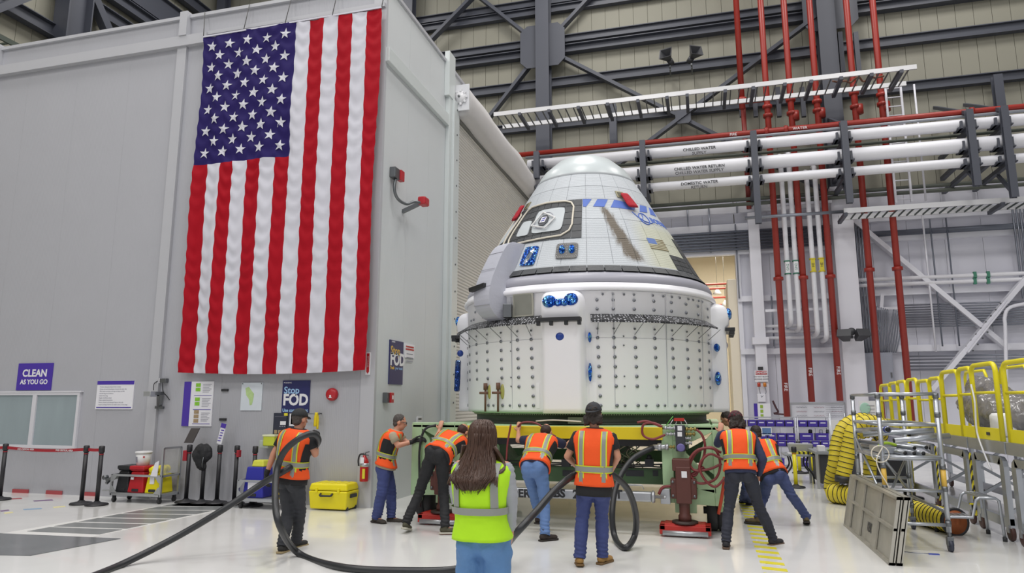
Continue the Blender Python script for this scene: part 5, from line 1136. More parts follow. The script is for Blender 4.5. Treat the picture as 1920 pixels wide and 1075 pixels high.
# ------------------------------------------------------------ tall red risers
YV = 22.9
zj = zr_
rises = [(1386, 26, PY(1386, 205, YV).z, 'far left red riser that ends in a tee above the rack'), (1436, 26, PY(1472, 782, YV).z, 'tall red riser left of the four thin white pipes, with a tee at the rack'), (1482, 26, PY(1520, 754, YV).z, 'tall red riser rising between the two pairs of thin white pipes'),
         (1530, 26, PY(1571, 752, YV).z, 'tall red riser just left of the white column'), (1600, 26, 1.2, 'tall red riser just right of the white column, over the grey electrical cabinet'), (1648, 26, 1.2, 'rightmost tall red riser beside the cabinet edge')]
xs_top = [1380, 1425.7, 1469, 1517, 1586, 1635.6]
for i, (px, zt_, zb__, lab) in enumerate(rises):
    x = PY(xs_top[i], 0, YV).x
    root = thing('fire_riser', lab, 'pipe', (x, YV, zb__), 0, 'tall red fire risers on the back wall')
    MB().cyl((x, YV, zb__), (x, YV, zt_), .095, 14).build('pipe', M_rp, root)
    for zz in ([PY(1463, 523 if i < 4 else 514, YV).z, PY(1463, 190 + (i % 2) * 8, YV).z, PY(1463, 215, YV).z] if i else [PY(1386, 188, YV).z]): MB().cyl((x, YV, zz - .05), (x, YV, zz + .05), .15, 14).build('coupling', M_rp, root)
    if i == 0:
        x1_ = PY(xs_top[1], 0, YV).x; zz = PY(1400, 191, YV).z; MB().cyl((x, YV, zz), (x1_, YV, zz), .07, 12).build('tee_branch', M_rp, root); MB().cyl((x + .05, YV + .3, zz), (x + .05, YV + .3, 8), .08, 12).build('drop_pipe', mat('red_pipe_dark', '#7c2a24', .5), root)
    if 0 < i < 6 and i in (2, 3, 4, 5): MB().cyl((x + .1, YV, PY(1463, 228, YV).z), (x + .1, YV, PY(1463, 212, YV).z), .13, 14).build('reducer', M_rp, root)
    if i in (1, 2, 3):
        for k in range(1): text('lettering', 'FIRE', frame((x, YV - .1, zb__ + .9), (0, 0, -1), (1, 0, 0)), .14, M_w, root)
# strut clamps
for py, xa, xb in ((386, 1440, 1560), (583, 1435, 1568)):
    a = PY(xa, py, YV + .15); b_ = PY(xb, py, YV + .15); MB().bar(a, (b_.x, a.y, a.z), .06, .08).build('wall_strut', M_wst, kind='structure')
# thin white drop pipes with flow bands
M_gl = mat('label_green', '#3e7d66', .5); M_yl = mat('label_yellow', '#d0c02e', .5)
for i, (px, pt_, pb, m, lab) in enumerate(((1467, 285, 605, M_gl, 'left thin white drop pipe with a green flow band'), (1482.5, 276, 615, M_gl, 'right thin white drop pipe with a green flow band'), (1514, 315, 624, M_yl, 'left thin white drop pipe with a yellow flow band'), (1530, 306, 634, M_yl, 'right thin white drop pipe with a yellow flow band'))):
    x = PY(px, 360, YV).x; zt_ = PY(px, pt_, YV).z; zb__ = PY(px, pb, YV).z
    root = thing('drop_pipe', lab, 'pipe', (x, YV, zb__), 0, 'thin white drop pipes between the risers')
    MB().tube([(x, YW - .1, zt_ - .08), (x, YV + .2, zt_ - .06), (x, YV + .03, zt_ - .12), (x, YV, zt_ - .3), (x, YV, zb__ + .12), (x, YV + .05, zb__ + .02), (x, YV + .25, zb__ - .03), (x, YW - .1, zb__ - .03)], .075, 12).build('pipe', M_wp, root)
    z = PY(1480, 502 if i < 2 else 500, YV).z
    for zz in (z - .2, z + .2): MB().cyl((x, YV, zz - .02), (x, YV, zz + .02), .1, 12).build('band', m, root)
    MB().box(x - .06, YV - .082, z - .18, x + .06, YV - .07, z + .18).build('flow_label', M_w if i < 2 else m, root)
    text('lettering', 'GN2' if i < 2 else 'HE', frame((x, YV - .085, z), (0, 0, 1), (-1, 0, 0)), .11, m if i < 2 else M_blk, root)
for i, py in enumerate((612, 622, 634)): hpipe('wall_pipe', ['highest', 'middle', 'lowest'][i] + ' of three short level white pipes behind the left risers', (1455, py), 0, PY(1432, py, YW).x, PY(1560, py, YW).x, .05, M_wp, 'short level white pipes', y=YW - .35)
for i, py in enumerate((527, 516)): hpipe('wall_pipe', ['lower', 'upper'][i] + ' level white pipe with green bands crossing the right white wall', (1840, py), 0, PY(1600, py, YW).x, 24, .06, M_wp, 'level white pipes on the right wall', y=YW - .4); z = PY(1840, py, YW - .4).z; [tag(MB().box(PY(x, py, YW - .45).x - .04, YW - .48, z - .1, PY(x, py, YW - .45).x + .04, YW - .4, z + .1).build('flow_band', M_gl), ('left' if x < 1840 else 'right') + ' green flow band on the ' + ['lower', 'upper'][i] + ' level pipe of the right wall', 'flow band') for x in (1828, 1853)]
# conduit bundles
M_cond = mat('conduit_steel', '#8b8f9a', .35, .6); M_cd2 = mat('conduit_grey', '#6b707c', .4, .5)
def bundle(label, pts, n, dz, r, m=M_cond, y=YW - .3, vertical=False):
    root = thing('conduit_bundle', label, 'conduit bundle', PY(*pts[0], y))
    for k in range(n):
        q = []
        for (px, py) in pts: p = PY(px, py, y); q.append(p + (V3((k * dz, 0, 0)) if vertical else V3((0, 0, -k * dz))))
        MB().tube(q, r, 6).build('conduit', m, root)
def lvl(px, py, x1): z = PY(px, py, YW - .3).z; return z
def hbundle(label, px, py, x0, x1, n, dz, r, m=M_cond, y=YW - .32):
    z = PY(px, py, y).z; root = thing('conduit_bundle', label, 'conduit bundle', (x0, y, z))
    for k in range(n): MB().cyl((x0, y, z - k * dz), (x1, y, z - k * dz), r, 6).build('conduit', m, root)
hbundle('level bundle of grey conduits above the bright opening', 1340, 437, -6, xc2, 7, .1, .04, M_cd2)
hbundle('level bundle of thin conduits over the right half of the white wall', 1750, 571, PY(1690, 600, YW).x, 24, 10, .075, .026, M_cond)
hbundle('lower level bundle of thin conduits behind the yellow railings', 1750, 668, PY(1685, 600, YW).x, 24, 5, .1, .03, M_cond)
hbundle('single thick dark conduit across the white wall right of the column', 1750, 433, xc2 + .5, 24, 1, .1, .09, M_cd2)
hbundle('pair of dark conduits just under the pipe rack', 1700, 352, -3, 24, 2, .16, .06, mat('conduit_green', '#5b6058', .5), YW - .9)
def vbundle(label, px, pt_, pb, n, dx, r, m=M_cond, y=YW - .4):
    x = PY(px, (pt_ + pb) / 2, y).x; zt_, zb__ = PY(px, pt_, y).z, PY(px, pb, y).z; root = thing('conduit_bundle', label, 'conduit bundle', (x, y, zb__))
    for k in range(n): MB().cyl((x + k * dx, y, zb__), (x + k * dx, y, zt_), r, 6).build('conduit', m, root)
vbundle('upright conduits running down beside the white column to the grey cabinet', 1608, 425, 662, 6, .085, .03)
vbundle('four upright conduits at the far right of the white wall', 1908, 388, 560, 4, .1, .03)
vbundle('slim pair of upright conduits crossing the white wall brace', 1755, 410, 650, 2, .45, .022, M_cd2)
vbundle('single upright white conduit left of the wall brace crossing', 1742, 400, 660, 1, .1, .03, M_wst); 
for i, (px, a, b_) in enumerate(((1333, 390, 475), (1290, 388, 425), (1386, 420, 560), (1432, 470, 740), (1452, 555, 650), (1382, 380, 400))): tag(MB().cyl(PY(px, b_, YW - .25), (PY(px, b_, YW - .25).x, YW - .25, PY(px, a, YW - .25).z), .025, 6).build('hanger_rod', M_cond), ['thin rod hanging above the bright opening', 'short thin rod near the capsule shoulder', 'thin rod over the right jamb of the opening', 'long thin conduit left of the first riser', 'short thin conduit behind the first riser', 'shortest thin rod under the pipe rack'][i], 'rod')
# conduits that fan down into the cabinet
ec = thing('electrical_cabinet', 'large flat grey electrical cabinet low on the white wall between two red risers', 'cabinet', (PY(1646, 740, YW - .5).x, YW - .4, PY(1646, 752, YW - .5).z))
a, b_ = PY(1612, 662, YW - .5), PY(1681, 752, YW - .5)
MB().box(a.x, YW - .5, b_.z, b_.x, YW - .05, a.z).build('body', mat('cabinet_grey', '#9b9fac', .45), ec, bevel=.01); MB().box(a.x + .03, YW - .52, b_.z + .05, b_.x - .03, YW - .5, a.z - .03).build('door', mat('cabinet_grey', '#9b9fac', .45), ec); MB().box(b_.x - .1, YW - .55, b_.z + .7, b_.x - .06, YW - .52, b_.z + .85).build('handle', M_bolt, ec)
root = thing('conduit_fan', 'fan of bent conduits dropping into the top of the grey cabinet', 'conduit bundle', PY(1660, 660, YW - .35))
for k in range(11):
    px = 1640 + k * 4; MB().tube(smooth([PY(px + (4 if k < 6 else 12), 575 + k, YW - .35), PY(px + (4 if k < 6 else 8), 605, YW - .35), PY(px - 3 + k, 630, YW - .35), PY(px, 662, YW - .35)], 4), .02, 6).build('conduit', M_cond, root)
MB().bar(PY(1625, 580, YW - .3), PY(1692, 578, YW - .3), .1, .08).build('wall_strut', M_wst, kind='structure'); MB().bar(PY(1652, 578, YW - .25), PY(1654, 553, YW - .25), .1, .1).build('wall_strut', M_wst, kind='structure')
# ------------------------------------------------------------ upper ladder tray and lower tray
def tray(label, px0, px1, py, y0, y1, m_rail, m_rung, step, rail_h, arms=(), mixed=False):
    a = PY(px0, py[0], y0); z = a.z; x1_ = PY(px1, py[1], y0).x
    root = thing('cable_tray', label, 'cable tray', (a.x, y0, z))
    for y in (y0, y1): MB().box(a.x, y - .03, z - rail_h / 2, x1_, y + .03, z + rail_h / 2).build('side_rail', m_rail, root)
    n = int((x1_ - a.x) / step); src = None
    for k in range(n):
        if src is None: src = MB().box(a.x + .1, y0, z - .08, a.x + .13, y1, z - .04).build('rung', m_rung, root)
        else: inst(src, loc=src.location + V3((k * step, 0, 0)))
    for px in arms: x = PY(px, py[0], y0).x; MB().bar((x, y0 - .1, z - .12), (x, y1 + .12, z - .12), .1, .1).build('bracket_arm', M_steel, root)
    return root, z
M_rail = mat('tray_rail', '#c9c9cb', .4, .3); M_rung = mat('tray_rung', '#55585a', .5)
tr, zt_ = tray('long white ladder cable tray crossing the red risers high on the back wall', 926, 1719, (215, 130), 21.2, 22.3, M_rail, M_rung, .26, .14, (975, 1030, 1085, 1140, 1197, 1252, 1290, 1362, 1415, 1475, 1525, 1582, 1640, 1697))
MB().tube(smooth([V3((PY(1560 + k * 12, 150, 21.6).x, 21.5 + .2 * (k % 2), zt_ - .02 + .05 * sin(k * 2))) for k in range(9)], 4), .03, 6).build('loose_cable', mat('cable_mix', '#6d4a3a', .6), tr)
tray('lower cable tray with white side rail over the yellow railings', 1582, 1990, (396, 372), 21.9, 22.7, M_rail, mat('rung_dark', '#3f4a48', .5), .22, .15, (1584, 1880))
hpipe('conduit', 'level grey conduit joining the lower cable tray from the left', (1490, 403), 0, PY(1396, 403, 22.2).x, PY(1582, 400, 22.2).x, .05, M_cond, y=22.2)
# ladder by the rack
lx = PY(1680, 250, 22.8); root = thing('wall_ladder', 'white caged wall ladder behind the pipe rack right of the last riser', 'ladder', (lx.x, 22.8, PY(1690, 385, 22.8).z))
xa, xb = PY(1663, 200, 22.8).x, PY(1692, 200, 22.8).x; zt__, zb__ = PY(1675, 162, 22.8).z, PY(1690, 380, 22.8).z
for x in (xa, xb): MB().box(x - .03, 22.77, zb__, x + .03, 22.83, zt__).build('stile', M_wst, root)
z = zb__ + .1
while z < zt__: MB().cyl((xa, 22.8, z), (xb, 22.8, z), .02, 6).build('rung', M_wst, root); z += .3
x = PY(1718, 200, 22.8).x; MB().cyl((x, 22.8, zb__), (x, 22.8, PY(1718, 158, 22.8).z), .03, 8).build('guard_pole', M_wst, root)
for k, px in enumerate((1584, 1612)):
    pass
for px in (1586, 1616, 1390, 1416, 1460, 1506): x = PY(px, 200, YW - .6).x; MB().bar((x, YW - .6, PY(px, 232 if px < 1550 else 150, YW).z), (x, YW - .6, PY(px, 178 if px < 1550 else 76, YW).z), .14, .14, (0, 1, 0)).build('wall_strut', M_steel, kind='structure')
# ------------------------------------------------------------ loudspeakers
M_horn = mat('horn_grey', '#3a3b3f', .5)
def horn(label, px, py, y, yaw, s=.35, pitch=-.3):
    c = PY(px, py, y); root = thing('horn_loudspeaker', label, 'loudspeaker', c); R = Matrix.Rotation(yaw, 3, 'Z') @ Matrix.Rotation(pitch, 3, 'X')
    w0, w1, h0, h1, L = .06 * s / .35, s * .55, .05 * s / .35, s * .5, s * .9; q = lambda x, yy, z: c + R @ V3((x, yy, z))
    outer = [q(-w1, -L, -h1), q(w1, -L, -h1), q(w1, -L, h1), q(-w1, -L, h1)]; inn = [q(-w0, 0, -h0), q(w0, 0, -h0), q(w0, 0, h0), q(-w0, 0, h0)]; k = .86; bk = [q(-w1 * k, -L + .01, -h1 * k), q(w1 * k, -L + .01, -h1 * k), q(w1 * k, -L + .01, h1 * k), q(-w1 * k, -L + .01, h1 * k)]; ib = [q(-w0 * .6, -.1, -h0 * .6), q(w0 * .6, -.1, -h0 * .6), q(w0 * .6, -.1, h0 * .6), q(-w0 * .6, -.1, h0 * .6)]
    vs = outer + inn + bk + ib; fs = [(0, 4, 5, 1), (1, 5, 6, 2), (2, 6, 7, 3), (3, 7, 4, 0), (7, 6, 5, 4)] + [((i + 1) % 4, (i + 1) % 4 + 8, i + 8, i) for i in range(4)] + [((i + 1) % 4 + 8, (i + 1) % 4 + 12, i + 12, i + 8) for i in range(4)] + [(12, 13, 14, 15)]
    MB().add(vs, fs).build('horn', M_horn, root); MB().cyl(q(0, 0, 0), q(0, .2, 0), .09 * s / .35, 14).build('driver', M_horn, root); MB().bar(q(0, .1, 0), q(0, .1, -.25) + V3((0, .2, 0)), .04, .04).bar(q(0, .1, -.2), V3((c.x, YW - .2, (q(0, .1, -.2)).z)), .05, .05).build('bracket', M_bolt, root)
horn('left one of the two dark horn loudspeakers high on the dark girt', 1255, 112, YW - 1.0, -.35, .4); horn('right one of the two dark horn loudspeakers high on the dark girt', 1297, 108, YW - 1.0, .5, .4)
sp_, = [thing('wide_loudspeaker', 'dark wide horn loudspeaker tilted down on the white column', 'loudspeaker', PY(1599, 632, YW - 1.2))]
c = PY(1599, 632, YW - 1.2)
for s in (-1, 1):
    R = Matrix.Rotation(s * .35, 3, 'Z') @ Matrix.Rotation(-.5, 3, 'X'); b = MB(); q = lambda x, yy, z: c + V3((s * .2, 0, 0)) + R @ V3((x, yy, z))
    b.add([q(-.2, -.25, -.13), q(.2, -.25, -.13), q(.2, -.25, .13), q(-.2, -.25, .13), q(-.1, .15, -.07), q(.1, .15, -.07), q(.1, .15, .07), q(-.1, .15, .07)], [(0, 1, 2, 3), (7, 6, 5, 4), (0, 4, 5, 1), (1, 5, 6, 2), (2, 6, 7, 3), (3, 7, 4, 0)]); b.build('horn', M_horn, sp_, bevel=.01)
MB().bar(c + V3((0, .1, 0)), c + V3((0, .65, .1)), .08, .08).ell(c + V3((0, .1, .17)), (.12, .12, .12)).build('bracket', M_horn, sp_)
# ------------------------------------------------------------ low wall fittings
def panel_sign(name, label, cat, p00, p11, y, m, th=.02, group=None):
    a, b_ = PY(*p00, y), PY(*p11, y); root = thing(name, label, cat, ((a.x + b_.x) / 2, y, min(a.z, b_.z)), 0, group)
    MB().box(a.x, y, b_.z, b_.x, y + th, a.z).build('board', m, root); return root, a, b_
M_sw = mat('sign_white', '#e3e3e8', .4); M_sp = mat('sign_purple', '#46329a', .4); M_sr = mat('sign_red', '#b4262c', .4); M_sg = mat('sign_line_grey', '#8f8f9c', .5)
r, a, b_ = panel_sign('danger_sign', 'white danger sign with red heading on the narrow white column', 'sign', (1415, 695), (1440, 716), YW - .56, M_sw)
MB().box(a.x + .02, YW - .57, a.z - .13, b_.x - .02, YW - .56, a.z - .02).build('heading', M_sr, r); text('lettering', 'DANGER', frame(((a.x + b_.x) / 2, YW - .575, a.z - .075), (1, 0, 0), (0, 0, 1)), .09, M_w, r, bold=.002)
for k, s in enumerate(('DO NOT BLOCK', 'MOVING DOOR')): text('lettering', s, frame(((a.x + b_.x) / 2, YW - .565, a.z - .2 - k * .08), (1, 0, 0), (0, 0, 1)), .06, M_blk, r)
r, a, b_ = panel_sign('small_black_sign', 'little black sign plate above the danger sign', 'sign', (1421, 688), (1431, 694), YW - .56, M_blk)
sb = thing('signal_beacon_box', 'grey door control box with red and amber beacons below the danger sign', 'control box', PY(1428, 760, YW - .6)); p = PY(1428, 745, YW - .6); MB().box(p.x - .12, YW - .6, p.z - .15, p.x + .12, YW - .45, p.z + .1).build('box', M_wst, sb, bevel=.01)
for px, m in ((1423, mat('beacon_red', '#b03a28', .3)), (1434, mat('beacon_amber', '#c87a2a', .3))): q = PY(px, 722, YW - .6); MB().lathe(q, [(.05, -.06), (.05, .05), (.03, .07), (0, .075)], 12).build('beacon', m, sb); MB().tube(smooth([q + V3((0, 0, -.06)), q + V3((.02, .02, -.25)), p], 4), .012, 5).build('cable', M_cond, sb)
r, a, b_ = panel_sign('wall_poster', 'vertical poster with purple edge and small photos beside the danger sign column', 'poster', (1413, 757), (1446, 786), YW - .62, M_sw)
w = b_.x - a.x; h = a.z - b_.z; MB().box(a.x, YW - .63, b_.z, a.x + w * .22, YW - .62, a.z).build('edge_band', M_sp, r)
for k in range(3): MB().box(a.x + w * .38, YW - .63, a.z - h * (.1 + .3 * k) - h * .2, a.x + w * .55, YW - .62, a.z - h * (.1 + .3 * k)).build('printed_photo', mat('photo_green', '#8fae3a', .5, var=.3, vscale=30), r)
r, a, b_ = panel_sign('whiteboard', 'large framed whiteboard with faint handwriting on the back wall', 'whiteboard', (1483, 758), (1586, 790), YW - .5, mat('whiteboard_face', '#d4d6de', .25))
for bx in ((a.x - .04, b_.z, a.x, a.z), (b_.x, b_.z, b_.x + .04, a.z), (a.x - .04, a.z, b_.x + .04, a.z + .05)): MB().box(bx[0], YW - .53, bx[1], bx[2], YW - .47, bx[3]).build('frame', M_alu, r)
for k in range(9):
    x = a.x + .15 + (k % 3) * .5; z = a.z - .1 - (k // 3) * .13; q = [V3((x + t * .03, YW - .505, z + .015 * sin(t * 2.3 + k))) for t in range(11)]; MB().tube(q, .004, 4).build('handwriting', mat('marker_red', '#b98a98', .6) if k % 2 else M_sg, r)
for k in range(8): MB().box(b_.x - .55, YW - .505, b_.z + .1 + k * .06, b_.x - .05, YW - .5, b_.z + .105 + k * .06).build('table_line', M_sg, r)
MB().tube(smooth([PY(1449, 752, YW - .3), PY(1455, 765, YW - .35), PY(1459, 773, YW - .3), PY(1452, 776, YW - .3), PY(1480, 778, YW - .3)], 5), .03, 6).build('hanging_cable', mat('cable_maroon', '#54343a', .6), label='dark looped cable hanging on the wall between posters and whiteboard', cat='cable')
cp = thing('bent_guard_pipe', 'white hooped guard pipe at the right edge of the white wall', 'pipe', PY(1884, 720, YW - .8)); MB().tube(smooth([PY(1887, 720, YW - .8), PY(1885, 620, YW - .8), PY(1884, 595, YW - .8), PY(1892, 578, YW - .8), PY(1920, 570, YW - .8), PY(1960, 566, YW - .8)], 6), .05, 10).build('tube', M_wst, cp)
# ------------------------------------------------------------ signs on the clean room front wall
YS = YB - .012
Rx, Uz = (1, 0, 0), (0, 0, 1)
def fsign(name, label, cat, x0, y0, x1, y1, m, group=None):
    """flat board on the front wall between two pixels; returns thing and corner coordinates"""
    a, b_ = PY(x0, y0, YS), PY(x1, y1, YS); root = thing(name, label, cat, ((a.x + b_.x) / 2, YS, b_.z)); MB().box(a.x, YS - .008, b_.z, b_.x, YB, a.z).build('board', m, root); return root, a.x, b_.x, b_.z, a.z
def ft(root, s, fx, fz, X, size, m, bold=0.0, al='CENTER', sx=1.0, up=None):
    x0, x1, z0, z1 = X; return text('lettering', s, frame((x0 + (x1 - x0) * fx, YS - .009, z0 + (z1 - z0) * fz), up or Rx, Uz if up is None else (-1, 0, 0)), size, m, root, .002, bold, sx, al)
def fr_(root, nm, fx0, fx1, fz0, fz1, X, m):
    x0, x1, z0, z1 = X; w, h = x1 - x0, z1 - z0; return MB().box(x0 + w * fx0, YS - .012, z0 + h * fz0, x0 + w * fx1, YS - .008, z0 + h * fz1).build(nm, m, root)
M_navy = mat('sign_navy', '#23265c', .4); M_lb = mat('sign_light_blue', '#9fc6ea', .4); M_purp = mat('sign_violet', '#4b35a0', .4)
r, *X = fsign('wall_sign', 'violet sign reading clean as you go above the window', 'sign', 36, 682, 95, 732, M_purp)
ft(r, 'CLEAN', .5, .62, X, .2, M_w, .006); ft(r, 'AS YOU GO', .5, .3, X, .13, M_w, .004)
r, *X = fsign('wall_sign', 'white instruction sign with violet heading about packaging precision cleaned hardware', 'sign', 184, 715, 248, 768, M_sw)
fr_(r, 'heading_band', 0, 1, .87, 1, X, M_purp); ft(r, 'Packaging Precision Cleaned Hardware', .5, .935, X, .042, M_w)
for k, s in enumerate(('- Protect cleaned surfaces from contact', '- Purge and seal all packages of parts the same day', '- Place approved tape and tags on bags and film', '- Double bag the hardware', '- Label every bag', '- Apply cleanliness decal', '- Keep original documents', '- Return unused and damaged bags to the crib', '- Inspect package before use; reject open or torn bags')): ft(r, s, .06, .79 - .078 * k, X, .032, M_sg, 0, 'LEFT')
fr_(r, 'foot_line', .03, .97, .05, .08, X, M_sp)
r, *X = fsign('wall_sign', 'white poster with violet side band and three rows of small photos beside the column', 'poster', 347, 716, 396, 800, M_sw)
fr_(r, 'side_band', 0, .24, 0, 1, X, M_purp)
for k, s in enumerate(('How To Properly Package', 'Mixed Spacecraft Hardware')): text('lettering', s, frame((X[0] + (X[1] - X[0]) * (.08 + .09 * k), YS - .009, (X[2] + X[3]) / 2), (0, 0, 1), (-1, 0, 0)), .05, M_w, r, .002)
for k in range(3):
    for j in range(2 if k < 2 else 3): fr_(r, 'printed_photo', .4 + (0 if k < 2 else .06 * j * 0), .56, .78 - .32 * k + .1 * j - (.06 if k == 2 else 0), .86 - .32 * k + .1 * j - (.06 if k == 2 else 0), X, mat(('photo_lime', 'photo_lime', 'photo_tan')[k], ('#86c43a', '#86c43a', '#a08a6c')[k], .5, var=.5, vscale=30))
    for j in range(6): fr_(r, 'text_line', .64, .93 - .04 * (j % 3), .93 - .32 * k - .035 * j, .94 - .32 * k - .035 * j, X, M_sg)
    fr_(r, 'rule', .36, .95, .68 - .315 * k, .69 - .315 * k, X, M_purp)
r, *X = fsign('wall_map', 'pale printed map sheet with green patch pinned between two posters', 'map', 454, 718, 490, 770, mat('map_paper', '#d3dbe2', .5, var=.06, vscale=6))
x0, x1, z0, z1 = X
import functools
pts = [(.2, .8), (.35, .85), (.5, .7), (.62, .6), (.6, .4), (.55, .2), (.45, .18), (.4, .4), (.25, .55)]
MB().poly([V3((x0 + (x1 - x0) * a, YS - .009, z0 + (z1 - z0) * c)) for a, c in pts], (0, -.002, 0)).build('map_print', mat('map_green', '#b4cf8f', .6, var=.25, vscale=14), r)
for a, c in ((.05, .96), (.95, .96)): MB().ell((x0 + (x1 - x0) * a, YS - .012, z0 + (z1 - z0) * c), (.012, .006, .012), None, 8, 5).build('pin', M_bolt, r)
for i, (px, py) in enumerate(((422, 732), (418, 787))): a = PY(px, py, YS); tag(MB().box(a.x - .07, YS - .02, a.z - .022, a.x + .07, YB, a.z + .022).build('magnet_strip', M_blk, bevel=.004), ('upper' if i == 0 else 'lower') + ' short black strip stuck on the wall between poster and map', 'strip')
r, *X = fsign('wall_sign', 'navy stop FOD poster with white letters ending use containment', 'poster', 531, 714, 579, 775, M_navy)
ft(r, 'Stop', .06, .69, X, .17, M_lb, .003, 'LEFT'); ft(r, 'FOD', .04, .39, X, .27, M_w, .010, 'LEFT', .92); ft(r, 'Use containment', .04, .08, X, .08, M_lb, .002, 'LEFT', .92); ft(r, 'BOEING', .1, .93, X, .035, M_w, 0, 'LEFT'); fr_(r, 'emblem', .05, .08, .92, .95, X, M_w)
r, *X = fsign('info_board', 'dark display board with yellow corner and small printed cards behind the capped man', 'board', 514, 775, 538, 815, mat('board_dark', '#2c3040', .4))
fr_(r, 'corner_tag', .75, 1, .88, 1, X, M_yel); fr_(r, 'printed_card', .5, .9, .45, .62, X, M_sw); fr_(r, 'rule', .1, .9, .83, .84, X, M_sg)
for k in range(3): fr_(r, 'printed_icon', .45 + .16 * k, .55 + .16 * k, .36, .40, X, M_sg)
for k in range(2): fr_(r, 'printed_photo', .1 + .28 * k, .3 + .28 * k, .03, .2, X, mat('photo_tan', '#a08a6c', .5))
r, *X = fsign('info_board', 'second dark display board with a framed white picture, right behind the cap', 'board', 539, 776, 562, 815, mat('board_dark', '#2c3040', .4)); fr_(r, 'picture_mount', .2, 1, .4, 1, X, M_sw); fr_(r, 'picture', .3, .9, .48, .92, X, M_hyd)
a = PY(624, 740, YB); bl = thing('alarm_bell', 'round red fire alarm bell on the wall near the flag corner', 'alarm bell', a)
MB().lathe((a.x, YB, a.z), [(.11, 0), (.11, .03), (.105, .06), (.08, .075), (.03, .085), (0, .087)], 28, (0, -1, 0)).build('gong', mat('bell_red', '#b3202a', .35), bl); MB().box(a.x - .015, YB - .09, a.z - .05, a.x + .015, YB - .08, a.z - .01).box(a.x - .03, YB - .09, a.z - .06, a.x + .03, YB - .08, a.z - .05).build('mark', M_w, bl)
yv = YB - .045; a, b_ = PY(687, 661, yv), PY(694, 703, yv); r = thing('extinguisher_sign', 'narrow red and white arrow sign for the fire extinguisher on the corner trim', 'sign', ((a.x + b_.x) / 2, yv, b_.z)); MB().box(a.x, yv - .01, b_.z, b_.x, yv + .01, a.z).build('board', M_sw, r); MB().box(a.x + .018, yv - .014, b_.z + .06, b_.x - .018, yv - .01, a.z - .02).build('red_field', M_sr, r)
cxm = (a.x + b_.x) / 2; MB().poly([(cxm - .03, yv - .011, b_.z + .06), (cxm + .03, yv - .011, b_.z + .06), (cxm, yv - .011, b_.z + .015)], (0, -.004, 0)).build('arrow', M_sr, r); text('lettering', 'EXTINGUISHER', frame((cxm, yv - .015, (a.z + b_.z) / 2 + .03), (0, 0, -1), (1, 0, 0)), .028, M_w, r, .002)
# extinguisher
a = PY(683, 880, YB - .12); zb__ = PY(683, 903, YB - .12).z; h_ = PY(683, 846, YB - .12).z - zb__; ex = thing('fire_extinguisher', 'red fire extinguisher with white tag hanging on the wall above the yellow case', 'fire extinguisher', (a.x, YB - .12, zb__))
r0_ = .072; MB().lathe((a.x, YB - .12, zb__), [(r0_ * .95, 0), (r0_, .01), (r0_, h_ * .62), (r0_ * .8, h_ * .72), (.03, h_ * .8), (.025, h_ * .86)], 20).build('cylinder', mat('ext_red', '#b31f22', .3), ex)
MB().lathe((a.x, YB - .12, zb__), [(r0_ * 1.04, h_ * .48), (r0_ * 1.04, h_ * .6)], 20).build('strap', M_alu, ex); MB().bar((a.x - .02, YB - .12, zb__ + h_ * .92), (a.x + .09, YB - .14, zb__ + h_ * .98), .02, .015).bar((a.x - .02, YB - .12, zb__ + h_ * .88), (a.x + .08, YB - .14, zb__ + h_ * .86), .02, .015).cyl((a.x, YB - .12, zb__ + h_ * .85), (a.x, YB - .12, zb__ + h_ * .95), .022, 10).build('valve_handle', M_bolt, ex)
MB().tube(smooth([(a.x, YB - .13, zb__ + h_ * .9), (a.x - .08, YB - .13, zb__ + h_ * .88), (a.x - .11, YB - .13, zb__ + h_ * .7), (a.x - .1, YB - .13, zb__ + h_ * .5)], 5), .014, 8).build('hose', M_rub, ex)
MB().box(a.x - .035, YB - .205, zb__ + h_ * .6, a.x + .03, YB - .2, zb__ + h_ * .8).build('tag', M_sw, ex); MB().box(a.x + .005, YB - .2, zb__ + h_ * .1, a.x + .05, YB - .185, zb__ + h_ * .42).build('label', M_yel, ex); MB().box(a.x - .02, YB - .06, zb__ + h_ * .4, a.x + .02, YB, zb__ + h_ * .6).build('wall_bracket', M_bolt, ex)
# swing-arm device on the wall
dv = thing('swing_arm_device', 'small grey camera on a folding wall arm with outlet box between sign and poster', 'wall device', PY(300, 740, YB)); q = lambda px, py, d: PY(px, py, YB - d)
a = q(307, 714, .05); MB().box(a.x - .07, YB - .08, a.z - .04, a.x + .07, YB, a.z + .04).build('outlet_box', M_bolt, dv, bevel=.008); MB().box(a.x - .15, YB - .05, a.z - .045, a.x - .09, YB, a.z + .045).build('switch_plate', M_w, dv)
a = q(283, 739, .3); MB().box(a.x - .06, YB - .42, a.z - .05, a.x + .1, YB - .25, a.z + .05).build('device_head', M_alu, dv, bevel=.01); MB().bar(q(290, 738, .3), q(304, 738, .05), .08, .06).bar(q(302, 740, .05), q(299, 764, .02), .06, .05).bar(q(296, 742, .2), q(296, 764, .05), .04, .04).bar(q(292, 764, .04), q(306, 765, .04), .05, .05).build('swing_arm', M_bolt, dv)
MB().tube(smooth([q(297, 714, .05), q(289, 720, .1), q(288, 732, .2)], 5), .008, 5).build('cable', M_rub, dv); MB().tube(smooth([q(305, 718, .08), q(306, 735, .1), q(312, 742, .05), q(318, 750, .03)], 5), .01, 5).build('cable', M_rub, dv)
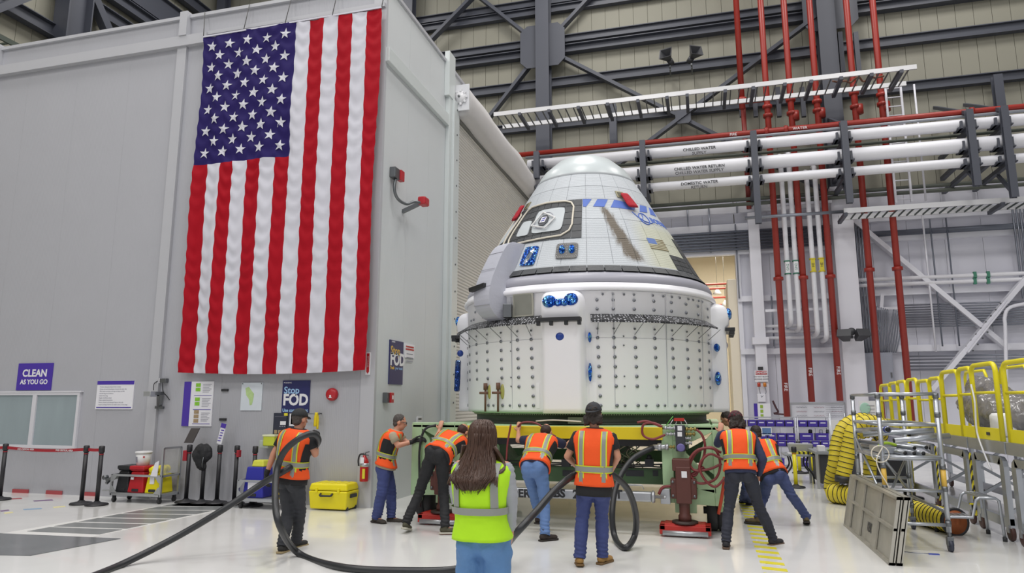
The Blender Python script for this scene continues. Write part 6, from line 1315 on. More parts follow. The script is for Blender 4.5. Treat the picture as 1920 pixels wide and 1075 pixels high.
# sharps container shelf, rod with strap and reel
sc_ = thing('clip_on_container', 'small clear and yellow-green wall container left of the capped man', 'container', PY(508, 835, YB - .1)); a, b_ = q(501, 816, .1), q(521, 836, .1); MB().box(a.x, YB - .22, b_.z, b_.x, YB, a.z).build('tub', mat('tub_lime', '#c2cc3e', .4), sc_, bevel=.015); MB().box(a.x - .01, YB - .23, a.z - .02, b_.x + .01, YB, a.z + .01).build('lid', mat('lid_pale', '#d9dcb6', .4), sc_, bevel=.006)
a, b_ = q(492, 825, .1), q(508, 841, .1); MB().box(a.x, YB - .2, b_.z, b_.x, YB - .02, a.z).build('clear_tray', mat('clear_plastic', '#c9d2cc', .2, alpha=.6), sc_, bevel=.02)
rd_ = thing('wall_rod', 'thin level rod on the wall with a yellow strap hanging from its end', 'rod', q(590, 776, .1)); MB().cyl(q(560, 776, .12), q(598, 776, .12), .01, 6).ell(q(598, 776, .12), (.02, .02, .02)).cyl(q(596, 776, .12), V3((q(596, 776, .12).x, YB, q(596, 776, .12).z)), .01, 6).build('rod', M_bolt, rd_); MB().tube(smooth([q(594, 774, .13), q(592, 785, .14), q(591, 800, .14)], 4), .03, 6).tube(smooth([q(594, 774, .13), q(596, 785, .12), q(595, 805, .12)], 4), .02, 6).build('strap', M_yb, rd_)
# ------------------------------------------------------------ signs on the side face (plane x = XB)
XS = XB + .012
def sp2(px, py): return PX(px, py, XS)
def ssign(name, label, cat, x0, y0, x1, y1, m):
    a, b_ = sp2(x0, y0), sp2(x1, y1); root = thing(name, label, cat, (XS, (a.y + b_.y) / 2, b_.z)); MB().box(XB, a.y, b_.z, XS + .008, b_.y, a.z).build('board', m, root); return root, a.y, b_.y, b_.z, a.z
def st(root, s, fy, fz, X, size, m, bold=0, al='LEFT'): return text('lettering', s, frame((XS + .009, X[0] + (X[1] - X[0]) * fy, X[2] + (X[3] - X[2]) * fz), (0, 1, 0), Uz), size, m, root, .002, bold, 1, al)
M_gold = mat('sign_gold', '#d8b04a', .4)
r, *X = ssign('wall_sign', 'tall navy stop FOD poster ending trash your trash on the side wall', 'poster', 731, 637, 754, 722, M_navy); st(r, 'Stop', .06, .76, X, .22, M_gold, .004); st(r, 'FOD', .04, .56, X, .31, M_w, .012); st(r, 'Trash', .05, .37, X, .075, M_gold, .003); st(r, 'your trash', .42, .37, X, .075, M_lb); st(r, 'BOEING', .12, .965, X, .04, M_w)
r, *X = ssign('wall_sign', 'small white notice with red heading next to the tall navy poster', 'sign', 759, 644, 776, 673, M_sw); MB().box(XS + .008, X[0] + .04, X[3] - .07, XS + .012, X[1] - .04, X[3] - .04).box(XS + .008, X[0] + .03, X[3] - .12, XS + .012, X[1] - .03, X[3] - .09).build('heading', M_sr, r)
for k in range(3): MB().box(XS + .008, X[0] + .08, X[3] - .2 - .07 * k, XS + .012, X[1] - .08, X[3] - .185 - .07 * k).build('text_line', M_sg, r)
a = sp2(724, 746); pb = thing('pull_station', 'small red pull station on a grey box on the side wall', 'alarm box', (XB, a.y, a.z)); MB().box(XB, a.y - .12, a.z - .09, XB + .09, a.y + .06, a.z + .09).build('back_box', M_bolt, pb, bevel=.006); MB().box(XB + .05, a.y - .02, a.z - .09, XB + .12, a.y + .1, a.z + .09).build('red_cover', mat('bell_red', '#b3202a', .35), pb, bevel=.006); MB().box(XB + .12, a.y + .02, a.z - .03, XB + .125, a.y + .07, a.z + .04).build('label', M_w, pb)
r, *X = ssign('wall_sign', 'small white paper with printed lines above the cart end', 'sign', 782, 782, 791, 796, M_sw)
for k in range(3): MB().box(XS + .008, X[0] + .05, X[3] - .06 - .08 * k, XS + .012, X[1] - .05, X[3] - .03 - .08 * k).build('text_line', M_blk, r)
a = sp2(739, 328); al = thing('alarm_device', 'red beacon on a bent conduit high on the side wall', 'alarm device', (XB, a.y, a.z)); MB().box(XB, a.y - .18, a.z - .1, XB + .12, a.y + .05, a.z + .1).build('junction_box', M_bolt, al, bevel=.01); MB().box(XB + .05, a.y + .02, a.z - .1, XB + .15, a.y + .18, a.z + .1).build('red_face', mat('bell_red', '#b3202a', .35), al, bevel=.01)
MB().tube(smooth([sp2(736, 335) + V3((.06, 0, 0)), sp2(734, 356) + V3((.06, 0, 0)), sp2(737, 374) + V3((.1, 0, 0)), sp2(744, 384) + V3((.2, 0, 0)), sp2(758, 386) + V3((.3, -.2, 0)), sp2(768, 392) + V3((.4, -.3, 0))], 6), .03, 8).build('flexible_conduit', M_bolt, al)
a = sp2(770, 389) + V3((.4, -.3, .0)); MB().box(a.x - .08, a.y - .12, a.z - .08, a.x + .08, a.y + .12, a.z + .08).build('beacon', mat('bell_red', '#b3202a', .35), al, bevel=.03); MB().bar(a, V3((XB, sp2(756, 397).y, sp2(756, 397).z)), .07, .07).build('bracket', M_bolt, al)
# ------------------------------------------------------------ belt stanchions
M_st = mat('stanchion_black', '#26262a', .45, var=.05); M_belt = mat('belt_red', '#9e1f2c', .6)
def stanchion(label, x, y, h=1.0, m=M_st, group='black belt stanchions', r=.035, name='belt_stanchion'):
    root = thing(name, label, 'stanchion', (x, y, 0), 0, group)
    MB().lathe((x, y, 0), [(.18, 0), (.185, .015), (.17, .03), (.06, .05), (.045, .07)], 28).build('base', M_st, root); MB().cyl((x, y, .05), (x, y, h - .12), r, 16).build('pole', m, root)
    MB().lathe((x, y, h - .12), [(r * 1.05, 0), (r * 1.35, .01), (r * 1.35, .11), (r, .12)], 16).build('belt_head', M_st, root); MB().lathe((x, y, h - .15), [(r * 1.08, 0), (r * 1.08, .015)], 16).build('red_ring', M_belt, root); return root
A_, B_, C_ = G(152, 946), G(181, 948), G(-1, 938)
stanchion('left one of the two close black stanchions joined by the red belt', A_.x, A_.y); stanchion('right one of the two close black stanchions joined by the red belt', B_.x, B_.y); stanchion('black stanchion cut by the left picture edge that holds the belt', C_.x, C_.y)
D_ = V3((C_.x - 2.6, C_.y + .1, 0)); stanchion('black stanchion beyond the picture edge', D_.x, D_.y)
def belt(label, p, q_, z=.93):
    p = V3((p.x, p.y, z)); q_ = V3((q_.x, q_.y, z)); u = (q_ - p).normalized(); p = p + u * .045; q_ = q_ - u * .045; n = V3((-u.y, u.x, 0)); pts = [(p.lerp(q_, t / 12) + V3((0, 0, -.04 * sin(pi * t / 12) * (q_ - p).length / 2))) for t in range(13)]
    vs = []; fs = []
    for k, c in enumerate(pts): vs += [c + n * .003 + V3((0, 0, .025)), c + n * .003 - V3((0, 0, .025)), c - n * .003 - V3((0, 0, .025)), c - n * .003 + V3((0, 0, .025))]
    for k in range(12):
        for j in range(4): a = k * 4 + j; c = k * 4 + (j + 1) % 4; fs.append((a, c, c + 4, a + 4))
    fs += [(3, 2, 1, 0), (48, 49, 50, 51)]
    return tag(MB().add(vs, fs).build('barrier_belt', M_belt), label, 'belt'), pts, u
o, pts, u = belt('long red belt printed FOD critical area between the left edge and the paired stanchions', C_, A_)
for t in (3, 9): text('lettering', 'FOD CRITICAL AREA', frame(pts[t] + V3((0, -.006, 0)), u, Uz), .042, M_w, o, .001, .0006)
belt('short red belt between the two close stanchions', A_, B_); belt('red belt running out of the picture on the left', D_, C_)
gs_ = [G(363, 940), G(392, 941), G(420, 941.5), G(452, 943), G(486, 946)]
lab = ['black stanchion carrying a tilted dark sign plate on top', 'black stanchion with a black jacket thrown over it', 'black stanchion with a narrow purple and white sign on top', 'bare black stanchion with a red belt end, right of the sign one', 'black stanchion half behind the blue bin']
for k, p in enumerate(gs_):
    p.y -= .2; root = stanchion(lab[k], p.x, p.y, 1.0)
    if k in (0, 3): MB().box(p.x - (.1 if k == 0 else -.02), p.y - .05, .72 if k == 0 else .8, p.x + (-.02 if k == 0 else .07), p.y + .03, .9 if k == 0 else .92).build('belt_end', M_belt, root, bevel=.01)
    if k == 0: MB().add([V3((p.x - .12, p.y - .02, 1.03)), V3((p.x + .06, p.y - .02, 1.03)), V3((p.x + .16, p.y + .02, 1.29)), V3((p.x - .02, p.y + .02, 1.29)), V3((p.x - .12, p.y, 1.03)), V3((p.x + .06, p.y, 1.03)), V3((p.x + .16, p.y + .04, 1.29)), V3((p.x - .02, p.y + .04, 1.29))], [(0, 1, 2, 3), (7, 6, 5, 4), (0, 4, 5, 1), (1, 5, 6, 2), (2, 6, 7, 3), (3, 7, 4, 0)]).build('sign_plate', mat('plate_dark', '#4a4646', .4), root)
    if k == 2:
        MB().bar((p.x - .03, p.y, 1.02), (p.x + .05, p.y, 1.37), .1, .012, (0, 1, 0)).build('sign_plate', M_sw, root); MB().bar((p.x + .035, p.y - .01, 1.30), (p.x + .053, p.y - .01, 1.375), .1, .012, (0, 1, 0)).build('sign_heading', M_purp, root)
        for j in range(5): MB().bar((p.x - .03 + .015 * j, p.y - .008, 1.07 + .045 * j), (p.x - .028 + .015 * j, p.y - .008, 1.085 + .045 * j), .06, .006, (0, 1, 0)).build('sign_text', M_purp, root)
# jacket draped over the second stanchion
p = gs_[1]; ja = thing('black_jacket', 'black jacket draped over the top of a stanchion', 'jacket', (p.x, p.y, .6))
b = MB(); b.ell((p.x - .02, p.y - .03, .9), (.15, .11, .12)); b.ell((p.x - .07, p.y - .05, .82), (.13, .1, .13)); b.ell((p.x + .07, p.y - .05, .83), (.1, .09, .13)); b.ell((p.x - .02, p.y - .06, .7), (.09, .07, .13)); b.ell((p.x + .02, p.y - .04, .64), (.06, .05, .08)); b.ell((p.x - .14, p.y - .04, .8), (.06, .07, .06))
blob(b, .014, 'cloth', fabric('jacket_black', '#232427', .1, .6), ja, 3, (), lambda co: noise.noise(V3((co.x * 14, co.y * 14, co.z * 6))) * .03 + noise.noise(co * 40) * .006); MB().tube([(p.x + .08, p.y - .13, .8), (p.x + .07, p.y - .14, .68), (p.x + .075, p.y - .13, .62)], .008, 5).build('drawstring', M_bolt, ja)
# ------------------------------------------------------------ bin trolleys
M_bw = mat('bin_white', '#dcdcdc', .4); M_br_ = mat('bin_red', '#b4202a', .35, var=.05); M_by = mat('bin_yellow', '#e3d411', .35, var=.05); M_bk = mat('bin_black', '#26282b', .45); M_bb = mat('bin_blue', '#2b2f9a', .4)
def caster(b, x, y, r=.045): b.cyl((x - .015, y, r), (x + .015, y, r), r, 14); b.box(x - .025, y - .02, r, x + .025, y + .02, r * 2 + .03)
def trolley(label, x0, x1, y0, y1, zs, zr, hh, group='aluminium bin trolleys'):
    root = thing('bin_trolley', label, 'trolley', ((x0 + x1) / 2, (y0 + y1) / 2, 0)); w = .035
    MB().box(x0, y0, zs - .02, x1, y1, zs).build('deck', M_alu, root)
    for (a, c) in (((x0, y0), (x1, y0)), ((x0, y1), (x1, y1)), ((x0, y0), (x0, y1)), ((x1, y0), (x1, y1))):
        for z in (zs - .03, zr): MB().bar((a[0], a[1], z), (c[0], c[1], z), w, w).build('rail', M_alu, root)
    for x in (x0, x1):
        for y in (y0, y1): MB().box(x - w / 2, y - w / 2, zs - .05, x + w / 2, y + w / 2, hh if x == x1 else zr + .02).build('post', M_alu, root)
    MB().bar((x1, y0, hh), (x1, y1, hh), w, w).build('push_bar', M_alu, root)
    for x, s in ((x0, 1), (x1, -1)):
        for z, sz in ((zs + .0, 1), (zr, -1)): MB().poly([(x, y0 - w / 2 - .004, z), (x + s * .13, y0 - w / 2 - .004, z), (x + s * .05, y0 - w / 2 - .004, z + sz * .1), (x, y0 - w / 2 - .004, z + sz * .13)], (0, .006, 0)).build('gusset', M_alu, root)
    for x in (x0 + .04, x1 - .04):
        for y in (y0 + .04, y1 - .04): b = MB(); caster(b, x, y); b.build('caster', M_rub, root)
    return root
t1 = trolley('long aluminium trolley with low rails holding black, red and yellow bins', -10.25, -9.2, 10.42, 10.85, .17, .47, .95)
MB().box(-9.24, 10.45, .5, -9.23, 10.83, .93).build('clear_sheet', mat('clear_sheet', '#dfe3e0', .15, alpha=.25), t1); MB().bar((-10.55, 10.6, .36), (-10.25, 10.6, .42), .05, .05).bar((-10.5, 10.55, .3), (-10.5, 10.7, .42), .04, .04).cyl((-10.58, 10.56, .4), (-10.58, 10.64, .4), .04, 10).build('clamp_arm', M_bolt, t1); MB().bar((-10.5, 10.5, .19), (-10.25, 10.5, .19), .05, .02).build('side_lip', M_alu, t1)
def tapered(b, x, y, z0, z1, w0, d0, w1, d1):
    return b.add([(x - w0, y - d0, z0), (x + w0, y - d0, z0), (x + w0, y + d0, z0), (x - w0, y + d0, z0), (x - w1, y - d1, z1), (x + w1, y - d1, z1), (x + w1, y + d1, z1), (x - w1, y + d1, z1)], [(0, 3, 2, 1), (4, 5, 6, 7), (0, 1, 5, 4), (1, 2, 6, 5), (2, 3, 7, 6), (3, 0, 4, 7)])
def binn(name, label, x, y, z, m, w=.2, h=.36, lid=True, flip=True):
    root = thing(name, label, 'bin', (x, y, z), 0, None); tapered(MB(), x, y, z, z + h, w, .17, w * .78, .14).build('body', m, root, bevel=.02)
    if lid: tapered(MB(), x, y, z + h, z + h + .03, w * .72, .13, w * .95, .17).box(x - w * .95, y - .17, z + h + .03, x + w * .95, y + .17, z + h + .1).build('lid', m, root, bevel=.018)
    MB().box(x - .07, y - .178, z + .02, x + .07, y - .15, z + .07).build('grip_recess', M_blk, root, bevel=.01); return root
binn('waste_bin', 'black lidded bin at the left end of the long trolley', -10.08, 10.64, .172, M_bk, .14, .36)
rb = binn('waste_bin', 'red lidded bin in the middle of the long trolley', -9.77, 10.62, .172, M_br_, .17, .36); MB().box(-9.86, 10.43, .4, -9.80, 10.445, .44).build('sticker', M_sw, rb)
yb_ = binn('waste_bin', 'yellow bin with crumpled liner at the right end of the long trolley', -9.41, 10.62, .172, M_by, .16, .34, lid=False); MB().box(-9.47, 10.455, .33, -9.38, 10.47, .46).build('sticker', M_sw, yb_)
b = MB(); b.ell((-9.46, 10.6, .56), (.13, .15, .08)); b.ell((-9.36, 10.64, .58), (.1, .13, .07)); b.ell((-9.3, 10.56, .5), (.05, .08, .09)); blob(b, .014, 'liner', M_by, yb_, 2, (), lambda co: noise.noise(co * 16) * .03)
bu = thing('white_bucket', 'white plastic bucket with printed label standing on the red bin', 'bucket', (-9.78, 10.6, .632)); MB().lathe((-9.78, 10.6, .632), [(.105, 0), (.13, .22)], 24).build('pail', M_bw, bu); MB().lathe((-9.78, 10.6, .845), [(.13, 0), (.142, .0), (.142, .03), (.13, .035), (.12, .035)], 24).build('lid', M_bw, bu); MB().lathe((-9.78, 10.6, .69), [(.1175, 0), (.127, .1)], 8, None, radians(215), radians(262), cap=False).build('label', M_sg, bu); MB().box(-9.69, 10.49, .77, -9.66, 10.5, .8).build('red_mark', M_sr, bu)
pf_ = MB().poly([(-9.42, 10.40, .47), (-9.28, 10.40, .47), (-9.26, 10.40, .74), (-9.34, 10.40, .7)], (0, .01, 0)).build('paper_sheet', M_sw); tag(pf_, 'pale plastic sheet leaning on the right end rail of the long trolley', 'sheet')
t2 = trolley('aluminium trolley behind the hose carrier holding a blue and a yellow bin', -7.6, -6.62, 10.38, 10.84, .17, .45, 1.0)
b_ = binn('waste_bin', 'blue bin with white paper label on the trolley behind the hose carrier', -7.36, 10.6, .172, M_bb, .2, .5, lid=False); MB().box(-7.45, 10.42, .3, -7.27, 10.435, .42).build('label', M_sw, b_); tapered(MB(), -7.33, 10.6, .672, .78, .12, .12, .1, .1).build('yellow_lid', mat('lid_yellow', '#cfd04a', .4), b_, bevel=.02)
binn('waste_bin', 'yellow bin at the right end of the trolley behind the hose carrier', -6.82, 10.6, .172, mat('bin_amber', '#d9bc14', .4), .14, .62, lid=False)
# ------------------------------------------------------------ yellow hard case
cs = thing('hard_case', 'big yellow plastic hard case with black handles on the floor by the corner', 'case', (-5.98, 10.88, 0)); cx0, cx1, cy0, cy1, ch = -6.36, -5.68, 10.72, 11.0 - .02, .44
cy0, cy1 = 10.55, 10.95
tapered(MB(), (cx0 + cx1) / 2, (cy0 + cy1) / 2, .02, .31, .33, .19, .355, .215).build('base_shell', M_by, cs, bevel=.025, bseg=3); tapered(MB(), (cx0 + cx1) / 2, (cy0 + cy1) / 2, .315, .43, .355, .215, .33, .19).build('lid_shell', M_by, cs, bevel=.03, bseg=3)
xm_ = (cx0 + cx1) / 2
for dx in (-.2, 0.2): MB().box(xm_ + dx - .02, cy0 - .03, .28, xm_ + dx + .02, cy0 - .0, .36).build('latch_rib', M_by, cs, bevel=.006)
MB().tube([(xm_ - .12, cy0 - .01, .27), (xm_ - .12, cy0 - .05, .25), (xm_ - .1, cy0 - .06, .24), (xm_ + .07, cy0 - .06, .24), (xm_ + .09, cy0 - .05, .25), (xm_ + .09, cy0 - .01, .27)], .016, 6).build('carry_handle', M_blk, cs); MB().box(cx1 + .0, cy0 + .1, .2, cx1 + .04, cy0 + .3, .26).build('side_handle', M_blk, cs, bevel=.01)
for dy in (.06, .34): MB().cyl((cx1 - .06, cy0 + dy, .03), (cx1 + .0, cy0 + dy, .03), .03, 12).build('wheel', M_blk, cs)
for k in range(5): MB().box(xm_ - .26 + .12 * k, cy0 + .03, .425, xm_ - .2 + .12 * k, cy1 - .05, .437).build('lid_rib', M_by, cs, bevel=.004)
# ------------------------------------------------------------ the black air hose
hz = [G(150, 1092, .03), G(200, 1070, .035), G(300, 1020, .2), G(400, 962, .45), PY(490, 908, 7.5), PY(520, 880, 7.45), PY(545, 856, 7.62), PY(572, 838, 7.8), PY(590, 822, 7.75), PY(596, 832, 7.55)]
hz = [G(140, 1095, .035), G(230, 1058, .035), PY(330, 1008, 6.9), PY(420, 955, 7.15), PY(492, 907, 7.42), PY(532, 884, 7.40), PY(560, 866, 7.62), PY(585, 845, 7.75), PY(597, 826, 7.62), PY(586, 814, 7.48), PY(562, 822, 7.36), PY(534, 846, 7.32), PY(520, 880, 7.3), PY(516, 930, 7.1), PY(524, 985, 6.9), G(560, 1038, .035), G(640, 1064, .035), G(760, 1071, .035), G(862, 1067, .035), G(930, 1042, .035), PY(968, 1000, 7.0), PY(1005, 960, 7.3), PY(1042, 918, 7.6), PY(1082, 888, 7.95), PY(1115, 880, 8.15), PY(1150, 892, 8.2), PY(1178, 920, 8.5), PY(1192, 965, 8.8), PY(1190, 1005, 8.95), G(1172, 1028, .035), PY(1153, 1008, 9.2), PY(1148, 960, 9.3), PY(1158, 905, 9.5), PY(1185, 862, 9.75), PY(1225, 839, CY0 - .06)]
tag(MB().tube(smooth(hz, 8), .038, 12).build('air_hose', mat('hose_black', '#2b2d30', .38, var=.1)), 'thick black air hose looping from the cart manifold through the crew to the lower left', 'hose')
# ------------------------------------------------------------ aluminium scaffold tower
M_al2 = mat('tube_aluminium', '#b4b8be', .3, .75, var=.08, vscale=7)
sx0, sx1, sy0, sy1, sh_ = 2.1, 2.75, 9.69, 11.23, 1.86
sc2 = thing('scaffold_tower', 'small aluminium scaffold tower on casters with stored tubes on its platform', 'scaffold', ((sx0 + sx1) / 2, (sy0 + sy1) / 2, 0))
for x in (sx0, sx1):
    for y in (sy0, sy1):
        lean = 0; MB().cyl((x, y, .22), (x, y, sh_), .027, 12).build('upright', M_al2, sc2)
        for z in (.32, .72, .98, 1.6, sh_ - .03): MB().cyl((x, y, z - .03), (x, y, z + .03), .034, 10).build('collar', M_bolt, sc2)
        b = MB(); b.cyl((x - .02, y, .07), (x + .02, y, .07), .07, 18); o = b.build('caster_wheel', mat('caster_dark', '#2f3242', .5), sc2); MB().box(x - .035, y - .035, .07, x + .035, y + .035, .17).cyl((x, y, .15), (x, y, .25), .022, 10).build('caster_fork', M_bolt, sc2, bevel=.006)
    if x == sx0: pass
zr2 = [PY(1700, 982, sy0).z, PY(1700, 919.5, sy0).z, PY(1700, 858, sy0).z, PY(1700, 797, sy0).z, PY(1700, 739, sy0).z]
for z in zr2: MB().cyl((sx0, sy0, z), (sx1, sy0, z), .02 if z != zr2[2] else .028, 10).build('rung', M_al2, sc2); MB().cyl((sx0, sy1, z), (sx1, sy1, z), .02, 10).build('rung', M_al2, sc2)
for x in (sx0, sx1):
    for z in (zr2[4], zr2[3], zr2[2] - .02): MB().cyl((x, sy0, z), (x, sy1, z), .02, 10).build('side_rail', M_al2, sc2)
MB().cyl((sx1, sy0, .45), (sx1, sy1, .45), .022, 8).cyl((sx0, sy0, .5), (sx0, sy1, 1.25), .018, 8).cyl((sx0, sy0, .55), (sx1, sy1, 1.0), .018, 8).cyl((sx1, sy1, .5), (sx0, sy0 + .1, 1.1), .018, 8).build('diagonal_brace', M_al2, sc2)
zd = zr2[2]; pf3 = MB().box(sx0, sy0 + .03, zd - .02, sx1, sy1 - .03, zd + .02).build('platform', M_al2, sc2)
for k in range(5): MB().box(sx0 + .02, sy0 + .1 + k * .3, zd - .045, sx1 - .02, sy0 + .14 + k * .3, zd - .02).build('platform_rib', M_al2, pf3)
for (x, y) in ((sx0, sy0), (sx1, sy0)): MB().cyl((x, y, .7), (x, y, .95), .029, 12).build('yellow_sticker', M_gold, sc2)
cl = MB().tube(smooth([(sx0, sy0 - .04, 1.2), (sx0 - .08, sy0 - .05, 1.05), (sx0 - .05, sy0 - .05, .9), (sx0 + .02, sy0 - .05, .75), (sx0 + .06, sy0 - .03, .58), (sx0 + .05, sy0 - .03, .45)], 6), .008, 5).tube(arc((sx0 - .03, sy0 - .03, 1.12), .1, 0, 2 * pi, 14, (1, 0, 0), (0, 0, 1)), .007, 5).build('tie_cord', M_bead, sc2)
M_tin = mat('tube_end_dark', '#1f2022', .6)
tubes = [((2.15, 9.55, .2), (2.62, 11.3, .24), 'thick bright tube pointing at us from the upper layer', .035), ((2.05, 9.7, .12), (2.9, 9.95, .19), 'long bright tube lying across the platform front', .03)]
tl = ['leftmost tube end of the lower row on the scaffold platform', 'middle tube end of the lower row on the scaffold platform', 'rightmost tube end of the lower row on the scaffold platform', 'tube lying behind the lower row on the scaffold platform', 'tube slanting across the back of the scaffold platform', 'top tube with blue tape around its end on the scaffold platform', 'thick long tube that sticks out to the right of the scaffold', 'upper thick tube resting just above the longest one']
def tube_(k, a, b_, r, m=M_al2):
    a, b_ = V3(a), V3(b_); o = MB().cyl(a, b_, r, 14).build('metal_tube', m, label=tl[k], cat='tube', group='tubes stored on the scaffold'); u_ = (b_ - a).normalized(); MB().cyl(a - u_ * .003, a + u_ * .004, r * .8, 12).build('end_hole', M_tin, o); MB().cyl(b_ - u_ * .004, b_ + u_ * .003, r * .8, 12).build('end_hole', M_tin, o); return o
for k in range(3): tube_(k, (2.36 + .1 * k, sy0 + .02, zd + .05), (2.2 + .1 * k - .02, sy1, zd + .05), .028)
tube_(3, (2.5, sy0 + .15, zd + .105), (2.14, sy1, zd + .11), .028); tube_(4, (2.7, sy0 + .4, zd + .1), (2.4, sy1, zd + .1), .03)
tube_(6, (2.24, sy0 - .02, zd + .20), (2.9, sy0 + .15, zd + .26), .034); tube_(7, (2.78, sy0 + .3, zd + .32), (2.0, sy0 + .5, zd + .25), .034)
o = tube_(5, (2.2, sy0 + .06, zd + .33), (2.14, sy1, zd + .26), .038); MB().cyl((2.2, sy0 + .065, zd + .33), (2.197, sy0 + .12, zd + .328), .042, 14).build('blue_tape', mat('tape_blue', '#3f4fa8', .5), o)
tag(MB().box(2.14, sy0 + .3, zd + .025, 2.34, sy0 + .9, zd + .1).build('metal_channel', M_al2, bevel=.006), 'flat metal channel lying left on the scaffold platform', 'channel'); tag(MB().tube(smooth([(2.12, sy0 + .25, zd + .12), (2.2, sy0 + .2, zd + .16), (2.32, sy0 + .25, zd + .13)], 5), .018, 6).build('lime_strap', mat('strap_lime', '#a9c93a', .6)), 'lime green strap on the left of the scaffold platform', 'strap')
# ------------------------------------------------------------ two leaning aluminium ramp panels
def q_ramp(Y, u, off=0):                                      # u 0 bottom .. 1 top; the panels stand on edge and lean right
    xb = 1.9 + (11.32 - Y) / (11.32 - 8.7) * .0; return V3((1.86 + .14 * u + off, Y, .72 * u))
def ramp(name, off, label):
    root = thing('ramp_panel', label, 'ramp panel', (1.86 + off, 10, 0), 0, 'aluminium ramp panels leaning together'); y0, y1 = 8.72, 11.3
    def slab(u0, u1, ya, yb, o0, o1, nm, m=M_alp): return MB().add([q_ramp(ya, u0, off + o0), q_ramp(yb, u0, off + o0), q_ramp(yb, u1, off + o0), q_ramp(ya, u1, off + o0), q_ramp(ya, u0, off + o1), q_ramp(yb, u0, off + o1), q_ramp(yb, u1, off + o1), q_ramp(ya, u1, off + o1)], [(0, 1, 2, 3), (7, 6, 5, 4), (0, 4, 5, 1), (1, 5, 6, 2), (2, 6, 7, 3), (3, 7, 4, 0)]).build(nm, m, root)
    slab(.02, .98, y0, y1, .035, .045, 'sheet'); slab(0, .04, y0, y1, 0, .06, 'edge_rail'); slab(.96, 1, y0, y1, 0, .06, 'edge_rail'); slab(0, 1, y0, y0 + .03, 0, .06, 'end_rail'); slab(0, 1, y1 - .03, y1, 0, .06, 'end_rail')
    for k in range(1, 3): slab(.02, .98, y0 + k * .87 - .14, y0 + k * .87 + .1, .01, .03, 'cross_plate'); 
    slab(.02, .98, y1 - .34, y1 - .03, .01, .03, 'cross_plate')
    slab(.5, .54, y0, y1, .005, .035, 'middle_rail'); return root
M_alp = mat('worn_aluminium', '#b5b2a8', .38, .6, var=.35, vscale=3.5)
ra = ramp('a', 0, 'nearer aluminium ramp panel with stencilled letters standing on edge by the scaffold'); ramp('b', .075, 'second aluminium ramp panel standing right behind the stencilled one')
Mr = frame(q_ramp(9.75, .28, -.004) + V3((.03, 0, 0)), (0, -1, 0), (.18, 0, 1)); text('lettering', 'KBC  454', Mr, .16, M_blk, ra, .002, .003, .8)
o = MB().box(2.02, 9.1, 0, 2.04, 9.16, .3).build('striped_post', M_yel, label='short yellow and black striped foot beside the ramp panels', cat='post')
for k in range(3): MB().box(2.017, 9.098, .04 + .1 * k, 2.043, 9.162, .09 + .1 * k).build('black_stripe', M_blk, o)
tg = G(1750, 1040); o = tag(MB().tube(smooth([G(1690, 1034, .004), G(1715, 1037, .004), G(1735, 1038, .004), G(1746, 1040, .004)], 4), .004, 5).build('floor_tether', M_cond), 'thin cord with blue tag lying on the floor in front of the scaffold', 'cord'); MB().box(tg.x - .05, tg.y - .03, 0, tg.x + .06, tg.y + .02, .008).build('blue_tag', mat('tape_blue', '#3f4fa8', .5), o)
# ------------------------------------------------------------ yellow ventilation duct
M_duct = mat('duct_yellow', '#d8c434', .55, var=.08, vscale=8, bump=.2); M_spir = mat('duct_wire_black', '#25241f', .6)
def duct(label, pts, r, step=.085, open_end=False):
    P = smooth(pts, 10); L = [0]
    for a, b_ in zip(P, P[1:]): L.append(L[-1] + (b_ - a).length)
    n = int(L[-1] / (step / 4)); pos = []
    for i in range(n + 1):
        d = L[-1] * i / n; k = max(j for j in range(len(L)) if L[j] <= d + 1e-9); k = min(k, len(P) - 2); t = (d - L[k]) / max(1e-6, L[k + 1] - L[k]); pos.append(P[k].lerp(P[k + 1], t))
    root = thing('air_duct', label, 'duct', (P[0].x, P[0].y, 0), 0, 'yellow spiral air ducts')
    rs = [r * (1 - .05 * (.5 + .5 * cos(i * pi / 2))) for i in range(len(pos))]
    MB().tube(pos, rs, 22, cap=not open_end).build('sleeve', M_duct, root)
    # wire: thin dark rings
    b = MB(); 
    for i in range(2, len(pos) - 1, 4):
        T_ = (pos[i + 1] - pos[i - 1]).normalized(); u = T_.orthogonal().normalized(); w = T_.cross(u); b.tube([pos[i] + (u * cos(a) + w * sin(a)) * (r * 1.0) for a in [2 * pi * k / 20 for k in range(20)]], .0075, 4, closed=True)
    b.build('spiral_wire', M_spir, root, kind='stuff'); return root, pos
yd = 13.9
duct('yellow spiral duct hanging over the dark board, left strand', [PY(1650, 800, yd + .5), PY(1630, 790, yd + .35), PY(1606, 789, yd + .2), PY(1583, 802, yd + .1), PY(1571, 832, yd + .05), PY(1566, 870, yd), PY(1560, 900, yd + .1), PY(1560, 920, yd + .1), PY(1570, 930, yd + .1), PY(1600, 934, yd + .3)], .13)
duct('yellow spiral duct hanging over the dark board, right strand with dark open end', [PY(1660, 800, yd - .2), PY(1640, 793, yd - .3), PY(1617, 794, yd - .4), PY(1600, 808, yd - .45), PY(1592, 840, yd - .45), PY(1581, 893, yd - .45)], .125)
duct('yellow spiral duct coming down right behind the dark board', [PY(1612, 812, yd + .1), PY(1640, 808, yd + .2), PY(1652, 820, yd + .4), PY(1640, 842, yd + .5), PY(1632, 870, yd + .5), PY(1629, 905, yd + .5), PY(1615, 920, yd + .5), PY(1590, 926, yd + .6)], .115)
dd, pos = duct('yellow spiral duct lying on the floor behind the scaffold with open end', [G(1560, 925, .17), G(1610, 932, .17), G(1660, 945, .17), G(1700, 957, .17), G(1740, 966, .17), G(1792, 980, .17)], .165, open_end=True)
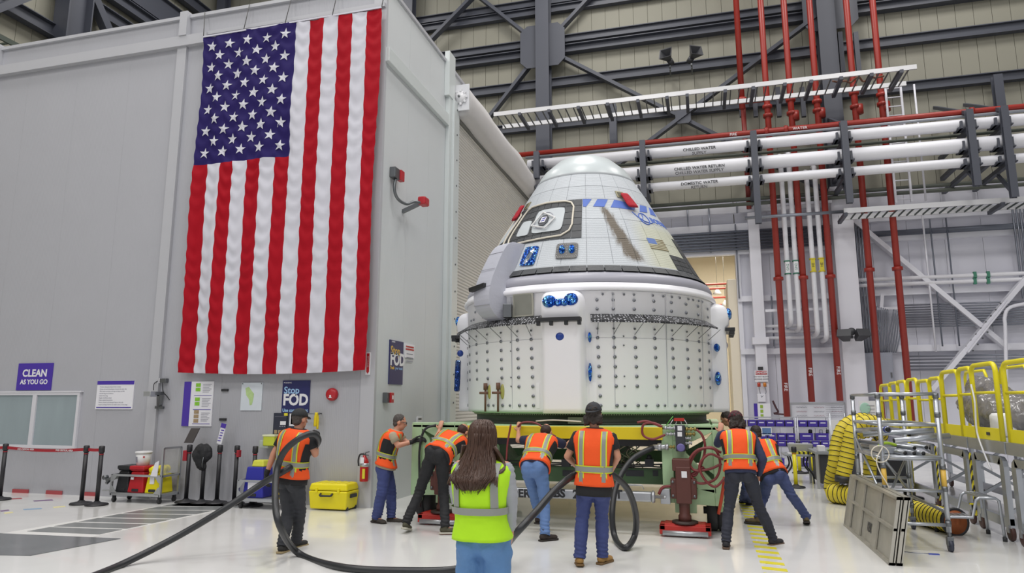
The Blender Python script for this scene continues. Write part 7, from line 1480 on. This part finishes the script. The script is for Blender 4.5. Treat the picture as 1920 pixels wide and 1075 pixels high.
e = pos[-1]; u_ = (pos[-1] - pos[-3]).normalized(); MB().lathe(e, [(.12, -.25), (.155, 0), (.185, 0), (.19, -.02)], 24, u_).build('open_collar', M_blk, dd); MB().lathe(e, [(.0, -.2), (.12, -.2), (.155, -.001)], 24, u_).build('orange_lining', mat('duct_orange', '#a3582a', .6), dd)
p = PY(1581, 893, yd - .45); MB().cyl(p, p + V3((-.01, 0, -.1)), .135, 20).build('duct_collar', M_blk, label='black collar closing the hanging duct end', cat='collar')
ac = thing('air_mover', 'dark grey air unit board standing behind the hanging ducts', 'air unit', PY(1600, 912, yd + .3)); a_, b__ = PY(1586, 822, yd - .2), PY(1617, 914, yd - .2); MB().poly([(a_.x + .14, yd - .2, a_.z), (b__.x, yd - .2, a_.z - .05), (b__.x, yd - .2, b__.z), (a_.x, yd - .2, b__.z)], (0, .5, 0)).build('housing', mat('unit_grey', '#4b4d5c', .6), ac, bevel=.03); MB().box(b__.x - .12, yd - .25, a_.z - .2, b__.x + .03, yd + .2, a_.z).build('white_cowl', M_wst, ac, bevel=.02)
for dx in (0, .3): MB().cyl((a_.x + .2 + dx, yd, 0), (a_.x + .2 + dx, yd, b__.z), .03, 8).build('leg', M_blk, ac)
# ------------------------------------------------------------ yellow railed work platforms
XP = 3.72; zdk = PX(1850, 824, XP).z; Yp = lambda px: PX(px, 800, XP).y
M_yr = mat('rail_yellow', '#e6d81c', .35, var=.03); M_hz = mat('hazard_yellow', '#d9cc22', .5)
def hazard(name='hazard_tape'):
    if name in _M: return _M[name]
    m = mat(name, '#d9cc22', .5); n = m.node_tree; b_ = n.nodes['Principled BSDF']; tc = n.nodes.new('ShaderNodeTexCoord'); mp = n.nodes.new('ShaderNodeMapping'); mp.inputs['Rotation'].default_value = (radians(45), radians(0), 0); w = n.nodes.new('ShaderNodeTexWave'); w.bands_direction = 'Z'; w.inputs['Scale'].default_value = 3.2
    n.links.new(tc.outputs['Object'], mp.inputs[0]); n.links.new(mp.outputs[0], w.inputs[0]); cr = n.nodes.new('ShaderNodeValToRGB'); cr.color_ramp.interpolation = 'CONSTANT'; cr.color_ramp.elements[0].color = lin('#1d1d1b'); cr.color_ramp.elements[1].color = lin('#d9cc22'); cr.color_ramp.elements[1].position = .5; n.links.new(w.outputs[1], cr.inputs[0]); n.links.new(cr.outputs[0], b_.inputs['Base Color']); return m
def hoop(root, ya, yb, zt, zm, zp):
    r = .032; c = .12; q = [V3((XP, ya, zdk))]; s = 1 if yb > ya else -1
    q += [V3((XP, ya, zt - c))] + [V3((XP, ya + s * c * (1 - cos(a)), zt - c + c * sin(a))) for a in (pi / 8, pi / 4, 3 * pi / 8, pi / 2)] + [V3((XP, yb - s * c * (1 - sin(a)), zt - c + c * cos(a))) for a in (0, pi / 8, pi / 4, 3 * pi / 8)] + [V3((XP, yb, zt - c)), V3((XP, yb, zdk))]
    MB().tube(q, r, 10).build('hoop_tube', M_yr, root); MB().cyl((XP, ya, zm), (XP, yb, zm), .02, 8).build('mid_rail', M_yr, root); MB().box(XP - .012, min(ya, yb), zdk, XP + .012, max(ya, yb), zp).build('toe_plate', M_yr, root)
hoops = [(1657, 1675, 722), (1674, 1690, 718), (1689, 1706, 715), (1708, 1727, 711), (1728, 1750, 714), (1750, 1773, 709), (1774, 1806, 696), (1806, 1832, 690), (1832, 1878, 682), (1893, 1950, 676)]
nm_ = ['farthest', 'second farthest', 'third farthest', 'fourth farthest', 'fifth', 'sixth', 'seventh', 'eighth, half hidden', 'ninth, tall', 'nearest']
for k, (pa, pb_, pt_) in enumerate(hoops):
    ya, yb = Yp(pa), Yp(pb_); zt = PX((pa + pb_) / 2, pt_, XP).z
    r = thing('guard_gate', nm_[k] + ' yellow tubular guard gate of the work platforms, counted from the back', 'guard rail', (XP, (ya + yb) / 2, zdk), 0, 'yellow tubular guard gates'); hoop(r, ya, yb, zt, zdk + (zt - zdk) * .62, zdk + .16)
    if k == 8: MB().box(XP - .02, (ya + yb) / 2 - .05, zdk + .06, XP - .01, (ya + yb) / 2 + .06, zdk + .1).build('black_plate', M_blk, r)
# inner rails running away from us
for k, (px, py, X_) in enumerate(((1770, 722, 4.7), (1880, 722, 4.7))):
    pass
for k in range(4):
    y = [10.2, 11.4, 12.9, 14.6][k]; r = thing('guard_gate', ['nearest', 'second', 'third', 'farthest'][k] + ' yellow guard rail on the far long side of the platforms', 'guard rail', (5.0, y, zdk), 0, 'yellow rails of the far platform side')
    MB().tube([(5.0, y, zdk), (5.0, y, zdk + .98), (5.0, y + .08, zdk + 1.08), (5.0, y + 1.0, zdk + 1.08), (5.0, y + 1.08, zdk + .98), (5.0, y + 1.08, zdk)], .028, 8).build('hoop_tube', M_yr, r); MB().cyl((5.0, y, zdk + .55), (5.0, y + 1.08, zdk + .55), .02, 8).build('mid_rail', M_yr, r)
# decks, one unit per pair of gates
M_deck = mat('deck_aluminium', '#a9adb4', .35, .6, var=.1, vscale=3)
cuts_ = [Yp(1965), Yp(1885), Yp(1815), Yp(1752), Yp(1690), Yp(1650)]
for k, (ya, yb) in enumerate(zip(cuts_, cuts_[1:])):
    r = thing('work_platform', ['nearest', 'second nearest', 'third', 'fourth', 'farthest'][k] + ' aluminium work platform unit under the yellow guard gates', 'platform', (4.35, (ya + yb) / 2, 0), 0, 'aluminium work platform units'); g_ = .02
    MB().box(XP + .02, ya + g_, zdk - .04, 4.98, yb - g_, zdk).build('deck', M_deck, r); MB().box(XP - .03, ya + g_, zdk - .16, XP + .03, yb - g_, zdk - .002).build('edge_beam', M_al2, r, bevel=.006); MB().box(4.93, ya + g_, zdk - .2, 5.0, yb - g_, zdk - .002).build('edge_beam', M_al2, r, bevel=.006)
    w = .13; yc0, yc1 = ya + .12, yb - .12
    for x in (XP, 4.95):
        b = MB(); b.box(x - .03, yc0, .2, x + .03, yc0 + w, zdk - .32).box(x - .03, yc1 - w, .2, x + .03, yc1, zdk - .32).box(x - .03, yc0 + .1, zdk - .3, x + .03, yc1 - .1, zdk - .2).poly([(x - .03, yc0, zdk - .32), (x - .03, yc0 + w, zdk - .32), (x - .03, yc0 + w + .06, zdk - .29), (x - .03, yc0 + .1, zdk - .2), (x - .03, yc0 + .02, zdk - .25)], (.06, 0, 0)).poly([(x - .03, yc1, zdk - .32), (x - .03, yc1 - w, zdk - .32), (x - .03, yc1 - w - .06, zdk - .29), (x - .03, yc1 - .1, zdk - .2), (x - .03, yc1 - .02, zdk - .25)], (.06, 0, 0)).box(x - .025, yc0, .16, x + .025, yc1, .28)
        b.build('leg_frame', M_al2, r)
        for y in (yc0 + .07, yc1 - .07):
            MB().lathe((x, y, .1), [(.06, -.022), (.095, -.022), (.1, -.01), (.1, .01), (.095, .022), (.06, .022)], 22, (1, 0, 0)).build('caster_tyre', mat('tyre_brown', '#4a2f2a', .5), r); MB().cyl((x - .02, y, .1), (x + .02, y, .1), .062, 16).box(x - .035, y - .02, .1, x + .035, y + .04, .2).build('caster_fork', M_alu, r)
    MB().bar((XP, ya + .3, .3), (4.95, ya + .3, zdk - .2), .04, .04).build('cross_brace', M_al2, r); MB().bar((4.95, yb - .3, .3), (XP, yb - .3, zdk - .2), .04, .04).build('cross_brace', M_al2, r)
    if k in (1, 2): MB().box(XP - .04, yb - .1, .15, XP - .03, yb - .02, zdk - .22).box(XP - .1, yb - .1, .3, XP - .04, yb - .02, .32).build('hazard_strip', hazard(), r)
MB().tube(smooth([(XP - .05, Yp(1837), zdk + .75), (XP - .06, Yp(1842), zdk + .5), (XP - .08, Yp(1843), zdk + .1), (XP - .06, Yp(1850), zdk - .2), (XP - .05, Yp(1858), zdk - .4)], 5), .012, 6).build('pull_rope', M_w, label='pale cord tied to a yellow gate and hanging below the deck', cat='rope')
# plastic-wrapped bundle
_wy = PX(1862, 760, 4.45).y - .2
wr = thing('wrapped_bundle', 'large bundle wrapped in crinkled clear plastic behind the nearest yellow gates', 'bundle', (4.5, _wy, zdk)); b = MB(); b.ell((4.45, _wy, zdk + .36), (.42, .8, .34)); b.ell((4.4, _wy - .6, zdk + .27), (.3, .4, .25)); b.ell((4.5, _wy + .6, zdk + .45), (.4, .5, .3)); b.tube([(4.45, _wy - .3, zdk + .5), (4.5, _wy + .9, zdk + .75)], .2, 12)
M_plas = mat('plastic_film', '#7e7b7a', .12, var=.4, vscale=4, bump=1.0, bscale=12, coat=.6, stretch=(1, 1, .3), alpha=.85); blob(b, .03, 'film', M_plas, wr, 2, (), lambda co: noise.noise(co * 6) * .06 + abs(noise.noise(co * 14)) * .03)
o = MB().lathe((4.28, PX(1885, 780, 4.28).y, zdk), [(.18, 0), (.2, .02), (.2, .3), (.17, .34), (.0, .35)], 24).build('white_drum', M_w, label='pale drum in front of the wrapped bundle on the platform', cat='drum')
# step stool
st_ = thing('step_stool', 'two-step aluminium stool between the platform legs and the duct end', 'step stool', (3.25, 10.9, 0)); fx, fy = 3.02, 10.6
for (x, y) in ((3.0, 10.55), (3.0, 11.1)):
    MB().tube([(x, y, .03), (x, y, .26), (x + .04, y, .28), (x + .28, y, .28), (x + .34, y, .5), (x + .38, y, .53), (x + .56, y, .53), (x + .6, y, .5), (x + .62, y, .03)], .02, 8).build('side_frame', M_al2, st_); [MB().cyl((xx, y, 0), (xx, y, .05), .026, 10).build('rubber_foot', M_blk, st_) for xx in (x, x + .62)]
for k in range(4): MB().box(3.03 + k * .065, 10.55, .275, 3.08 + k * .065, 11.1, .295).build('tread_slat', M_al2, st_); MB().box(3.38 + k * .05, 10.55, .525, 3.415 + k * .05, 11.1, .545).build('tread_slat', M_al2, st_)
# ------------------------------------------------------------ parts racks with purple bins
M_pbin = mat('bin_purple', '#43309e', .4, var=.06); M_wire = mat('rack_wire', '#b9bbc4', .35, .6); M_lab = mat('bin_label', '#cfcfe2', .5)
YK = 20.3
def rack(label, px0, px1):
    x0, x1 = PY(px0, 820, YK).x, PY(px1, 820, YK).x; z = [PY(1450, py, YK).z for py in (783, 801, 826, 838, 875)]
    r = thing('parts_rack', label, 'rack', ((x0 + x1) / 2, YK + .2, 0), 0, 'wire parts racks'); 
    for x in (x0, x1):
        for y in (YK, YK + .45): MB().cyl((x, y, 0), (x, y, z[0]), .018, 8).build('post', M_wire, r)
    for zz in z: MB().box(x0, YK, zz - .015, x1, YK + .45, zz + .01).build('shelf', M_wire, r)
    return r, x0, x1, z
rk1, *R1 = rack('wire rack full of purple bins just right of the pushing crew', 1392, 1493); rk2, *R2 = rack('wire rack with wide purple bins left of the yellow ducts', 1497, 1557)
BL = 'purple bins with white labels on the parts racks'
def pbins(R, zi, xs, h, where):
    x0, x1, z = R
    for k, (a, b_) in enumerate(xs):
        xa, xb = PY(a, 820, YK).x, PY(b_, 820, YK).x; zz = z[zi] + .011; r = thing('parts_bin', where % ['first', 'second', 'third', 'fourth', 'fifth', 'sixth', 'seventh'][k], 'bin', ((xa + xb) / 2, YK + .2, zz), 0, BL)
        MB().add([(xa, YK + .02, zz), (xb, YK + .02, zz), (xb, YK + .4, zz), (xa, YK + .4, zz), (xa, YK - .02, zz + h), (xb, YK - .02, zz + h), (xb, YK + .4, zz + h), (xa, YK + .4, zz + h)], [(0, 3, 2, 1), (4, 5, 6, 7), (0, 1, 5, 4), (1, 2, 6, 5), (2, 3, 7, 6), (3, 0, 4, 7)]).build('tub', M_pbin, r, bevel=.01); w = xb - xa
        MB().box(xa + w * .2, YK - .012, zz + h * .55, xb - w * .2, YK - .005, zz + h * .72).build('card', M_lab, r); MB().box(xa - .004, YK - .03, zz + h * .93, xb + .004, YK + .0, zz + h + .004).build('rim', M_pbin, r)
h1 = R1[2][1]; hh_ = .165
pbins(R1, 1, [(1394, 1401), (1404, 1420), (1421.5, 1437), (1438.5, 1454), (1456, 1472), (1474, 1490)], .165, '%s purple bin from the left on the top shelf of the rack by the crew')
pbins(R1, 2, [(1404, 1421), (1423, 1438), (1440, 1455), (1458, 1474), (1476, 1491)], .17, '%s purple bin from the left on the middle shelf of the rack by the crew')
pbins(R1, 3, [(1404, 1421), (1423, 1438), (1440, 1455), (1457, 1473), (1475, 1491)], .155, '%s purple bin from the left on the low shelf of the rack by the crew')
pbins(R1, 4, [(1408, 1424), (1427, 1443), (1450, 1468)], .2, '%s purple bin from the left on the bottom shelf of the rack by the crew')
pbins(R2, 1, [(1499, 1515), (1517, 1535), (1537, 1553)], .165, '%s purple bin from the left on the top shelf of the rack by the ducts')
pbins(R2, 2, [(1500, 1525), (1530, 1554)], .18, '%s wide purple bin on the middle shelf of the rack by the ducts')
pbins(R2, 3, [(1500, 1518), (1521, 1536), (1539, 1554)], .155, '%s purple bin from the left on the low shelf of the rack by the ducts')
pbins(R2, 4, [(1502, 1520), (1530, 1552)], .2, '%s purple bin from the left on the bottom shelf of the rack by the ducts')
a_, b__ = PY(1429, 803, YK - .03), PY(1446, 815, YK - .03); o = MB().box(a_.x, YK - .03, b__.z, b__.x, YK - .01, a_.z).build('photo_card', mat('photo_blue', '#5a7aa6', .4, var=.4, vscale=8), label='small blue photo card hanging under the top shelf of the rack', cat='card'); MB().box(a_.x - .02, YK - .025, b__.z - .02, b__.x + .02, YK - .005, a_.z + .02).build('mount', M_w, o)
for k, px in enumerate((1520, 1540, 1553)): p = PY(px, 812, YK + .1); tag(MB().lathe((p.x, YK + .15, R2[2][2] + .19), [(.05, 0), (.05, .08), (.03, .1)], 12).build('small_jar', [M_blk, M_w, M_bolt][k]), ['black', 'white', 'grey'][k] + ' small jar on the middle shelf behind the wide purple bins', 'jar')
wb_ = thing('white_board_cart', 'plain white panel standing behind the yellow ducts', 'panel', PY(1568, 850, 17.5)); a_, b__ = PY(1557, 788, 17.5), PY(1590, 862, 17.5); MB().box(a_.x, 17.5, b__.z, b__.x, 17.55, a_.z).build('panel', M_w, wb_); MB().cyl((a_.x, 17.52, 0), (a_.x, 17.52, a_.z + .15), .02, 8).cyl((b__.x, 17.52, 0), (b__.x, 17.52, a_.z + .15), .02, 8).build('frame_post', M_al2, wb_)
# tables
ft_ = thing('folding_table', 'small folding table with grey top and curved black legs in front of the racks', 'table', (1.95, 17.1, 0)); tz = PY(1500, 853, 16.6).z; xa, xb = PY(1471, 853, 16.6).x, PY(1527, 853, 16.6).x
MB().box(xa, 16.6, tz - .04, xb, 17.4, tz).build('table_top', mat('table_grey', '#8c9094', .4), ft_, bevel=.01)
for x0_, s in ((xa + .12, 1), (xb - .12, -1)):
    for y in (16.75, 17.25): MB().tube(smooth([(x0_, y, tz - .04), (x0_ + s * .03, y, tz * .6), (x0_ - s * .08, y, tz * .3), (x0_ - s * .1, y, 0)], 5), .018, 8).build('leg', M_blk, ft_)
tag(MB().box(xa + .1, 16.8, tz + .001, xa + .35, 17.1, tz + .012).build('paper_stack', M_sw), 'white papers on the left of the folding table', 'papers'); o = tag(MB().box(xb - .42, 16.7, tz + .001, xb - .06, 17.1, tz + .05).build('striped_tray', M_yel), 'yellow striped flat box on the folding table', 'box')
for k in range(4): MB().box(xb - .40 + k * .09, 16.695, tz + .002, xb - .36 + k * .09, 17.0, tz + .053).build('black_stripe', M_blk, o)
tag(tapered(MB(), xb - .2, 17.3, tz + .001, tz + .2, .22, .12, .26, .15).build('grey_tub', mat('tub_grey', '#a3a5aa', .5), bevel=.01), 'open grey plastic tub at the back of the folding table', 'tub')
dk = thing('work_desk', 'dark-sided work desk with cluttered top left of the ducts', 'desk', (2.55, 16.2, 0)); xa, xb = PY(1529, 852, 15.8).x, PY(1562, 852, 15.8).x; tz2 = PY(1540, 848, 15.8).z
MB().box(xa, 15.8, tz2 - .05, xb + .3, 17, tz2).build('desk_top', mat('table_grey', '#8c9094', .4), dk); MB().box(xa + .08, 15.85, .1, xb + .2, 16.9, tz2 - .05).build('dark_cabinet', M_hyd, dk, bevel=.01); MB().box(xa, 15.8, 0, xa + .05, 15.86, tz2 - .05).box(xa, 16.9, 0, xa + .05, 16.96, tz2 - .05).build('leg', M_alu, dk)
for k, (dx, m, h, nm, lb) in enumerate(((.08, M_w, .12, 'white_box', 'white box on the left of the work desk'), (.28, mat('pad_lime', '#94c63f', .5), .04, 'lime_pad', 'lime green pad on the work desk'), (.4, M_blk, .2, 'black_pouch', 'black pouch standing on the work desk'))): tag(MB().box(xa + dx, 15.95, tz2 + .001, xa + dx + .14, 16.15, tz2 + h).build(nm, m, bevel=.01), lb, nm.split('_')[1])
for k, (px, py, top, lb) in enumerate(((1493, 915, 838, 'nearest yellow post stanchion on a round black base'), (1459, 893, 834, 'yellow post stanchion behind the lunging worker, left of the table'), (1500, 888, 828, 'back yellow post stanchion behind the folding table, left one'), (1524, 888, 833, 'back yellow post stanchion between table and desk'))):
    g_ = G(px, py); h = PY(px, top, g_.y).z; stanchion(lb, g_.x, g_.y, h, M_yr, 'yellow post stanchions', .04, 'post_stanchion')
p1_, p2_ = PY(1501, 834, G(1500, 888).y), PY(1523, 838, G(1524, 888).y); tag(MB().tube(smooth([p1_, p1_.lerp(p2_, .5) + V3((0, 0, -.08)), p2_], 5), .04, 6).build('tape_loop', M_yb), 'yellow band slung between the two back yellow posts', 'band')
# shapes far right behind the scaffold
p = G(1712, 935); o = stanchion('yellow post stanchion seen through the scaffold', p.x, p.y, 1.25, M_yr, 'yellow post stanchions', .05, 'post_stanchion')
wbx = thing('wall_chart', 'white easel chart with green print behind the scaffold', 'chart', PY(1628, 790, 16)); a_, b__ = PY(1610, 752, 16), PY(1645, 790, 16); MB().box(a_.x, 16, b__.z, b__.x, 16.03, a_.z).build('board', M_sw, wbx); MB().ell(((a_.x + b__.x) / 2 - .05, 15.99, (a_.z + b__.z) / 2 + .05), (.1, .006, .12)).build('green_print', mat('print_mint', '#a5cdbd', .5), wbx); MB().cyl((a_.x, 16.02, 0), (a_.x, 16.02, b__.z), .02, 6).cyl((b__.x, 16.02, 0), (b__.x, 16.02, b__.z), .02, 6).build('leg', M_al2, wbx)
for k in range(5): MB().box(b__.x - .18, 15.985, a_.z - .1 - k * .07, b__.x - .03, 15.99, a_.z - .09 - k * .07).build('text_line', M_sg, wbx)
eqb = thing('equipment_cart', 'silver equipment cart with dark front behind the scaffold legs', 'cart', (3.0, 14.6, 0)); [MB().box(2.95, 14.4, zz, 3.6, 15.0, zz + .05).build('shelf', M_al2, eqb) for zz in (.25, .85)]; MB().box(3.0, 14.5, .3, 3.55, 14.95, .85).build('dark_case', M_hyd, eqb, bevel=.02)
for x in (2.97, 3.58):
    for y in (14.42, 14.98): MB().cyl((x, y, .1), (x, y, .95), .02, 8).build('post', M_al2, eqb); b = MB(); caster(b, x, y, .05); b.build('caster', M_rub, eqb)
